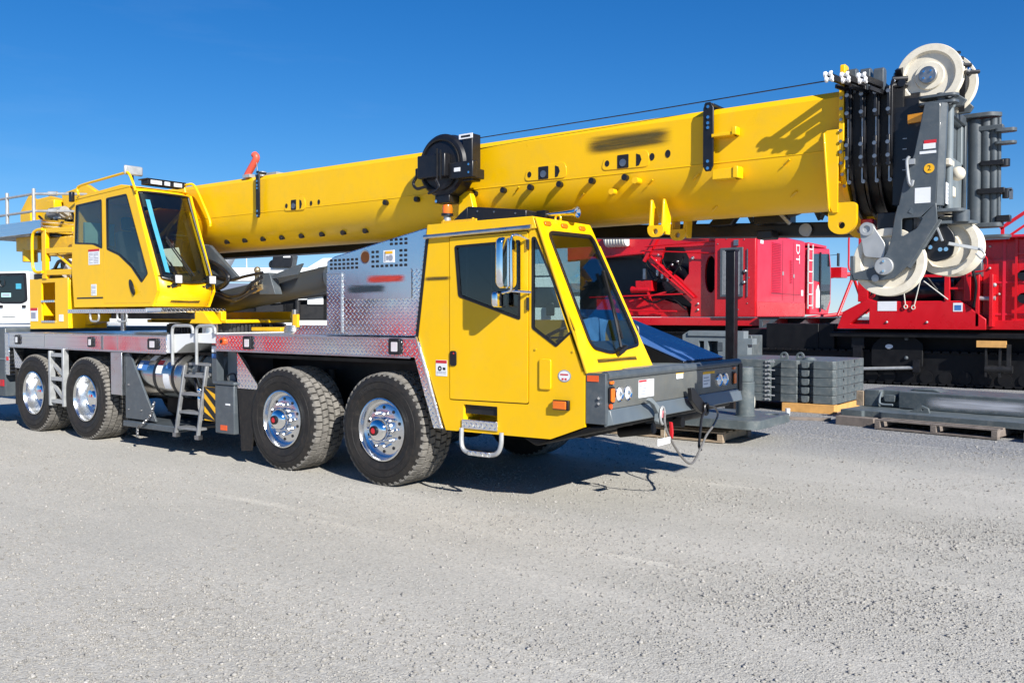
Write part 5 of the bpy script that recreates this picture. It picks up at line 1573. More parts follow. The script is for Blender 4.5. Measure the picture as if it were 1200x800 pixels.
mb = MB().bar((4.80, 1.2, 3.70), (4.96, 1.2, 3.53), .05, .05).bar((4.90, 1.22, 3.60), (4.86, 1.4, 3.30), .04, .04).bar((4.84, 1.2, 3.66), (4.90, 1.4, 3.62), .04, .03)
for t in (0, .3, .65, 1.0):
    p = V((4.80, 1.16, 3.70)).lerp(V((4.96, 1.16, 3.53)), t)
    mb.cyl(p - V((.03, .03, -.0)), p + V((.05, .05, .01)), .016, n=10)
mb.tube([(4.83, 1.15, 3.67), (4.80, 1.15, 3.71), (4.86, 1.3, 3.73)], .012)
P('rope_guard', mb, 'black')
P('guard_bolt', MB().sph((4.95, 1.14, 3.55), .02, 6).sph((4.90, 1.14, 3.61), .016, 6).sph((4.83, 1.14, 3.69), .016, 6).sph((4.44, 1.04, 3.52), .02, 6), 'chrome')
# lower sheaves on their swung-down bracket
c2 = (4.445, .97, 2.115)
ls = sheave(c2, .264, .09, hub=.36)
P('lower_sheave_bracket', MB().prism([(4.50, 2.46), (4.52, 2.54), (4.79, 2.54), (4.80, 2.40), (4.62, 2.10), (4.50, 1.985), (4.38, 1.97), (4.20, 1.985), (4.185, 2.03), (4.38, 2.085), (4.44, 2.18), (4.475, 2.28)], 'y', .885, .905,
  [rpoly([(4.55, 2.44), (4.70, 2.44), (4.66, 2.36), (4.55, 2.30)], .02)]), 'slate', bevel=.004)
P('bracket_arm', MB().prism([(4.16, 2.135), (4.17, 2.165), (4.36, 2.20), (4.46, 2.36), (4.50, 2.50), (4.56, 2.50), (4.53, 2.30), (4.42, 2.13)], 'y', 1.05, 1.08).bar((4.60, .91, 2.06), (4.80, 1.0, 2.42), .03, .05, (0, 1, 0)).box(4.17, 4.20, .89, 1.06, 1.98, 2.17), 'slate', bevel=.004)
boss(ls, (4.43, .9, 2.08), .068, .872, 'galv', 2)
P('bracket_nut', MB().cyl((4.365, .885, 1.99), (4.365, .87, 1.99), .028, n=14), 'steel', ls)
P('eye_arm', MB().prism(rpoly([(4.23, 2.385), (4.27, 2.43), (4.33, 2.41), (4.43, 2.25), (4.42, 2.14), (4.27, 2.16)], .03), 'y', .907, .923), 'galv', bevel=.004)
P('eye_bush', MB().lathe([(.028, 0), (.052, 0), (.052, .07), (.028, .07)], (4.29, .895, 2.375), 'y', 24, closed=True), 'galv')
ls2 = sheave((4.815, 1.27, 2.235), .228, .30, grooves=5, hub=.4)
P('sheave_plate', MB().prism(rpoly([(4.68, 2.42), (4.78, 2.46), (4.90, 2.30), (4.88, 2.14), (4.74, 2.10), (4.66, 2.2)], .05), 'y', 1.02, 1.05), 'black', bevel=.004)
mb = MB()
for x, z in ((4.77, 2.28), (4.73, 2.22), (4.80, 2.20), (4.76, 2.36), (4.84, 2.2)):
    mb.cyl((x, 1.02, z), (x, .995, z), .016, n=10)
P('plate_bolt', mb, 'chrome')
P('wire_clip', MB().tube(smooth_path([(4.70, 1.0, 2.30), (4.76, .98, 2.40), (4.74, .98, 2.44), (4.78, .98, 2.36), (4.82, .97, 2.26)]), .01, 6).bar((4.86, .97, 2.24), (5.08, 1.05, 2.19), .04, .022).tube(smooth_path([(5.06, 1.02, 2.20), (5.10, 1.0, 2.15), (5.08, 1.0, 2.12), (5.04, 1.0, 2.16)]), .006, 6), 'galv')
P('clevis_plate', MB().prism(rpoly([(4.62, .90), (4.94, .95), (4.98, 1.02), (4.90, 1.10), (4.62, 1.05)], .04), 'z', 2.475, 2.50).prism(rpoly([(4.70, .95), (5.0, 1.05), (5.04, 1.15), (4.95, 1.25), (4.70, 1.2)], .04), 'z', 2.39, 2.415)
  .cyl((4.93, 1.05, 2.40), (4.93, 1.05, 2.49), .06, n=20).bar((4.60, .90, 2.50), (4.72, .92, 2.42), .04, .04), 'slate', bevel=.004)
P('head_floor', MB().box(4.35, 4.62, .95, 1.8, 2.32, 2.5), 'black', bevel=.01)
P('safety_pin', MB().tube([(4.70 + .015 * cos(t), .99, 2.33 + .03 * sin(t)) for t in [2 * pi * i / 12 for i in range(12)]], .005, 6, closed=True), 'chrome')

# ---------------------------------------------------------------- stowed jib on the far side of the boom
jb = P('stowed_jib', MB().prism([(-6.5, 2.58), (1.0, 2.55), (4.6, 2.39), (4.6, 2.52), (1.0, 2.69), (-6.5, 2.72)], 'y', 2.02, 2.22), 'black', bevel=.01)
P('jib_chord', MB().cyl((-6.5, 2.1, 3.3), (4.8, 2.1, 3.3), .05, n=14).cyl((-6.5, 2.4, 3.3), (4.8, 2.4, 3.3), .05, n=14), 'slate', jb)
mb = MB()
for k in range(16):
    x = -6.2 + k * .65
    mb.cyl((x, 2.1, 2.6), (x + .32, 2.1, 3.3), .025, n=8).cyl((x + .32, 2.1, 3.3), (x + .65, 2.1, 2.6), .025, n=8)
P('jib_lattice', mb, 'slate', jb)
P('jib_roller', MB().cyl((3.45, 1.98, 2.50), (3.45, 2.04, 2.50), .06, n=20).cyl((4.05, 1.98, 2.46), (4.05, 2.04, 2.46), .05, n=20), 'steel', jb)
P('jib_cable_box', MB().box(3.0, 3.35, 1.85, 2.02, 2.56, 2.76).box(3.05, 3.2, 1.8, 1.98, 2.42, 2.5).prism([(2.5, 2.58), (2.75, 2.58), (2.95, 2.85), (2.75, 2.85)], 'y', 1.9, 2.0), 'black', jb, bevel=.01)
P('jib_hose', MB().tube(smooth_path([(3.1, 1.84, 2.68), (3.25, 1.8, 2.86), (3.45, 1.8, 2.86), (3.5, 1.82, 2.68), (3.35, 1.8, 2.62), (3.6, 1.82, 2.72), (3.8, 1.84, 2.70)]), .02)
  .cyl((3.5, 1.83, 2.72), (3.62, 1.83, 2.72), .085, n=18).tube(smooth_path([(3.6, 1.8, 2.7), (3.75, 1.8, 2.6), (3.9, 1.8, 2.72)]), .02).bar((3.7, 1.85, 2.68), (4.0, 1.85, 2.70), .1, .08), 'black', jb)
P('jib_arm', MB().bar((3.12, 1.84, 2.66), (3.32, 1.82, 2.80), .03, .03).bar((3.2, 1.84, 2.72), (3.36, 1.82, 2.55), .03, .03), 'galv', jb)
for x, m_, r_ in ((4.875, 'slate', .06), (4.955, 'slate', .045), (5.01, 'slate', .035), (5.05, 'slate', .018)):
    P('jib_end_tube', MB().cyl((x, 1.95, 2.46), (x - .005, 1.95, 3.32), r_, n=20), m_, jb)
P('jib_end_plate', MB().prism(rpoly([(4.70, 1.86), (5.0, 1.86), (5.08, 1.95), (4.98, 2.06), (4.70, 2.06)], .04), 'z', 3.33, 3.365).prism(rpoly([(4.80, 1.88), (5.06, 1.88), (5.10, 1.95), (5.04, 2.04), (4.80, 2.04)], .04), 'z', 2.43, 2.465)
  .prism(rpoly([(4.76, 1.88), (5.10, 1.88), (5.16, 1.95), (5.08, 2.04), (4.76, 2.04)], .04), 'z', 2.34, 2.365).box(4.86, 5.08, 1.9, 2.0, 3.22, 3.26), 'slate', jb, bevel=.004)
P('jib_end_lug', MB().prism(rpoly([(5.02, 1.88), (5.16, 1.90), (5.18, 1.95), (5.16, 2.0), (5.02, 2.0)], .03), 'z', 3.20, 3.225).prism(rpoly([(5.02, 1.88), (5.16, 1.90), (5.18, 1.95), (5.16, 2.0), (5.02, 2.0)], .03), 'z', 3.10, 3.12), 'slate', jb)
P('jib_clamp', MB().box(4.92, 5.09, 1.88, 2.02, 2.93, 2.97).cyl((5.09, 1.95, 2.92), (5.09, 1.95, 2.98), .04, n=14).box(4.90, 5.10, 1.88, 2.02, 2.70, 2.745).cyl((5.1, 1.95, 2.66), (5.1, 1.95, 2.74), .025, n=10).box(5.04, 5.14, 1.9, 2.0, 2.47, 2.52), 'black', jb, bevel=.004)
P('jib_hook_pin', MB().bar((5.10, 1.95, 2.73), (5.145, 1.95, 2.73), .025).bar((5.14, 1.95, 2.73), (5.14, 1.95, 2.65), .025), 'steel', jb)

# ---------------------------------------------------------------- cable reel, wind sock and rope
rc = (.05, .82, 3.27)
rl = P('cable_reel', MB().lathe([(.02, -.10), (.20, -.10), (.30, -.085), (.325, -.06), (.325, .04), (.335, .06), (.335, .09), (.30, .10), (.02, .10)], rc, 'y', 56, closed=True), 'black')
P('reel_ring', MB().lathe([(.25, -.112), (.265, -.118), (.265, -.10), (.25, -.10)], rc, 'y', 48, closed=True), 'frame', rl)
P('reel_box', MB().box(-.18, .20, .62, .72, 3.13, 3.37).box(.20, .52, .68, .76, 3.10, 3.27).box(-.23, -.18, .64, .70, 3.16, 3.25), 'black', rl, bevel=.012)
P('box_rib', MB().box(.09, .11, .61, .62, 3.08, 3.42).box(.14, .155, .61, .62, 3.10, 3.40), 'frame', rl)
P('reel_cable', MB().tube(smooth_path([(-.21, .66, 3.18), (-.27, .66, 3.10), (-.22, .66, 3.04), (-.1, .66, 3.05)]), .016).tube(smooth_path([(.10, .6, 3.1), (.14, .6, 3.02), (.08, .6, 2.98), (-.02, .62, 2.97)]), .014), 'black', rl)
P('reel_sticker', MB().box(.28, .36, .674, .678, 3.17, 3.21), 'sticker', rl)
P('reel_bracket', MB().box(.32, .45, .76, .90, 3.08, 3.56).box(.30, .50, .77, .9, 3.10, 3.2).box(-.05, .15, .75, .95, 2.88, 2.96), 'black', rl, bevel=.008)
P('bracket_label', MB().box(.28, .46, .753, .759, 3.51, 3.56), 'sticker', rl)
P('label_text', MB().box(.31, .43, .7505, .7525, 3.525, 3.545), 'ink_black', rl)
P('label_bolt', MB().cyl((.47, .68, 3.23), (.47, .674, 3.23), .012, n=10).cyl((.47, .68, 3.15), (.47, .674, 3.15), .012, n=10).cyl((-.02, .74, 2.90), (-.02, .735, 2.90), .016, n=10), 'chrome', rl)
mb = MB()
mb.tube([(.40, .93, 3.54), (2.2, .985, 3.565), (4.05, 1.04, 3.605)], .005, 6)
P('reel_rope', mb, 'black')
so = P('wind_flag', MB().tube(smooth_path([(-3.44, 1.05, 3.80), (-3.40, 1.05, 3.74), (-3.55, 1.05, 3.58), (-3.60, 1.05, 3.52)], 6), .045, 12), 'sock')
P('flag_stick', MB().cyl((-3.36, 1.05, 3.50), (-3.40, 1.05, 3.76), .006, n=6), 'steel', so)
P('flag_base', MB().box(-3.62, -3.48, 1.0, 1.1, 3.505, 3.545).cyl((-3.34, 1.1, 3.51), (-3.34, 1.1, 3.57), .05, n=14).box(-3.2, -3.0, 1.05, 1.2, 3.505, 3.535), 'galv', so)

# ================================================================== things around the crane
# wire rope sling hooked on the bumper's towing eyes
sl = thing('rope_sling', 'grey wire rope loop hanging from the tow hooks of the front bumper', 'sling', (2.62, 1.2, .33), org=(2.62, 1.2, .33))
MB().tube(smooth_path([(2.61, .80, .84), (2.62, .79, .74), (2.63, .86, .62), (2.66, 1.05, .42), (2.68, 1.22, .345), (2.66, 1.45, .46), (2.64, 1.62, .56), (2.62, 1.82, .63), (2.61, 1.95, .72), (2.60, 1.90, .80), (2.595, 1.76, .83)], 8), .011, 8).build('rope', M['rope'], sl)
MB().tube(smooth_path([(2.60, 1.68, .80), (2.60, 1.60, .72), (2.605, 1.55, .58), (2.61, 1.52, .46), (2.66, 1.45, .44)], 8), .013, 8).build('second_strand', M['black'], sl)
MB().tube([(2.60, .78 + .04 * cos(t), .82 + .075 * sin(t)) for t in [2 * pi * i / 16 for i in range(16)]], .012, 8, closed=True).build('shackle', M['galv'], sl)
MB().prism(rpoly([(.86, .76), (.89, .75), (.91, .66), (.895, .60), (.875, .62), (.87, .70)], .015), 'x', 2.625, 2.645).build('latch', M['red'], sl)
MB().box(2.59, 2.60, .74, .80, .80, .86).build('pin_cap', mat('pink_plastic', (.65, .2, .22), .5), sl)
tagp = thing('paper_tag', 'small white card tag dangling on a thread below the bumper tow hook', 'tag', (2.63, .75, .59), org=(2.63, .75, .59))
MB().hexa([(2.61, .67, .56), (2.65, .83, .575), (2.652, .83, .575), (2.612, .67, .56), (2.61, .67, .62), (2.65, .83, .63), (2.652, .83, .63), (2.612, .67, .62)]).build('card', M['sticker'], tagp)
MB().tube([(2.63, .76, .625), (2.62, .79, .70), (2.61, .80, .77)], .002, 5).build('thread', M['rope_white'], tagp)

# base plate with a round post, lying on a pallet
pt = thing('counterweight_tray', 'thick grey steel counterweight base plate with a round post, beyond the front bumper', 'counterweight', (.6, 5.6, .22), org=(.6, 5.6, .22))
MB().prism(rpoly([(-1.6, 4.75), (1.80, 4.75), (1.92, 4.87), (1.92, 6.0), (1.8, 6.1), (-1.6, 6.1)], .05), 'z', .22, .335, [circle(1.75, 5.75, .10, 20), circle(-.9, 5.5, .13, 20)]).build('plate', M['slab'], pt, bevel=.012)
MB().cyl((1.50, 5.4, .335), (1.50, 5.4, .80), .125, n=40).build('post', M['slab'], pt, bevel=.01)
MB().cyl((1.50, 5.4, .80), (1.50, 5.4, 1.0), .112, n=40).build('post_cap', M['slab'], pt, bevel=.01)
MB().cyl((1.50, 5.4, .336), (1.50, 5.4, .35), .14, n=40).build('weld_ring', M['slab'], pt)

def pallet(x, y, w, d, rz, label, grp, m='wood', n=3):
    t = thing('pallet', label, 'pallet', (x, y, 0), R(rz), grp)
    for i in range(n):
        xx = -w / 2 + .04 + (w - .08) * i / (n - 1)
        MB().box(xx - .04, xx + .04, -d / 2, d / 2, .035, .13).build('bearer', M[m], t, bevel=.004)
    mb = MB()
    for j in range(5):
        yy = -d / 2 + .06 + (d - .12) * j / 4
        mb.box(-w / 2, w / 2, yy - .055, yy + .055, .131, .153)
    mb.build('top_boards', M[m], t)
    mb = MB()
    for yy in (-d / 2 + .05, d / 2 - .05):
        mb.box(-w / 2, w / 2, yy - .05, yy + .05, .0125, .034)
    mb.build('bottom_boards', M[m], t)
    return t
pallet(.55, 5.32, 1.75, 1.0, 0, 'weathered wooden pallet under the grey plate with the round post', 'wooden pallets')
for x, y, l in ((-.9, 5.4, 'grey timber under the round-post plate, below the front bumper'), (1.1, 5.7, 'grey timber under the free end of the plate, near its round post')):
    tag(MB().box(-.35, .35, -.06, .06, 0, .10).box(-.28, .28, -.05, .05, .101, .218).build('timber_block', M['wood_grey'], at=(x, y, 0), bevel=.004), l, 'timber')

# black post standing behind the bumper
bp2 = thing('steel_post', 'tall square black steel post standing behind the front bumper', 'post', (.115, 8.2, 0), org=(.115, 8.2, 0))
MB().box(.035, .195, 8.13, 8.29, .04, 2.80).build('column', M['black'], bp2, bevel=.008)
MB().box(-.19, .42, 7.95, 8.45, 0, .04).build('foot_plate', M['black'], bp2, bevel=.006)
MB().box(.025, .205, 8.12, 8.30, 2.80, 2.825).build('cap', M['black'], bp2)

# stacked counterweight slabs
def slab_part(x0, x1, notches):
    pass
def make_slab():
    t = thing('counterweight_slab', 'x', 'counterweight', (0, 0, 0), group='grey counterweight slabs in one stack')
    h = .148
    out_ = [(-2.1, 0), (-.86, 0), (-.86, .20), (-.66, .20), (-.66, 0), (-.36, 0), (-.36, .09), (-.08, .09), (-.08, 0), (.26, 0), (.30, .04), (.30, 1.75), (.26, 1.8), (-2.1, 1.8)]
    MB().prism(out_, 'z', 0, h).build('slab', M['slab'], t, bevel=.010)
    MB().prism(rpoly([(-.29, h - .02), (-.15, h - .02), (-.16, .03), (-.19, .012), (-.25, .012), (-.28, .03)], .02), 'y', -.008, .088).build('lifting_boss', M['slab'], t, bevel=.006)
    mb = MB().box(-.94, -.868, -.022, -.002, .02, .06).box(-.94, -.868, -.022, -.002, .09, .13).cyl((-.88, -.022, .11), (-.76, -.01, .11), .012, n=8).cyl((-.88, -.022, .04), (-.84, -.03, .04), .014, n=8)
    mb.build('locking_pin', M['galv'], t)
    MB().cyl((.3005, .5, .11), (.295, .5, .11), .03, n=14).cyl((.3005, 1.15, .11), (.295, 1.15, .11), .03, n=14).build('bolt_hole', M['ink_black'], t)
    return t
words = ('bottom slab of the grey counterweight stack, resting on timber', 'second slab up in the grey counterweight stack', 'middle slab of the five in the grey counterweight stack',
         'fourth slab up in the grey counterweight stack', 'topmost slab of the grey counterweight stack with lifting eyes')
proto = make_slab()
for i in range(5):
    o = proto if i == 0 else copy_tree(proto)
    o.location = (1.22, 9.36, .16 + i * .151)
    o['label'] = words[i]
top = o
def eye(cx, cy, z, r=.075):
    ORG[top] = V((0, 0, 0))
    MB().prism([(cx - r, z)] + [(cx + r * cos(R(a)), z + .06 + r * sin(R(a))) for a in range(180, -1, -20)] + [(cx + r, z)], 'y', cy - .02, cy + .02, [circle(cx, z + .065, .032, 14)]).build('lifting_eye', M['slab'], top, bevel=.006)
for cx, cy in ((-1.72, .35), (-.70, .30), (-.42, .34)):
    eye(cx, cy, .1485)
MB().lathe([(.001, .05), (.08, .045), (.12, .0), (.12, -.01)], (-.24, .3, .15), 'z', 20).build('lifting_dome', M['slab'], top)
tag(MB().box(-.5, .42, -.09, .09, 0, .155).build('timber_block', M['wood_new'], at=(1.10, 9.42, 0), bevel=.005), 'fresh orange timber block under the nearest corner of the slab stack', 'timber')
tag(MB().box(-.9, .2, -.07, .07, 0, .155).build('timber_block', M['wood_grey'], at=(-.2, 9.6, 0), bevel=.005), 'grey timber half hidden under the long side of the slab stack', 'timber')
tag(MB().box(-.1, .1, -.8, .8, 0, .155).build('timber_block', M['wood_new'], at=(1.36, 10.3, 0), bevel=.005), 'fresh timber running back under the end of the slab stack', 'timber')
tag(MB().box(-.55, .55, -.05, .05, 0, .05).build('loose_plank', M['wood_grey'], at=(1.25, 8.15, 0), rotz=R(18), bevel=.004), 'short weathered plank lying on the gravel before the slab stack', 'plank')
tag(MB().cyl((0, 0, 0), (0, 0, .12), .035, .04, n=16).build('paper_cup', M['sticker'], at=(1.10, 8.22, .052)), 'small white cup standing on the weathered plank', 'cup')
mb = MB().tube(smooth_path([(-.22, 9.22, .30), (-.10, 9.12, .26), (.02, 9.08, .28), (.16, 9.10, .27), (.18, 9.08, .08), (.15, 9.05, .012)]), .018).tube(smooth_path([(-.05, 9.1, .27), (-.04, 9.06, .15), (-.02, 9.0, .012)]), .02).sph((-.06, 9.1, .25), .05, 6)
tag(mb.build('rope_tie', M['rope_white']), 'pale rope tied in a knot below the slab stack, near the round post', 'rope')

# low grey plate with a wide weight on it, right edge
rz = R(-9.5)
rp_ = thing('counterweight_plate', 'wide flat grey base plate on a pallet, carrying a long low block', 'counterweight', (2.0, 8.05, .14), rz)
MB().prism(rpoly([(0, 0), (.35, 0), (.37, .04), (.62, .04), (.64, 0), (4.2, 0), (4.2, 1.7), (0, 1.7)], .02), 'z', 0, .09, [circle(.72, .82, .12, 18)]).build('plate', M['slab'], rp_, bevel=.010)
MB().prism([(.92, .09), (1.22, .09), (1.20, .16), (1.10, .20), (1.0, .15)], 'y', .38, .43, [circle(1.12, .135, .02, 10)]).build('lug', M['slab'], rp_, bevel=.004)
MB().prism([(2.72, .09), (3.06, .09), (3.0, .15), (2.90, .18), (2.78, .14)], 'y', .38, .43).build('lug', M['slab'], rp_, bevel=.004)
wb = thing('counterweight_block', 'long low grey counterweight block lying on the wide flat plate', 'counterweight', (2.16, 8.80, .232), rz)
b_ = MB().prism(rpoly([(.0, 0), (.25, 0), (.25, .13), (.56, .13), (.56, 0), (4.0, 0), (4.0, 1.0), (.0, 1.0)], .015), 'z', 0, .27).build('block', M['slab'], wb, bevel=.012)
MB().tube(smooth_path([(.27, .02, .24), (.26, -.02, .10), (.30, -.03, .05), (.48, -.03, .05)]), .018).build('lifting_bar', M['slate_light'], wb)
MB().prism(rpoly([(.31, .20), (.50, .20), (.49, .09), (.33, .09)], .02), 'y', .01, .125).build('lifting_boss', M['slab'], wb, bevel=.006)
MB().box(.95, 2.55, -.004, -.002, .03, .23).build('worn_lettering', M['smear_white'], wb)
MB().prism([(.62, .27), (.70, .31), (1.0, .32), (1.12, .27)], 'y', .25, .6).prism([(2.95, .27), (3.02, .32), (3.4, .33), (3.5, .27)], 'y', .1, .5).build('top_dome', M['slab'], wb, bevel=.02)
tag(MB().box(-.06, .06, -.05, .05, 0, .24).build('timber_block', M['wood'], at=(2.10, 8.85, .233), rotz=rz, bevel=.004), 'upright pale timber at the end of the long grey block, beside the slab stack', 'timber')
pallet(3.55, 7.98, 1.7, 1.0, -9.5, 'weathered wooden pallet under the wide flat plate that carries the long block', 'wooden pallets', 'wood_grey')
for x, y, l in ((2.35, 8.35, 'dark timber under the wide flat plate, at its end beside the slab stack'), (5.0, 7.75, 'dark timber under the wide flat plate, beyond its pallet')):
    tag(MB().box(-.3, .3, -.5, .5, 0, .138).build('timber_block', M['wood_grey'], at=(x, y, 0), rotz=rz, bevel=.005), l, 'timber')

# grey weight frame behind the bumper
gw = thing('counterweight_segment', 'light grey slotted counterweight frame behind the bumper and the black post', 'counterweight', (-1.4, 11.1, 0), org=(-1.4, 11.1, 0))
MB().prism([(-2.15, .05), (-.72, .05), (-.72, 1.12), (-.62, 1.12), (-.62, 1.24), (-.80, 1.24), (-.80, 1.39), (-2.0, 1.39), (-2.15, 1.30)], 'y', 11.0, 11.25,
  [rrect(-1.78, -1.66, .92, 1.18, .02), rrect(-1.58, -1.35, .85, 1.18, .02), rrect(-1.05, -.93, .98, 1.2, .02)]).build('frame', M['slate_light'], gw, bevel=.012)
MB().box(-2.1, -.75, 11.3, 11.9, .05, 1.3).build('rear_body', M['slab'], gw, bevel=.012)
MB().box(-2.02, -1.0, 10.97, 10.998, 1.28, 1.36).build('top_ledge', M['slate_light'], gw, bevel=.006)
MB().box(-1.36, -1.24, 10.99, 10.999, .98, 1.16).build('slot_lip', M['slate'], gw, bevel=.004)
tag(MB().box(-.6, .6, -.1, .1, 0, .05).build('loose_plank', M['wood'], at=(-1.2, 10.7, 0), bevel=.004), 'pale plank on the ground before the light grey slotted frame', 'plank')

# ------------------------------------------------------------------ red crawler cranes
def track(parent, y0_, y1_, x0, x1, h=1.0):
    r = h / 2
    base = MB().prism(rpoly([(x0, .05), (x1, .05), (x1, h), (x0, h)], r * .9, 8), 'y', y0_ + .06, y1_ - .06).build('crawler_track', M['deep_black'], parent, bevel=.01)
    mb = MB()
    L_ = x1 - x0 - h
    n = int((2 * L_ + pi * h) / .2)
    for k in range(n):
        s = (2 * L_ + pi * h) * k / n
        if s < L_: p, a = (x0 + r + s, h), 0
        elif s < L_ + pi * r:
            t = (s - L_) / r; p, a = (x1 - r + r * sin(t), r + r * cos(t)), -t
        elif s < 2 * L_ + pi * r: p, a = (x1 - r - (s - L_ - pi * r), 0), pi
        else:
            t = (s - 2 * L_ - pi * r) / r; p, a = (x0 + r - r * sin(t), r - r * cos(t)), pi - t
        d = V((cos(a), 0, sin(a))); nn = V((-sin(a), 0, cos(a)))
        c = V((p[0], 0, p[1] + .03)) - nn * .02
        q = [c - d * .085 - nn * .03, c + d * .085 - nn * .03, c + d * .07 + nn * .02, c - d * .07 + nn * .02]
        mb.hexa([(v.x, y0_, max(v.z, .004)) for v in q] + [(v.x, y1_, max(v.z, .004)) for v in q])
    mb.build('track_shoe', M['deep_black'], base)
    mb = MB()
    k = 0
    xx = x0 + r
    while xx < x1 - r + .01:
        mb.cyl((xx, y0_ + .02, .22), (xx, y0_ + .07, .22), .15, n=16)
        xx += .42
    mb.cyl((x0 + r, y0_ - .01, r), (x0 + r, y0_ + .07, r), r * .72, n=24).cyl((x1 - r, y0_ - .01, r), (x1 - r, y0_ + .07, r), r * .72, n=24)
    mb.build('track_roller', M['deep_black'], base)

r1 = thing('crawler_crane', 'red crawler crane with louvred engine house and glazed cab behind the bumper', 'crane', (-7.0, 24.0, 0), org=(-7.0, 24.0, 0), group='red crawler cranes')
def Q(name, mb, m, parent=None, **kw):
    return mb.build(name, M[m], parent or r1, **kw)
eh = Q('engine_house', MB().prism([(-5.72, 1.66), (-4.34, 1.66), (-4.34, 4.30), (-4.45, 4.35), (-5.72, 4.37)], 'y', 20.66, 25.25), 'red', bevel=.03)
Q('side_cladding', MB().box(-4.345, -4.325, 20.75, 25.2, 2.15, 4.28), 'red_pink', eh)
Q('radiator_frame', MB().prism([(-5.50, 2.30), (-4.74, 2.30), (-4.74, 3.86), (-5.50, 3.86)], 'y', 20.60, 20.66, [[(-5.42, 2.38), (-4.82, 2.38), (-4.82, 3.78), (-5.42, 3.78)]]), 'slate', eh, bevel=.01)
mb = MB()
for k in range(16):
    x = -5.42 + .6 * (k + .5) / 16
    mb.box(x - .007, x + .007, 20.61, 20.625, 2.38, 3.78)
for k in range(36):
    z = 2.38 + 1.4 * (k + .5) / 36
    mb.box(-5.42, -4.82, 20.612, 20.628, z - .007, z + .007)
Q('radiator_grille', mb, 'galv', eh)
Q('radiator_core', MB().box(-5.42, -4.82, 20.645, 20.652, 2.38, 3.78), 'black', eh)
mb = MB()
for x, z in ((-5.3, 4.15), (-4.72, 4.1), (-4.6, 3.6), (-4.55, 2.9), (-5.6, 4.0), (-4.6, 2.1), (-5.2, 2.1), (-4.9, 1.9)):
    mb.sph((x, 20.655, z), .02, 5)
mb.box(-5.05, -4.9, 20.61, 20.655, 3.92, 4.1).bar((-4.6, 20.64, 2.3), (-4.6, 20.64, 3.8), .03).sph((-4.66, 20.6, 3.1), .06, 6).sph((-4.70, 20.6, 2.75), .06, 6)
Q('rivets_and_latches', mb, 'steel', eh)
for (a, b, n) in ((22.0, 22.85, 30), (23.7, 23.95, 14)):
    mb = MB()
    z0_, z1_ = (2.45, 4.1) if n == 30 else (2.8, 3.6)
    for k in range(n):
        z = z0_ + (z1_ - z0_) * (k + .5) / n
        mb.hexa([(-4.325, a, z - .004), (-4.325, b, z - .004), (-4.30, b, z - .018), (-4.30, a, z - .018), (-4.325, a, z + .012), (-4.325, b, z + .012), (-4.305, b, z - .008), (-4.305, a, z - .008)])
    Q('louvre', mb, 'red_pink', eh)
Q('door_seam', MB().box(-4.324, -4.321, 22.98, 23.0, 2.2, 4.2).box(-4.324, -4.321, 24.05, 24.07, 2.2, 4.2).box(-4.324, -4.321, 21.9, 25.1, 2.42, 2.435), 'black', eh)
Q('door_latch', MB().box(-4.32, -4.30, 22.95, 23.05, 3.05, 3.17).box(-4.32, -4.30, 24.0, 24.1, 3.0, 3.12), 'galv', eh)
Q('white_plate', MB().box(-4.324, -4.320, 21.0, 21.25, 3.98, 4.15).box(-4.324, -4.320, 24.85, 25.05, 2.4, 2.6), 'sticker', eh)
text_mesh('fleet_letters', 'DT', .52, M['sticker'], eh, (-4.318, 24.45, 3.85), (R(90), R(90), R(90)), .002)
Q('lower_panel', MB().box(-4.36, -4.30, 20.7, 25.2, 1.68, 2.15), 'red', eh, bevel=.01)
Q('deck_frame', MB().box(-11.5, -4.2, 20.75, 30.0, 1.38, 1.64), 'red', bevel=.02)
wk = Q('walkway', MB().box(-4.25, -3.55, 20.6, 29.6, 1.62, 1.67), 'black', bevel=.006)
Q('walkway_bracket', MB().prism([(-4.2, 1.62), (-3.58, 1.62), (-3.66, 1.56), (-4.1, 1.25), (-4.2, 1.25)], 'y', 20.62, 20.68, [[(-4.1, 1.56), (-3.82, 1.56), (-4.1, 1.36)]])
  .prism([(-4.2, 1.62), (-3.58, 1.62), (-3.66, 1.56), (-4.1, 1.25), (-4.2, 1.25)], 'y', 23.2, 23.26).prism([(-4.2, 1.62), (-3.58, 1.62), (-3.66, 1.56), (-4.1, 1.25), (-4.2, 1.25)], 'y', 26.5, 26.56), 'slate', wk)
lr = Q('house_ladder', MB().box(-4.30, -4.26, 25.42, 25.46, 1.95, 4.25).box(-4.30, -4.26, 25.92, 25.96, 1.95, 4.25), 'white_dull')
for k in range(6):
    Q('rung', MB().box(-4.30, -4.26, 25.42, 25.96, 2.05 + k * .4, 2.09 + k * .4), 'white_dull', lr)
rcab = Q('cab', MB().prism([(26.1, 1.75), (26.05, 4.15), (28.3, 4.25), (28.55, 3.4), (28.5, 2.2), (28.2, 1.75)], 'x', -6.0, -4.42), 'red_pink', bevel=.03)
Q('cab_window', MB().prism(rpoly([(26.3, 3.0), (26.28, 3.95), (27.1, 4.0), (27.1, 2.95)], .06), 'x', -4.415, -4.40).prism(rpoly([(27.2, 2.0), (27.2, 4.0), (28.2, 4.05), (28.42, 3.3), (28.38, 2.3), (27.9, 1.9)], .06), 'x', -4.415, -4.40), 'glass_dark', rcab)
Q('window_backing', MB().prism(rpoly([(26.3, 3.0), (26.28, 3.95), (27.1, 4.0), (27.1, 2.95)], .06), 'x', -4.418, -4.416).prism(rpoly([(27.2, 2.0), (27.2, 4.0), (28.2, 4.05), (28.42, 3.3), (28.38, 2.3), (27.9, 1.9)], .06), 'x', -4.418, -4.416), 'slate', rcab)
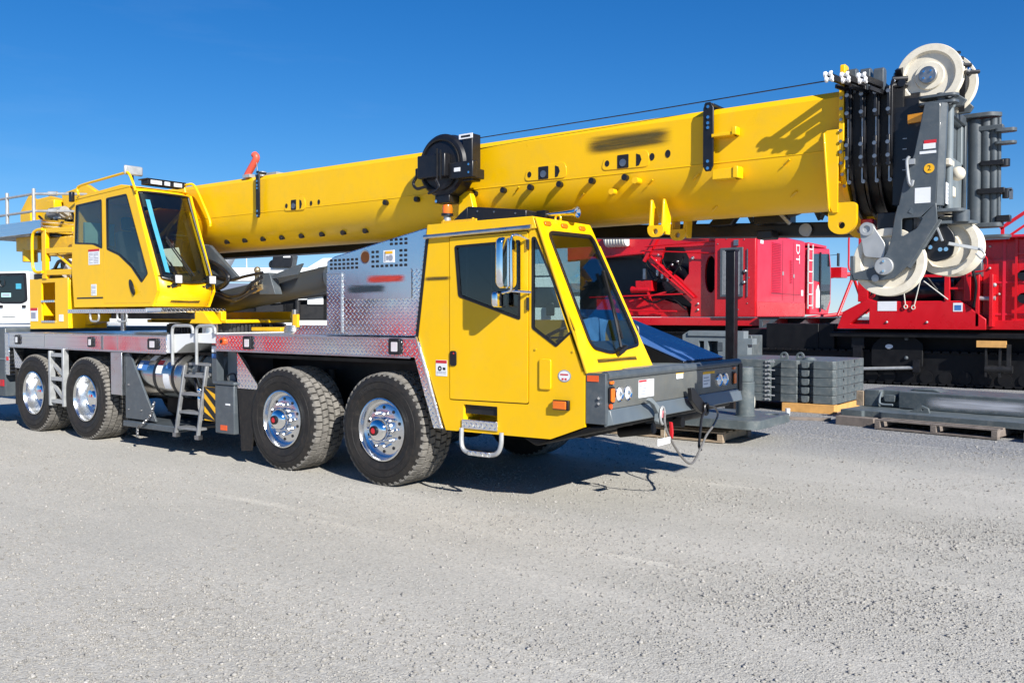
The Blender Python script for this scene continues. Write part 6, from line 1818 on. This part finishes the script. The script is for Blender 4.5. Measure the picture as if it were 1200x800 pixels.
Q('door_frame', MB().box(-4.41, -4.37, 27.1, 27.2, 1.85, 4.05), 'black', rcab)
Q('roof_rack', MB().box(-5.6, -4.5, 26.2, 28.2, 4.25, 4.36), 'red_pink', rcab, bevel=.02)
Q('cab_seat_cover', MB().prism([(26.7, 2.0), (26.7, 2.6), (26.95, 2.85), (27.1, 2.6), (27.1, 2.0)], 'x', -4.414, -4.395), 'sticker', rcab)
Q('cab_mirror', MB().bar((-4.4, 28.3, 4.0), (-4.2, 28.75, 4.05), .02).box(-4.25, -4.2, 28.65, 28.85, 3.6, 4.1), 'black', rcab, bevel=.02)
# boom foot, gantry and winches on the left of the engine house
Q('boom_foot', MB().prism([(-11.5, 4.25), (-10.0, 4.45), (-8.9, 4.58), (-7.9, 4.54), (-5.72, 4.24), (-5.72, 3.98), (-6.3, 3.95), (-7.6, 4.0), (-7.8, 3.45), (-8.1, 3.4), (-8.4, 3.80), (-11.5, 3.65)], 'y', 20.9, 21.05), 'red', bevel=.02)
Q('boom_foot_flange', MB().bar((-8.35, 20.86, 3.55), (-7.75, 20.86, 4.55), .1, .1, (0, 1, 0)).bar((-7.5, 20.86, 4.42), (-5.74, 20.86, 4.15), .06, .05, (0, 1, 0)).bar((-11.4, 20.86, 3.72), (-8.4, 20.86, 3.85), .06, .1, (0, 1, 0)), 'red')
Q('gantry_plate', MB().prism([(-6.95, 3.98), (-5.72, 3.98), (-5.72, 1.66), (-6.7, 1.66), (-6.65, 2.1), (-7.0, 2.4), (-7.9, 3.2), (-8.15, 3.55), (-8.0, 3.6), (-6.95, 2.85), (-6.75, 3.1), (-6.75, 3.6)], 'y', 20.95, 21.08,
  [circle(-5.97, 3.05, .20, 24, .60)]), 'red', bevel=.015)
Q('gantry_bolt', MB().sph((-6.6, 20.93, 3.6), .06, 6).sph((-7.95, 20.93, 3.55), .07, 6).sph((-6.4, 20.93, 2.1), .04, 6).sph((-6.4, 20.93, 1.9), .04, 6).sph((-7.85, 20.93, 3.75), .05, 6), 'galv')
Q('gantry_block', MB().box(-7.05, -6.35, 20.8, 21.0, 1.48, 1.64), 'wood_new')
Q('diagonal_strut', MB().cyl((-8.1, 20.85, 3.7), (-6.5, 20.85, 2.3), .045, n=12).cyl((-8.05, 20.8, 3.45), (-6.9, 20.8, 2.55), .02, n=8), 'red')
Q('rope_drum', MB().cyl((-9.75, 20.75, 4.34), (-8.95, 20.75, 4.34), .25, n=24), 'white_dull')
mb = MB()
for k in range(7):
    mb.lathe([(.255, -.035), (.275, 0), (.255, .035)], (-9.68 + k * .11, 20.75, 4.34), 'x', 24)
Q('drum_rope', mb, 'rope_white')
Q('dark_machinery', MB().box(-11.4, -5.72, 21.6, 24.5, 1.66, 4.15).cyl((-7.4, 21.3, 2.9), (-7.4, 21.7, 2.9), .5, n=20).tube(smooth_path([(-8.4, 21.2, 3.3), (-8.1, 21.15, 2.9), (-7.7, 21.2, 3.2), (-7.2, 21.2, 2.7), (-7.8, 21.2, 2.4)]), .05), 'black')
Q('hose_run', MB().tube(smooth_path([(-8.5, 20.95, 3.75), (-8.1, 20.9, 3.2), (-7.6, 20.95, 2.9), (-7.1, 20.9, 3.3), (-6.9, 20.95, 3.75)]), .035).tube(smooth_path([(-8.6, 20.9, 2.4), (-8.0, 20.85, 2.15), (-7.4, 20.9, 2.3), (-6.8, 20.9, 1.9)]), .03)
  .tube(smooth_path([(-7.7, 20.9, 3.6), (-7.5, 20.85, 3.3), (-7.2, 20.9, 3.55), (-7.0, 20.9, 3.2)]), .025), 'deep_black')
Q('valve_row', MB().box(-7.9, -7.82, 20.85, 20.95, 3.05, 3.25).box(-7.72, -7.64, 20.85, 20.95, 2.95, 3.1).box(-7.5, -7.44, 20.85, 20.95, 2.85, 3.0).sph((-7.3, 20.85, 3.4), .05, 6).sph((-7.1, 20.85, 3.5), .05, 6).box(-8.4, -8.3, 20.85, 20.95, 2.95, 3.3), 'steel')
Q('deck_pipe', MB().cyl((-10.5, 20.8, 2.35), (-6.9, 20.8, 2.42), .025, n=8).cyl((-9.5, 20.8, 1.9), (-7.1, 20.8, 1.85), .03, n=8), 'red')
Q('hook_lug', MB().prism([(-7.2, 4.42), (-7.15, 4.62), (-6.95, 4.62), (-6.9, 4.38)], 'y', 20.9, 20.96).prism([(-8.7, 4.5), (-8.65, 4.72), (-8.45, 4.72), (-8.4, 4.5)], 'y', 20.8, 20.9), 'galv')
Q('tension_rod', MB().cyl((-8.3, 20.8, 3.9), (-5.75, 20.8, 3.72), .02, n=8).cyl((-8.3, 20.8, 4.05), (-5.75, 20.8, 4.12), .018, n=8), 'red')
Q('winch_motor', MB().box(-8.7, -8.1, 20.9, 21.3, 2.55, 2.9).cyl((-8.9, 21.0, 2.6), (-8.2, 21.0, 2.6), .12, n=14).bar((-9.0, 21.0, 2.2), (-7.6, 21.0, 2.5), .05).bar((-8.4, 20.95, 2.9), (-8.1, 20.95, 2.1), .06), 'red')
Q('lower_red_panel', MB().prism([(-10.5, 1.66), (-6.9, 1.66), (-7.0, 2.0), (-8.0, 2.3), (-10.5, 2.3)], 'y', 21.3, 21.4), 'red')
mb = MB()
for y_ in (29.2, 30.2):
    for z_ in (.55, 1.25):
        mb.cyl((-9.0, y_, z_), (-1.2, y_, z_), .06, n=8)
for k in range(12):
    xa = -9.0 + k * .65
    mb.cyl((xa, 29.2, .55), (xa + .32, 29.2, 1.25), .035, n=6).cyl((xa + .32, 29.2, 1.25), (xa + .65, 29.2, .55), .035, n=6)
Q('low_lattice', mb, 'red')
Q('boom_lattice', MB().cyl((-6, 30.5, 3.2), (-3.6, 33, 3.6), .08).cyl((-6, 30.5, 1.6), (-3.6, 33, 2.0), .08).cyl((-4.6, 30.0, 1.7), (-4.3, 31.0, 3.3), .06).cyl((-4.3, 31.0, 3.3), (-4.0, 31.8, 1.8), .06).cyl((-4.0, 31.8, 1.8), (-3.7, 32.6, 3.4), .06)
  .box(-4.7, -4.3, 29.4, 30.2, 3.2, 3.6), 'red')
track(r1, 20.7, 21.6, -12.0, -4.6, 1.15)
track(r1, 27.4, 28.3, -12.0, -4.6, 1.15)
Q('car_body', MB().box(-11.0, -5.2, 21.6, 27.4, .55, 1.36).cyl((-8, 24.5, 1.2), (-8, 24.5, 1.4), 1.2, n=30).box(-5.2, -3.9, 22.0, 29.5, .5, 1.36).box(-4.6, -3.0, 24.0, 28.5, .35, 1.3), 'deep_black')
Q('jack_group', MB().cyl((-4.0, 23.0, .1), (-4.0, 23.0, 1.4), .12).cyl((-4.0, 25.0, .1), (-4.0, 25.0, 1.4), .12).cyl((-4.0, 27.5, .1), (-4.0, 27.5, 1.4), .14).box(-4.3, -3.7, 22.7, 23.3, .02, .12).box(-4.3, -3.7, 24.7, 25.3, .02, .12).box(-4.4, -3.6, 27.1, 27.9, .02, .12), 'deep_black')

r2 = thing('crawler_crane', 'red crawler crane base without boom or cab, behind the boom head and its sheaves', 'crane', (2.5, 19.0, 0), org=(2.5, 19.0, 0), group='red crawler cranes')
def Q2(name, mb, m, parent=None, **kw):
    return mb.build(name, M[m], parent or r2, **kw)
Q2('base_beam', MB().prism([(-.6, 1.38), (2.75, 1.38), (2.75, 1.62), (2.2, 2.05), (.35, 2.05), (.15, 2.12), (-.45, 1.80)], 'y', 16.5, 16.75, [[(-.28, 1.5), (.18, 1.5), (.18, 1.88)]]), 'red', bevel=.015)
Q2('base_floor', MB().box(-.4, 6.5, 16.75, 21.0, 1.38, 1.6), 'red', bevel=.01)
Q2('base_post', MB().box(-.12, .12, 16.6, 16.85, 2.05, 3.85).box(1.86, 1.98, 16.5, 16.62, 2.05, 2.72).box(2.28, 2.42, 16.5, 16.62, 2.05, 3.1), 'red', bevel=.01)
Q2('hand_loop', MB().tube(smooth_path([(-.12, 16.55, 2.75), (-.3, 16.5, 2.85), (-.32, 16.5, 3.2), (-.30, 16.5, 3.75), (-.12, 16.55, 3.8)]), .022).tube(smooth_path([(2.5, 16.45, 2.7), (2.72, 16.45, 2.75), (2.75, 16.45, 3.0), (2.6, 16.45, 3.1)]), .02), 'red')
Q2('guard_rail', MB().bar((1.05, 16.56, 2.66), (2.32, 16.56, 2.62), .06).bar((1.9, 16.56, 2.34), (2.32, 16.56, 2.34), .05), 'red')
Q2('notice_plate', MB().box(.38, .82, 16.493, 16.499, 1.82, 2.05), 'sticker')
Q2('notice_plate', MB().box(2.06, 2.26, 16.493, 16.499, 1.80, 2.0), 'sticker')
Q2('plate_print', MB().box(2.09, 2.23, 16.489, 16.492, 1.83, 1.95), 'ink_blue')
Q2('tie_rod', MB().cyl((1.35, 16.47, 2.55), (1.22, 16.47, 1.95), .014, n=6).tube([(1.20 + .04 * cos(t), 16.46, 1.90 + .045 * sin(t)) for t in [2 * pi * i / 12 for i in range(12)]], .012, 6, closed=True)
   .cyl((.98, 16.47, 2.3), (1.02, 16.47, 1.97), .014, n=6).tube([(1.03 + .04 * cos(t), 16.46, 1.92 + .045 * sin(t)) for t in [2 * pi * i / 12 for i in range(12)]], .012, 6, closed=True)
   .cyl((1.42, 16.47, 2.52), (1.95, 16.47, 2.08), .016, n=6), 'rope_white')
Q2('dark_interior', MB().box(-.05, 2.6, 17.4, 20.0, 1.6, 2.9).cyl((.9, 17.0, 2.3), (2.0, 17.0, 2.3), .28, n=18), 'black')
hb = Q2('machine_house', MB().box(2.60, 6.5, 16.9, 20.5, 1.45, 3.46), 'red', bevel=.02)
Q2('panel_rib', MB().box(3.02, 3.08, 16.86, 16.9, 1.5, 3.46).box(2.6, 6.5, 16.87, 16.9, 2.95, 2.99).box(2.6, 6.5, 16.87, 16.9, 2.45, 2.49).box(2.6, 6.5, 16.87, 16.9, 1.72, 1.76), 'red_pink', hb)
Q2('hinge_bracket', MB().box(2.52, 2.60, 16.5, 16.9, 1.45, 2.65).box(2.80, 2.88, 16.5, 16.9, 1.45, 2.65).box(2.60, 2.80, 16.55, 16.6, 1.45, 1.5), 'red', hb, bevel=.01)
Q2('bracket_pin', MB().cyl((2.5, 16.6, 2.10), (2.92, 16.6, 2.10), .05, n=14).sph((2.9, 16.55, 2.4), .05, 6), 'galv', hb)
Q2('recess_panel', MB().prism([(1.95, 1.6), (2.58, 1.6), (2.58, 2.9), (2.4, 2.9), (2.0, 2.4)], 'y', 16.95, 17.0), 'red', hb)  # red panel set back beside the machine house
Q2('frame_brace', MB().bar((.12, 16.7, 2.1), (1.0, 16.7, 2.9), .07).bar((.12, 16.65, 3.6), (1.9, 16.65, 3.6), .08).bar((1.9, 16.65, 2.7), (1.9, 16.65, 3.6), .08).bar((1.0, 16.7, 2.9), (1.0, 16.7, 3.6), .06).bar((.1, 16.68, 2.9), (1.9, 16.68, 2.9), .06), 'red')
Q2('hose_loop', MB().tube(smooth_path([(.3, 16.6, 2.1), (.5, 16.55, 2.6), (.9, 16.55, 2.4), (1.3, 16.55, 2.75), (1.7, 16.58, 2.3)]), .03).tube(smooth_path([(2.5, 16.45, 1.9), (2.55, 16.4, 2.4), (2.48, 16.4, 2.8), (2.55, 16.5, 3.2)]), .03), 'deep_black')
Q2('house_ladder', MB().bar((3.30, 16.82, 1.5), (3.30, 16.82, 3.46), .05).bar((3.75, 16.82, 1.5), (3.75, 16.82, 3.46), .05).bar((3.30, 16.82, 1.8), (3.75, 16.82, 1.8), .04).bar((3.30, 16.82, 2.2), (3.75, 16.82, 2.2), .04).bar((3.30, 16.82, 2.7), (3.75, 16.82, 2.7), .04).bar((3.30, 16.82, 3.1), (3.75, 16.82, 3.1), .04), 'red')
Q2('panel_bolt', MB().sph((2.75, 16.88, 3.3), .03, 5).sph((2.75, 16.88, 2.8), .03, 5).sph((2.95, 16.88, 2.2), .03, 5).sph((1.5, 16.49, 1.55), .03, 5).sph((.6, 16.49, 1.55), .03, 5), 'galv')
st_ = Q2('platform_rail', MB().bar((3.0, 16.9, 3.46), (3.0, 16.9, 3.72), .07).bar((2.95, 16.9, 3.70), (3.6, 16.9, 4.15), .07).bar((3.1, 16.9, 3.5), (3.65, 16.9, 3.9), .05).bar((3.52, 16.9, 3.46), (3.52, 16.9, 4.30), .07).bar((3.55, 16.9, 4.15), (6.4, 16.9, 4.15), .06).bar((3.55, 16.9, 3.8), (6.4, 16.9, 3.8), .05), 'red')
Q2('walk_plate', MB().box(2.3, 6.5, 16.5, 17.2, 3.46, 3.52), 'red_pink', hb, bevel=.01)
Q2('walk_edge', MB().box(2.2, 3.2, 16.4, 16.5, 3.42, 3.46), 'steel', hb)
Q2('work_lamp', MB().cyl((3.45, 16.8, 2.62), (3.45, 16.86, 2.62), .12, n=16).cyl((3.45, 16.8, 2.1), (3.45, 16.86, 2.1), .12, n=16), 'black', hb)
Q2('rear_tank', MB().box(2.3, 2.62, 16.7, 17.2, 2.6, 2.95), 'slate', bevel=.03)
track(r2, 16.9, 17.85, -3.2, 7.0, .82)
track(r2, 21.2, 22.1, -3.2, 7.0, .82)
cb = Q2('car_body', MB().box(-.9, 6.5, 17.2, 21.2, .42, 1.36).box(-1.2, -.8, 17.0, 17.4, .25, 1.5).prism(rpoly([(.15, .42), (.15, .95), (.45, 1.28), (1.0, 1.32), (1.35, 1.05), (1.35, .42)], .1), 'y', 16.82, 16.9).box(-3.4, -.9, 17.3, 21.0, .15, 1.35).box(-2.6, -1.2, 17.0, 17.3, .5, 1.5), 'deep_black', bevel=.02)
Q2('body_bolt', MB().sph((.98, 16.8, 1.15), .05, 6).sph((.98, 16.8, .68), .05, 6), 'slate', cb)
Q2('oval_plate', MB().prism(circle(.58, .95, .09, 16, .055), 'y', 16.80, 16.815), 'sticker', cb)
Q2('track_rod', MB().cyl((-.1, 16.75, .38), (1.2, 16.75, .45), .04, n=10), 'galv', cb)
Q2('rod_clamp', MB().box(1.15, 1.3, 16.7, 16.85, .35, .65).box(-.25, -.05, 16.7, 16.9, .3, .95).box(-.3, .0, 16.75, 16.9, .9, 1.3), 'black', cb)
Q2('lower_beam', MB().box(-.8, 6.5, 16.6, 16.9, 1.18, 1.30), 'deep_black', cb, bevel=.01)
Q2('jack_leg', MB().box(2.72, 2.76, 16.6, 16.7, .3, 1.0).box(3.0, 3.05, 16.6, 16.7, .3, 1.0).box(3.16, 3.24, 16.6, 16.7, .55, 1.05).cyl((2.72, 16.65, .48), (3.28, 16.65, .48), .09, n=16), 'frame', cb)
Q2('jack_block', MB().box(2.55, 3.15, 16.55, 16.75, .98, 1.13), 'wood_new', cb)

# unseen red crane copy, added behind the viewer to mirror red in the polished plates
rr = copy_tree(r1)
rr.location = (-44.0, -38.0, 0)
rr.rotation_euler = (0, 0, R(150))
rr['label'] = 'unseen red crawler crane added behind the viewer to redden the polished deck plates'

# unseen red blocks, added behind the viewer to tint the polished deck edges
for i, (x, y) in enumerate(((-10.4, -12.0), (-17.6, -11.6), (-27.0, -12.6))):
    if i == 0:
        rk = thing('added_red_block', 'unseen red block added behind the viewer to mirror red in the deck edges', 'counterweight', (x, y, 0), R(30), 'red blocks mirrored in the deck edges')
        MB().prism(rpoly([(-.6, .12), (.6, .12), (.6, 1.45), (.45, 1.6), (-.45, 1.6), (-.6, 1.45)], .04), 'y', -1.2, 1.2).build('block', M['red'], rk, bevel=.02)
        for yy in (-.9, .9):
            MB().box(-.7, .7, yy - .1, yy + .1, 0, .118).build('bearer', M['wood_grey'], rk)
            MB().prism([(-.12, 1.6), (-.08, 1.72), (.08, 1.72), (.12, 1.6)], 'y', yy - .03, yy + .03).build('lifting_eye', M['red'], rk)
    else:
        o = copy_tree(rk)
        o.location = (x, y, 0)

# ------------------------------------------------------------------ white cranes beyond
CA = math.atan2(.596, .803)
wt = thing('white_crane_cab', 'white crane cab with a dark windscreen, behind the yellow rear steps', 'crane', (-19.8, 5.45, 0), CA, group='white cranes beyond')
def Q3(name, mb, m, parent, **kw):
    return mb.build(name, M[m], parent, **kw)
wb_ = Q3('cab_body', MB().prism(rpoly([(-.62, 1.50), (-.62, 2.93), (.40, 2.95), (.40, 1.50)], .05), 'y', 0, 1.9), 'white', wt, bevel=.04)
Q3('windscreen_surround', MB().prism(rpoly([(-.56, 2.12), (-.56, 2.88), (.33, 2.90), (.36, 2.12), (.2, 2.04), (-.35, 2.04)], .06), 'y', -.02, -.002), 'black', wb_)
Q3('windscreen', MB().prism(rpoly([(-.50, 2.15), (-.50, 2.80), (.27, 2.82), (.30, 2.15), (.18, 2.09), (-.32, 2.09)], .05), 'y', -.03, -.024), 'glass_dark', wb_)
Q3('screen_sheet', MB().box(-.36, -.09, -.035, -.031, 2.22, 2.34), 'teal', wb_)
Q3('sheet_print', MB().box(-.33, -.13, -.038, -.036, 2.25, 2.31), 'ink', wb_)
Q3('screen_strip', MB().box(-.50, -.46, -.035, -.031, 2.2, 2.78).box(.05, .2, -.035, -.031, 2.45, 2.6), 'blue_strip', wb_)
Q3('wiper_arm', MB().tube([(-.38, -.04, 2.68), (-.40, -.04, 2.58), (-.33, -.04, 2.50), (-.26, -.04, 2.56), (-.27, -.04, 2.7)], .012), 'black', wb_)
Q3('lamp', MB().box(-.42, -.33, -.06, -.001, 1.93, 2.0).box(.22, .31, -.06, -.001, 1.93, 2.0), 'black', wb_)
Q3('worn_lettering', MB().box(-.42, .06, -.004, -.002, 1.655, 1.70), 'smear_dark', wb_)
Q3('base_deck', MB().box(-2.4, 1.2, -.3, 4.5, 1.25, 1.46), 'white_dull', wt, bevel=.02)
Q3('chassis', MB().box(-2.4, 6.0, .2, 2.4, .5, 1.22), 'frame', wt)
Q3('rear_box', MB().box(.42, 1.9, .2, 1.8, 1.7, 2.88), 'black', wt, bevel=.03)
Q3('rear_rail', MB().box(.7, 1.9, .15, .2, 2.55, 2.58).box(.7, 1.9, .15, .2, 2.42, 2.45).cyl((.78, .2, 2.85), (.78, .2, 3.1), .02), 'steel', wt)
for x in (-1.8, -.5, 1.2, 2.6):
    w_ = MB().lathe([(.28, .05), (.3, 0), (.48, 0), (.54, .05), (.54, .35), (.48, .4), (.3, .4), (.28, .35)], (x, .05, .54), 'y', 28, closed=True).build('wheel', M['rubber'], wt)
    MB().lathe([(.29, .06), (.28, .02), (.1, .1), (0, .1)], (x, .05, .54), 'y', 24).build('rim', M['chrome'], w_)

wc = thing('white_truck_crane', 'long white truck crane with slanted panels seen through the gap below the yellow boom', 'crane', (-27.76, 18.35, 0), CA, group='white cranes beyond')
Q3('boom', MB().box(-4.6, 9.0, 0, .9, 3.25, 3.85), 'white', wc, bevel=.03)
Q3('boom_seam', MB().box(-4.6, 9.0, -.006, -.002, 3.50, 3.54), 'white_dull', wc)
Q3('slanted_panel', MB().prism([(-4.2, 3.86), (-3.9, 4.55), (-.25, 4.40), (-.55, 3.86)], 'y', .2, 1.6), 'white', wc, bevel=.03)
Q3('panel_slate_strip', MB().prism([(-2.3, 3.87), (-1.8, 4.45), (-1.6, 4.45), (-2.0, 3.87)], 'y', .16, .2), 'slate', wc)  # slanted slate strip across the white panel
Q3('winch_box', MB().prism([(1.85, 3.86), (1.95, 4.40), (2.85, 4.42), (2.75, 3.86)], 'y', -.2, .7).cyl((1.85, .2, 4.0), (1.85, .6, 4.0), .22), 'black', wc, bevel=.03)
Q3('box_label', MB().box(2.4, 2.72, -.21, -.201, 4.29, 4.36), 'sticker', wc)
Q3('superstructure', MB().box(1.8, 4.3, .1, 2.2, 2.5, 3.24).prism([(3.4, 3.86), (4.1, 4.28), (5.2, 4.30), (5.3, 3.86)], 'y', .1, 1.8), 'white', wc, bevel=.03)
Q3('grey_tank', MB().cyl((4.0, -.3, 3.55), (6.4, -.3, 3.7), .32, n=24), 'slate_light', wc)
Q3('antenna', MB().cyl((.62, .3, 3.85), (.62, .3, 5.1), .025), 'white_dull', wc)
Q3('hydraulics', MB().box(1.2, 4.6, -.3, .5, 1.55, 2.2).cyl((2.0, -.5, 2.4), (4.5, -.5, 2.7), .1).cyl((3.1, -.5, 1.6), (3.1, -.5, 2.4), .12), 'frame', wc)
Q3('deck', MB().box(-7.5, 9.0, -.3, 2.3, 1.25, 1.5), 'white_dull', wc, bevel=.02)
Q3('low_panel', MB().box(.7, 2.2, -.35, .0, 2.25, 2.55).box(3.5, 4.2, -.4, -.2, 2.2, 2.6), 'white', wc, bevel=.02)
Q3('engine_tray', MB().box(-3.2, 6.5, .0, 2.0, 1.5, 2.42).box(2.4, 3.0, -.3, .0, 1.5, 2.5).box(4.2, 5.0, -.3, .0, 1.5, 2.7), 'deep_black', wc)
Q3('carrier_cab', MB().prism(rpoly([(-8.6, .6), (-8.6, 2.3), (-5.2, 2.35), (-4.5, 1.7), (-4.4, .6)], .1), 'y', -.3, 2.3), 'white', wc, bevel=.03)
Q3('cab_glass', MB().prism(rpoly([(-7.2, 1.55), (-7.0, 2.22), (-5.3, 2.25), (-4.85, 1.62)], .08), 'y', -.32, -.301), 'teal', wc)
Q3('chassis', MB().box(-7.5, 9.0, .2, 2.0, .5, 1.24), 'frame', wc)
for x in (-6.2, -3.0, 3.0, 5.2):
    w_ = MB().lathe([(.28, .05), (.3, 0), (.5, 0), (.56, .05), (.56, .35), (.5, .4), (.3, .4), (.28, .35)], (x, -.3, .56), 'y', 28, closed=True).build('wheel', M['rubber'], wc)
    MB().lathe([(.29, .06), (.28, .02), (.1, .1), (0, .1)], (x, -.3, .56), 'y', 24).build('rim', M['chrome'], w_)

# white truck seen past the windscreen of the yellow cab
wv = thing('white_truck', 'white truck cab partly hidden behind the yellow cab windscreen', 'truck', (-9.2, 15.2, 0), CA, group='white trucks beyond')
vb = Q3('cab_body', MB().prism(rpoly([(-1.6, .9), (-1.6, 2.8), (.85, 2.85), (1.15, 2.72), (1.2, 2.45), (1.2, 1.0)], .08), 'y', 0, 2.0), 'white', wv, bevel=.04)
Q3('side_window', MB().prism(rpoly([(.2, 1.95), (.2, 2.55), (1.0, 2.55), (1.12, 1.95)], .06), 'y', -.012, -.002), 'black', vb)
Q3('door_mirror', MB().box(.55, .8, -.3, -.15, 1.7, 2.1), 'black', vb, bevel=.04)
Q3('roof_deflector', MB().prism([(-1.6, 2.86), (-1.6, 3.2), (.6, 3.25), (1.0, 2.9)], 'y', .1, 1.9), 'white_dull', wv, bevel=.03)
Q3('chassis', MB().box(-5.2, 1.1, .3, 1.8, .5, .95), 'frame', wv)
Q3('tank_body', MB().box(-5.2, -1.8, .05, 1.95, 1.0, 3.4), 'white', wv, bevel=.05)
for x in (.3, -3.2, -4.5):
    w_ = MB().lathe([(.28, .05), (.3, 0), (.45, 0), (.5, .05), (.5, .3), (.45, .35), (.3, .35), (.28, .3)], (x, .05, .5), 'y', 28, closed=True).build('wheel', M['rubber'], wv)
    MB().lathe([(.29, .06), (.28, .02), (.1, .1), (0, .1)], (x, .05, .5), 'y', 24).build('rim', M['chrome'], w_)

# low pale sheds closing the yard far off
for i, (x, y, w, d, h, l) in enumerate(((-62, 62, 60, 14, 4.2, 'long low pale warehouse far behind the cranes'), (10, 95, 50, 14, 4.6, 'low pale warehouse far behind the red crane base'), (-110, 40, 40, 16, 3.6, 'low grey warehouse far off behind the white crane cab'))):
    t = thing('warehouse', l, 'building', (x, y, 0), CA, group='far warehouses')
    MB().box(-w / 2, w / 2, 0, d, 0, h).build('wall', M['white_dull'], t)
    MB().prism([(-.6, h), (d / 2, h + 1.2), (d + .6, h)], 'x', -w / 2 - .4, w / 2 + .4).build('roof', M['galv'], t)
    for k in range(6):
        xx = -w / 2 + w * (k + .5) / 6
        MB().box(xx - 1.5, xx + 1.5, -.05, .0, 0, 3.0).build('door', M['slate_light'], t)
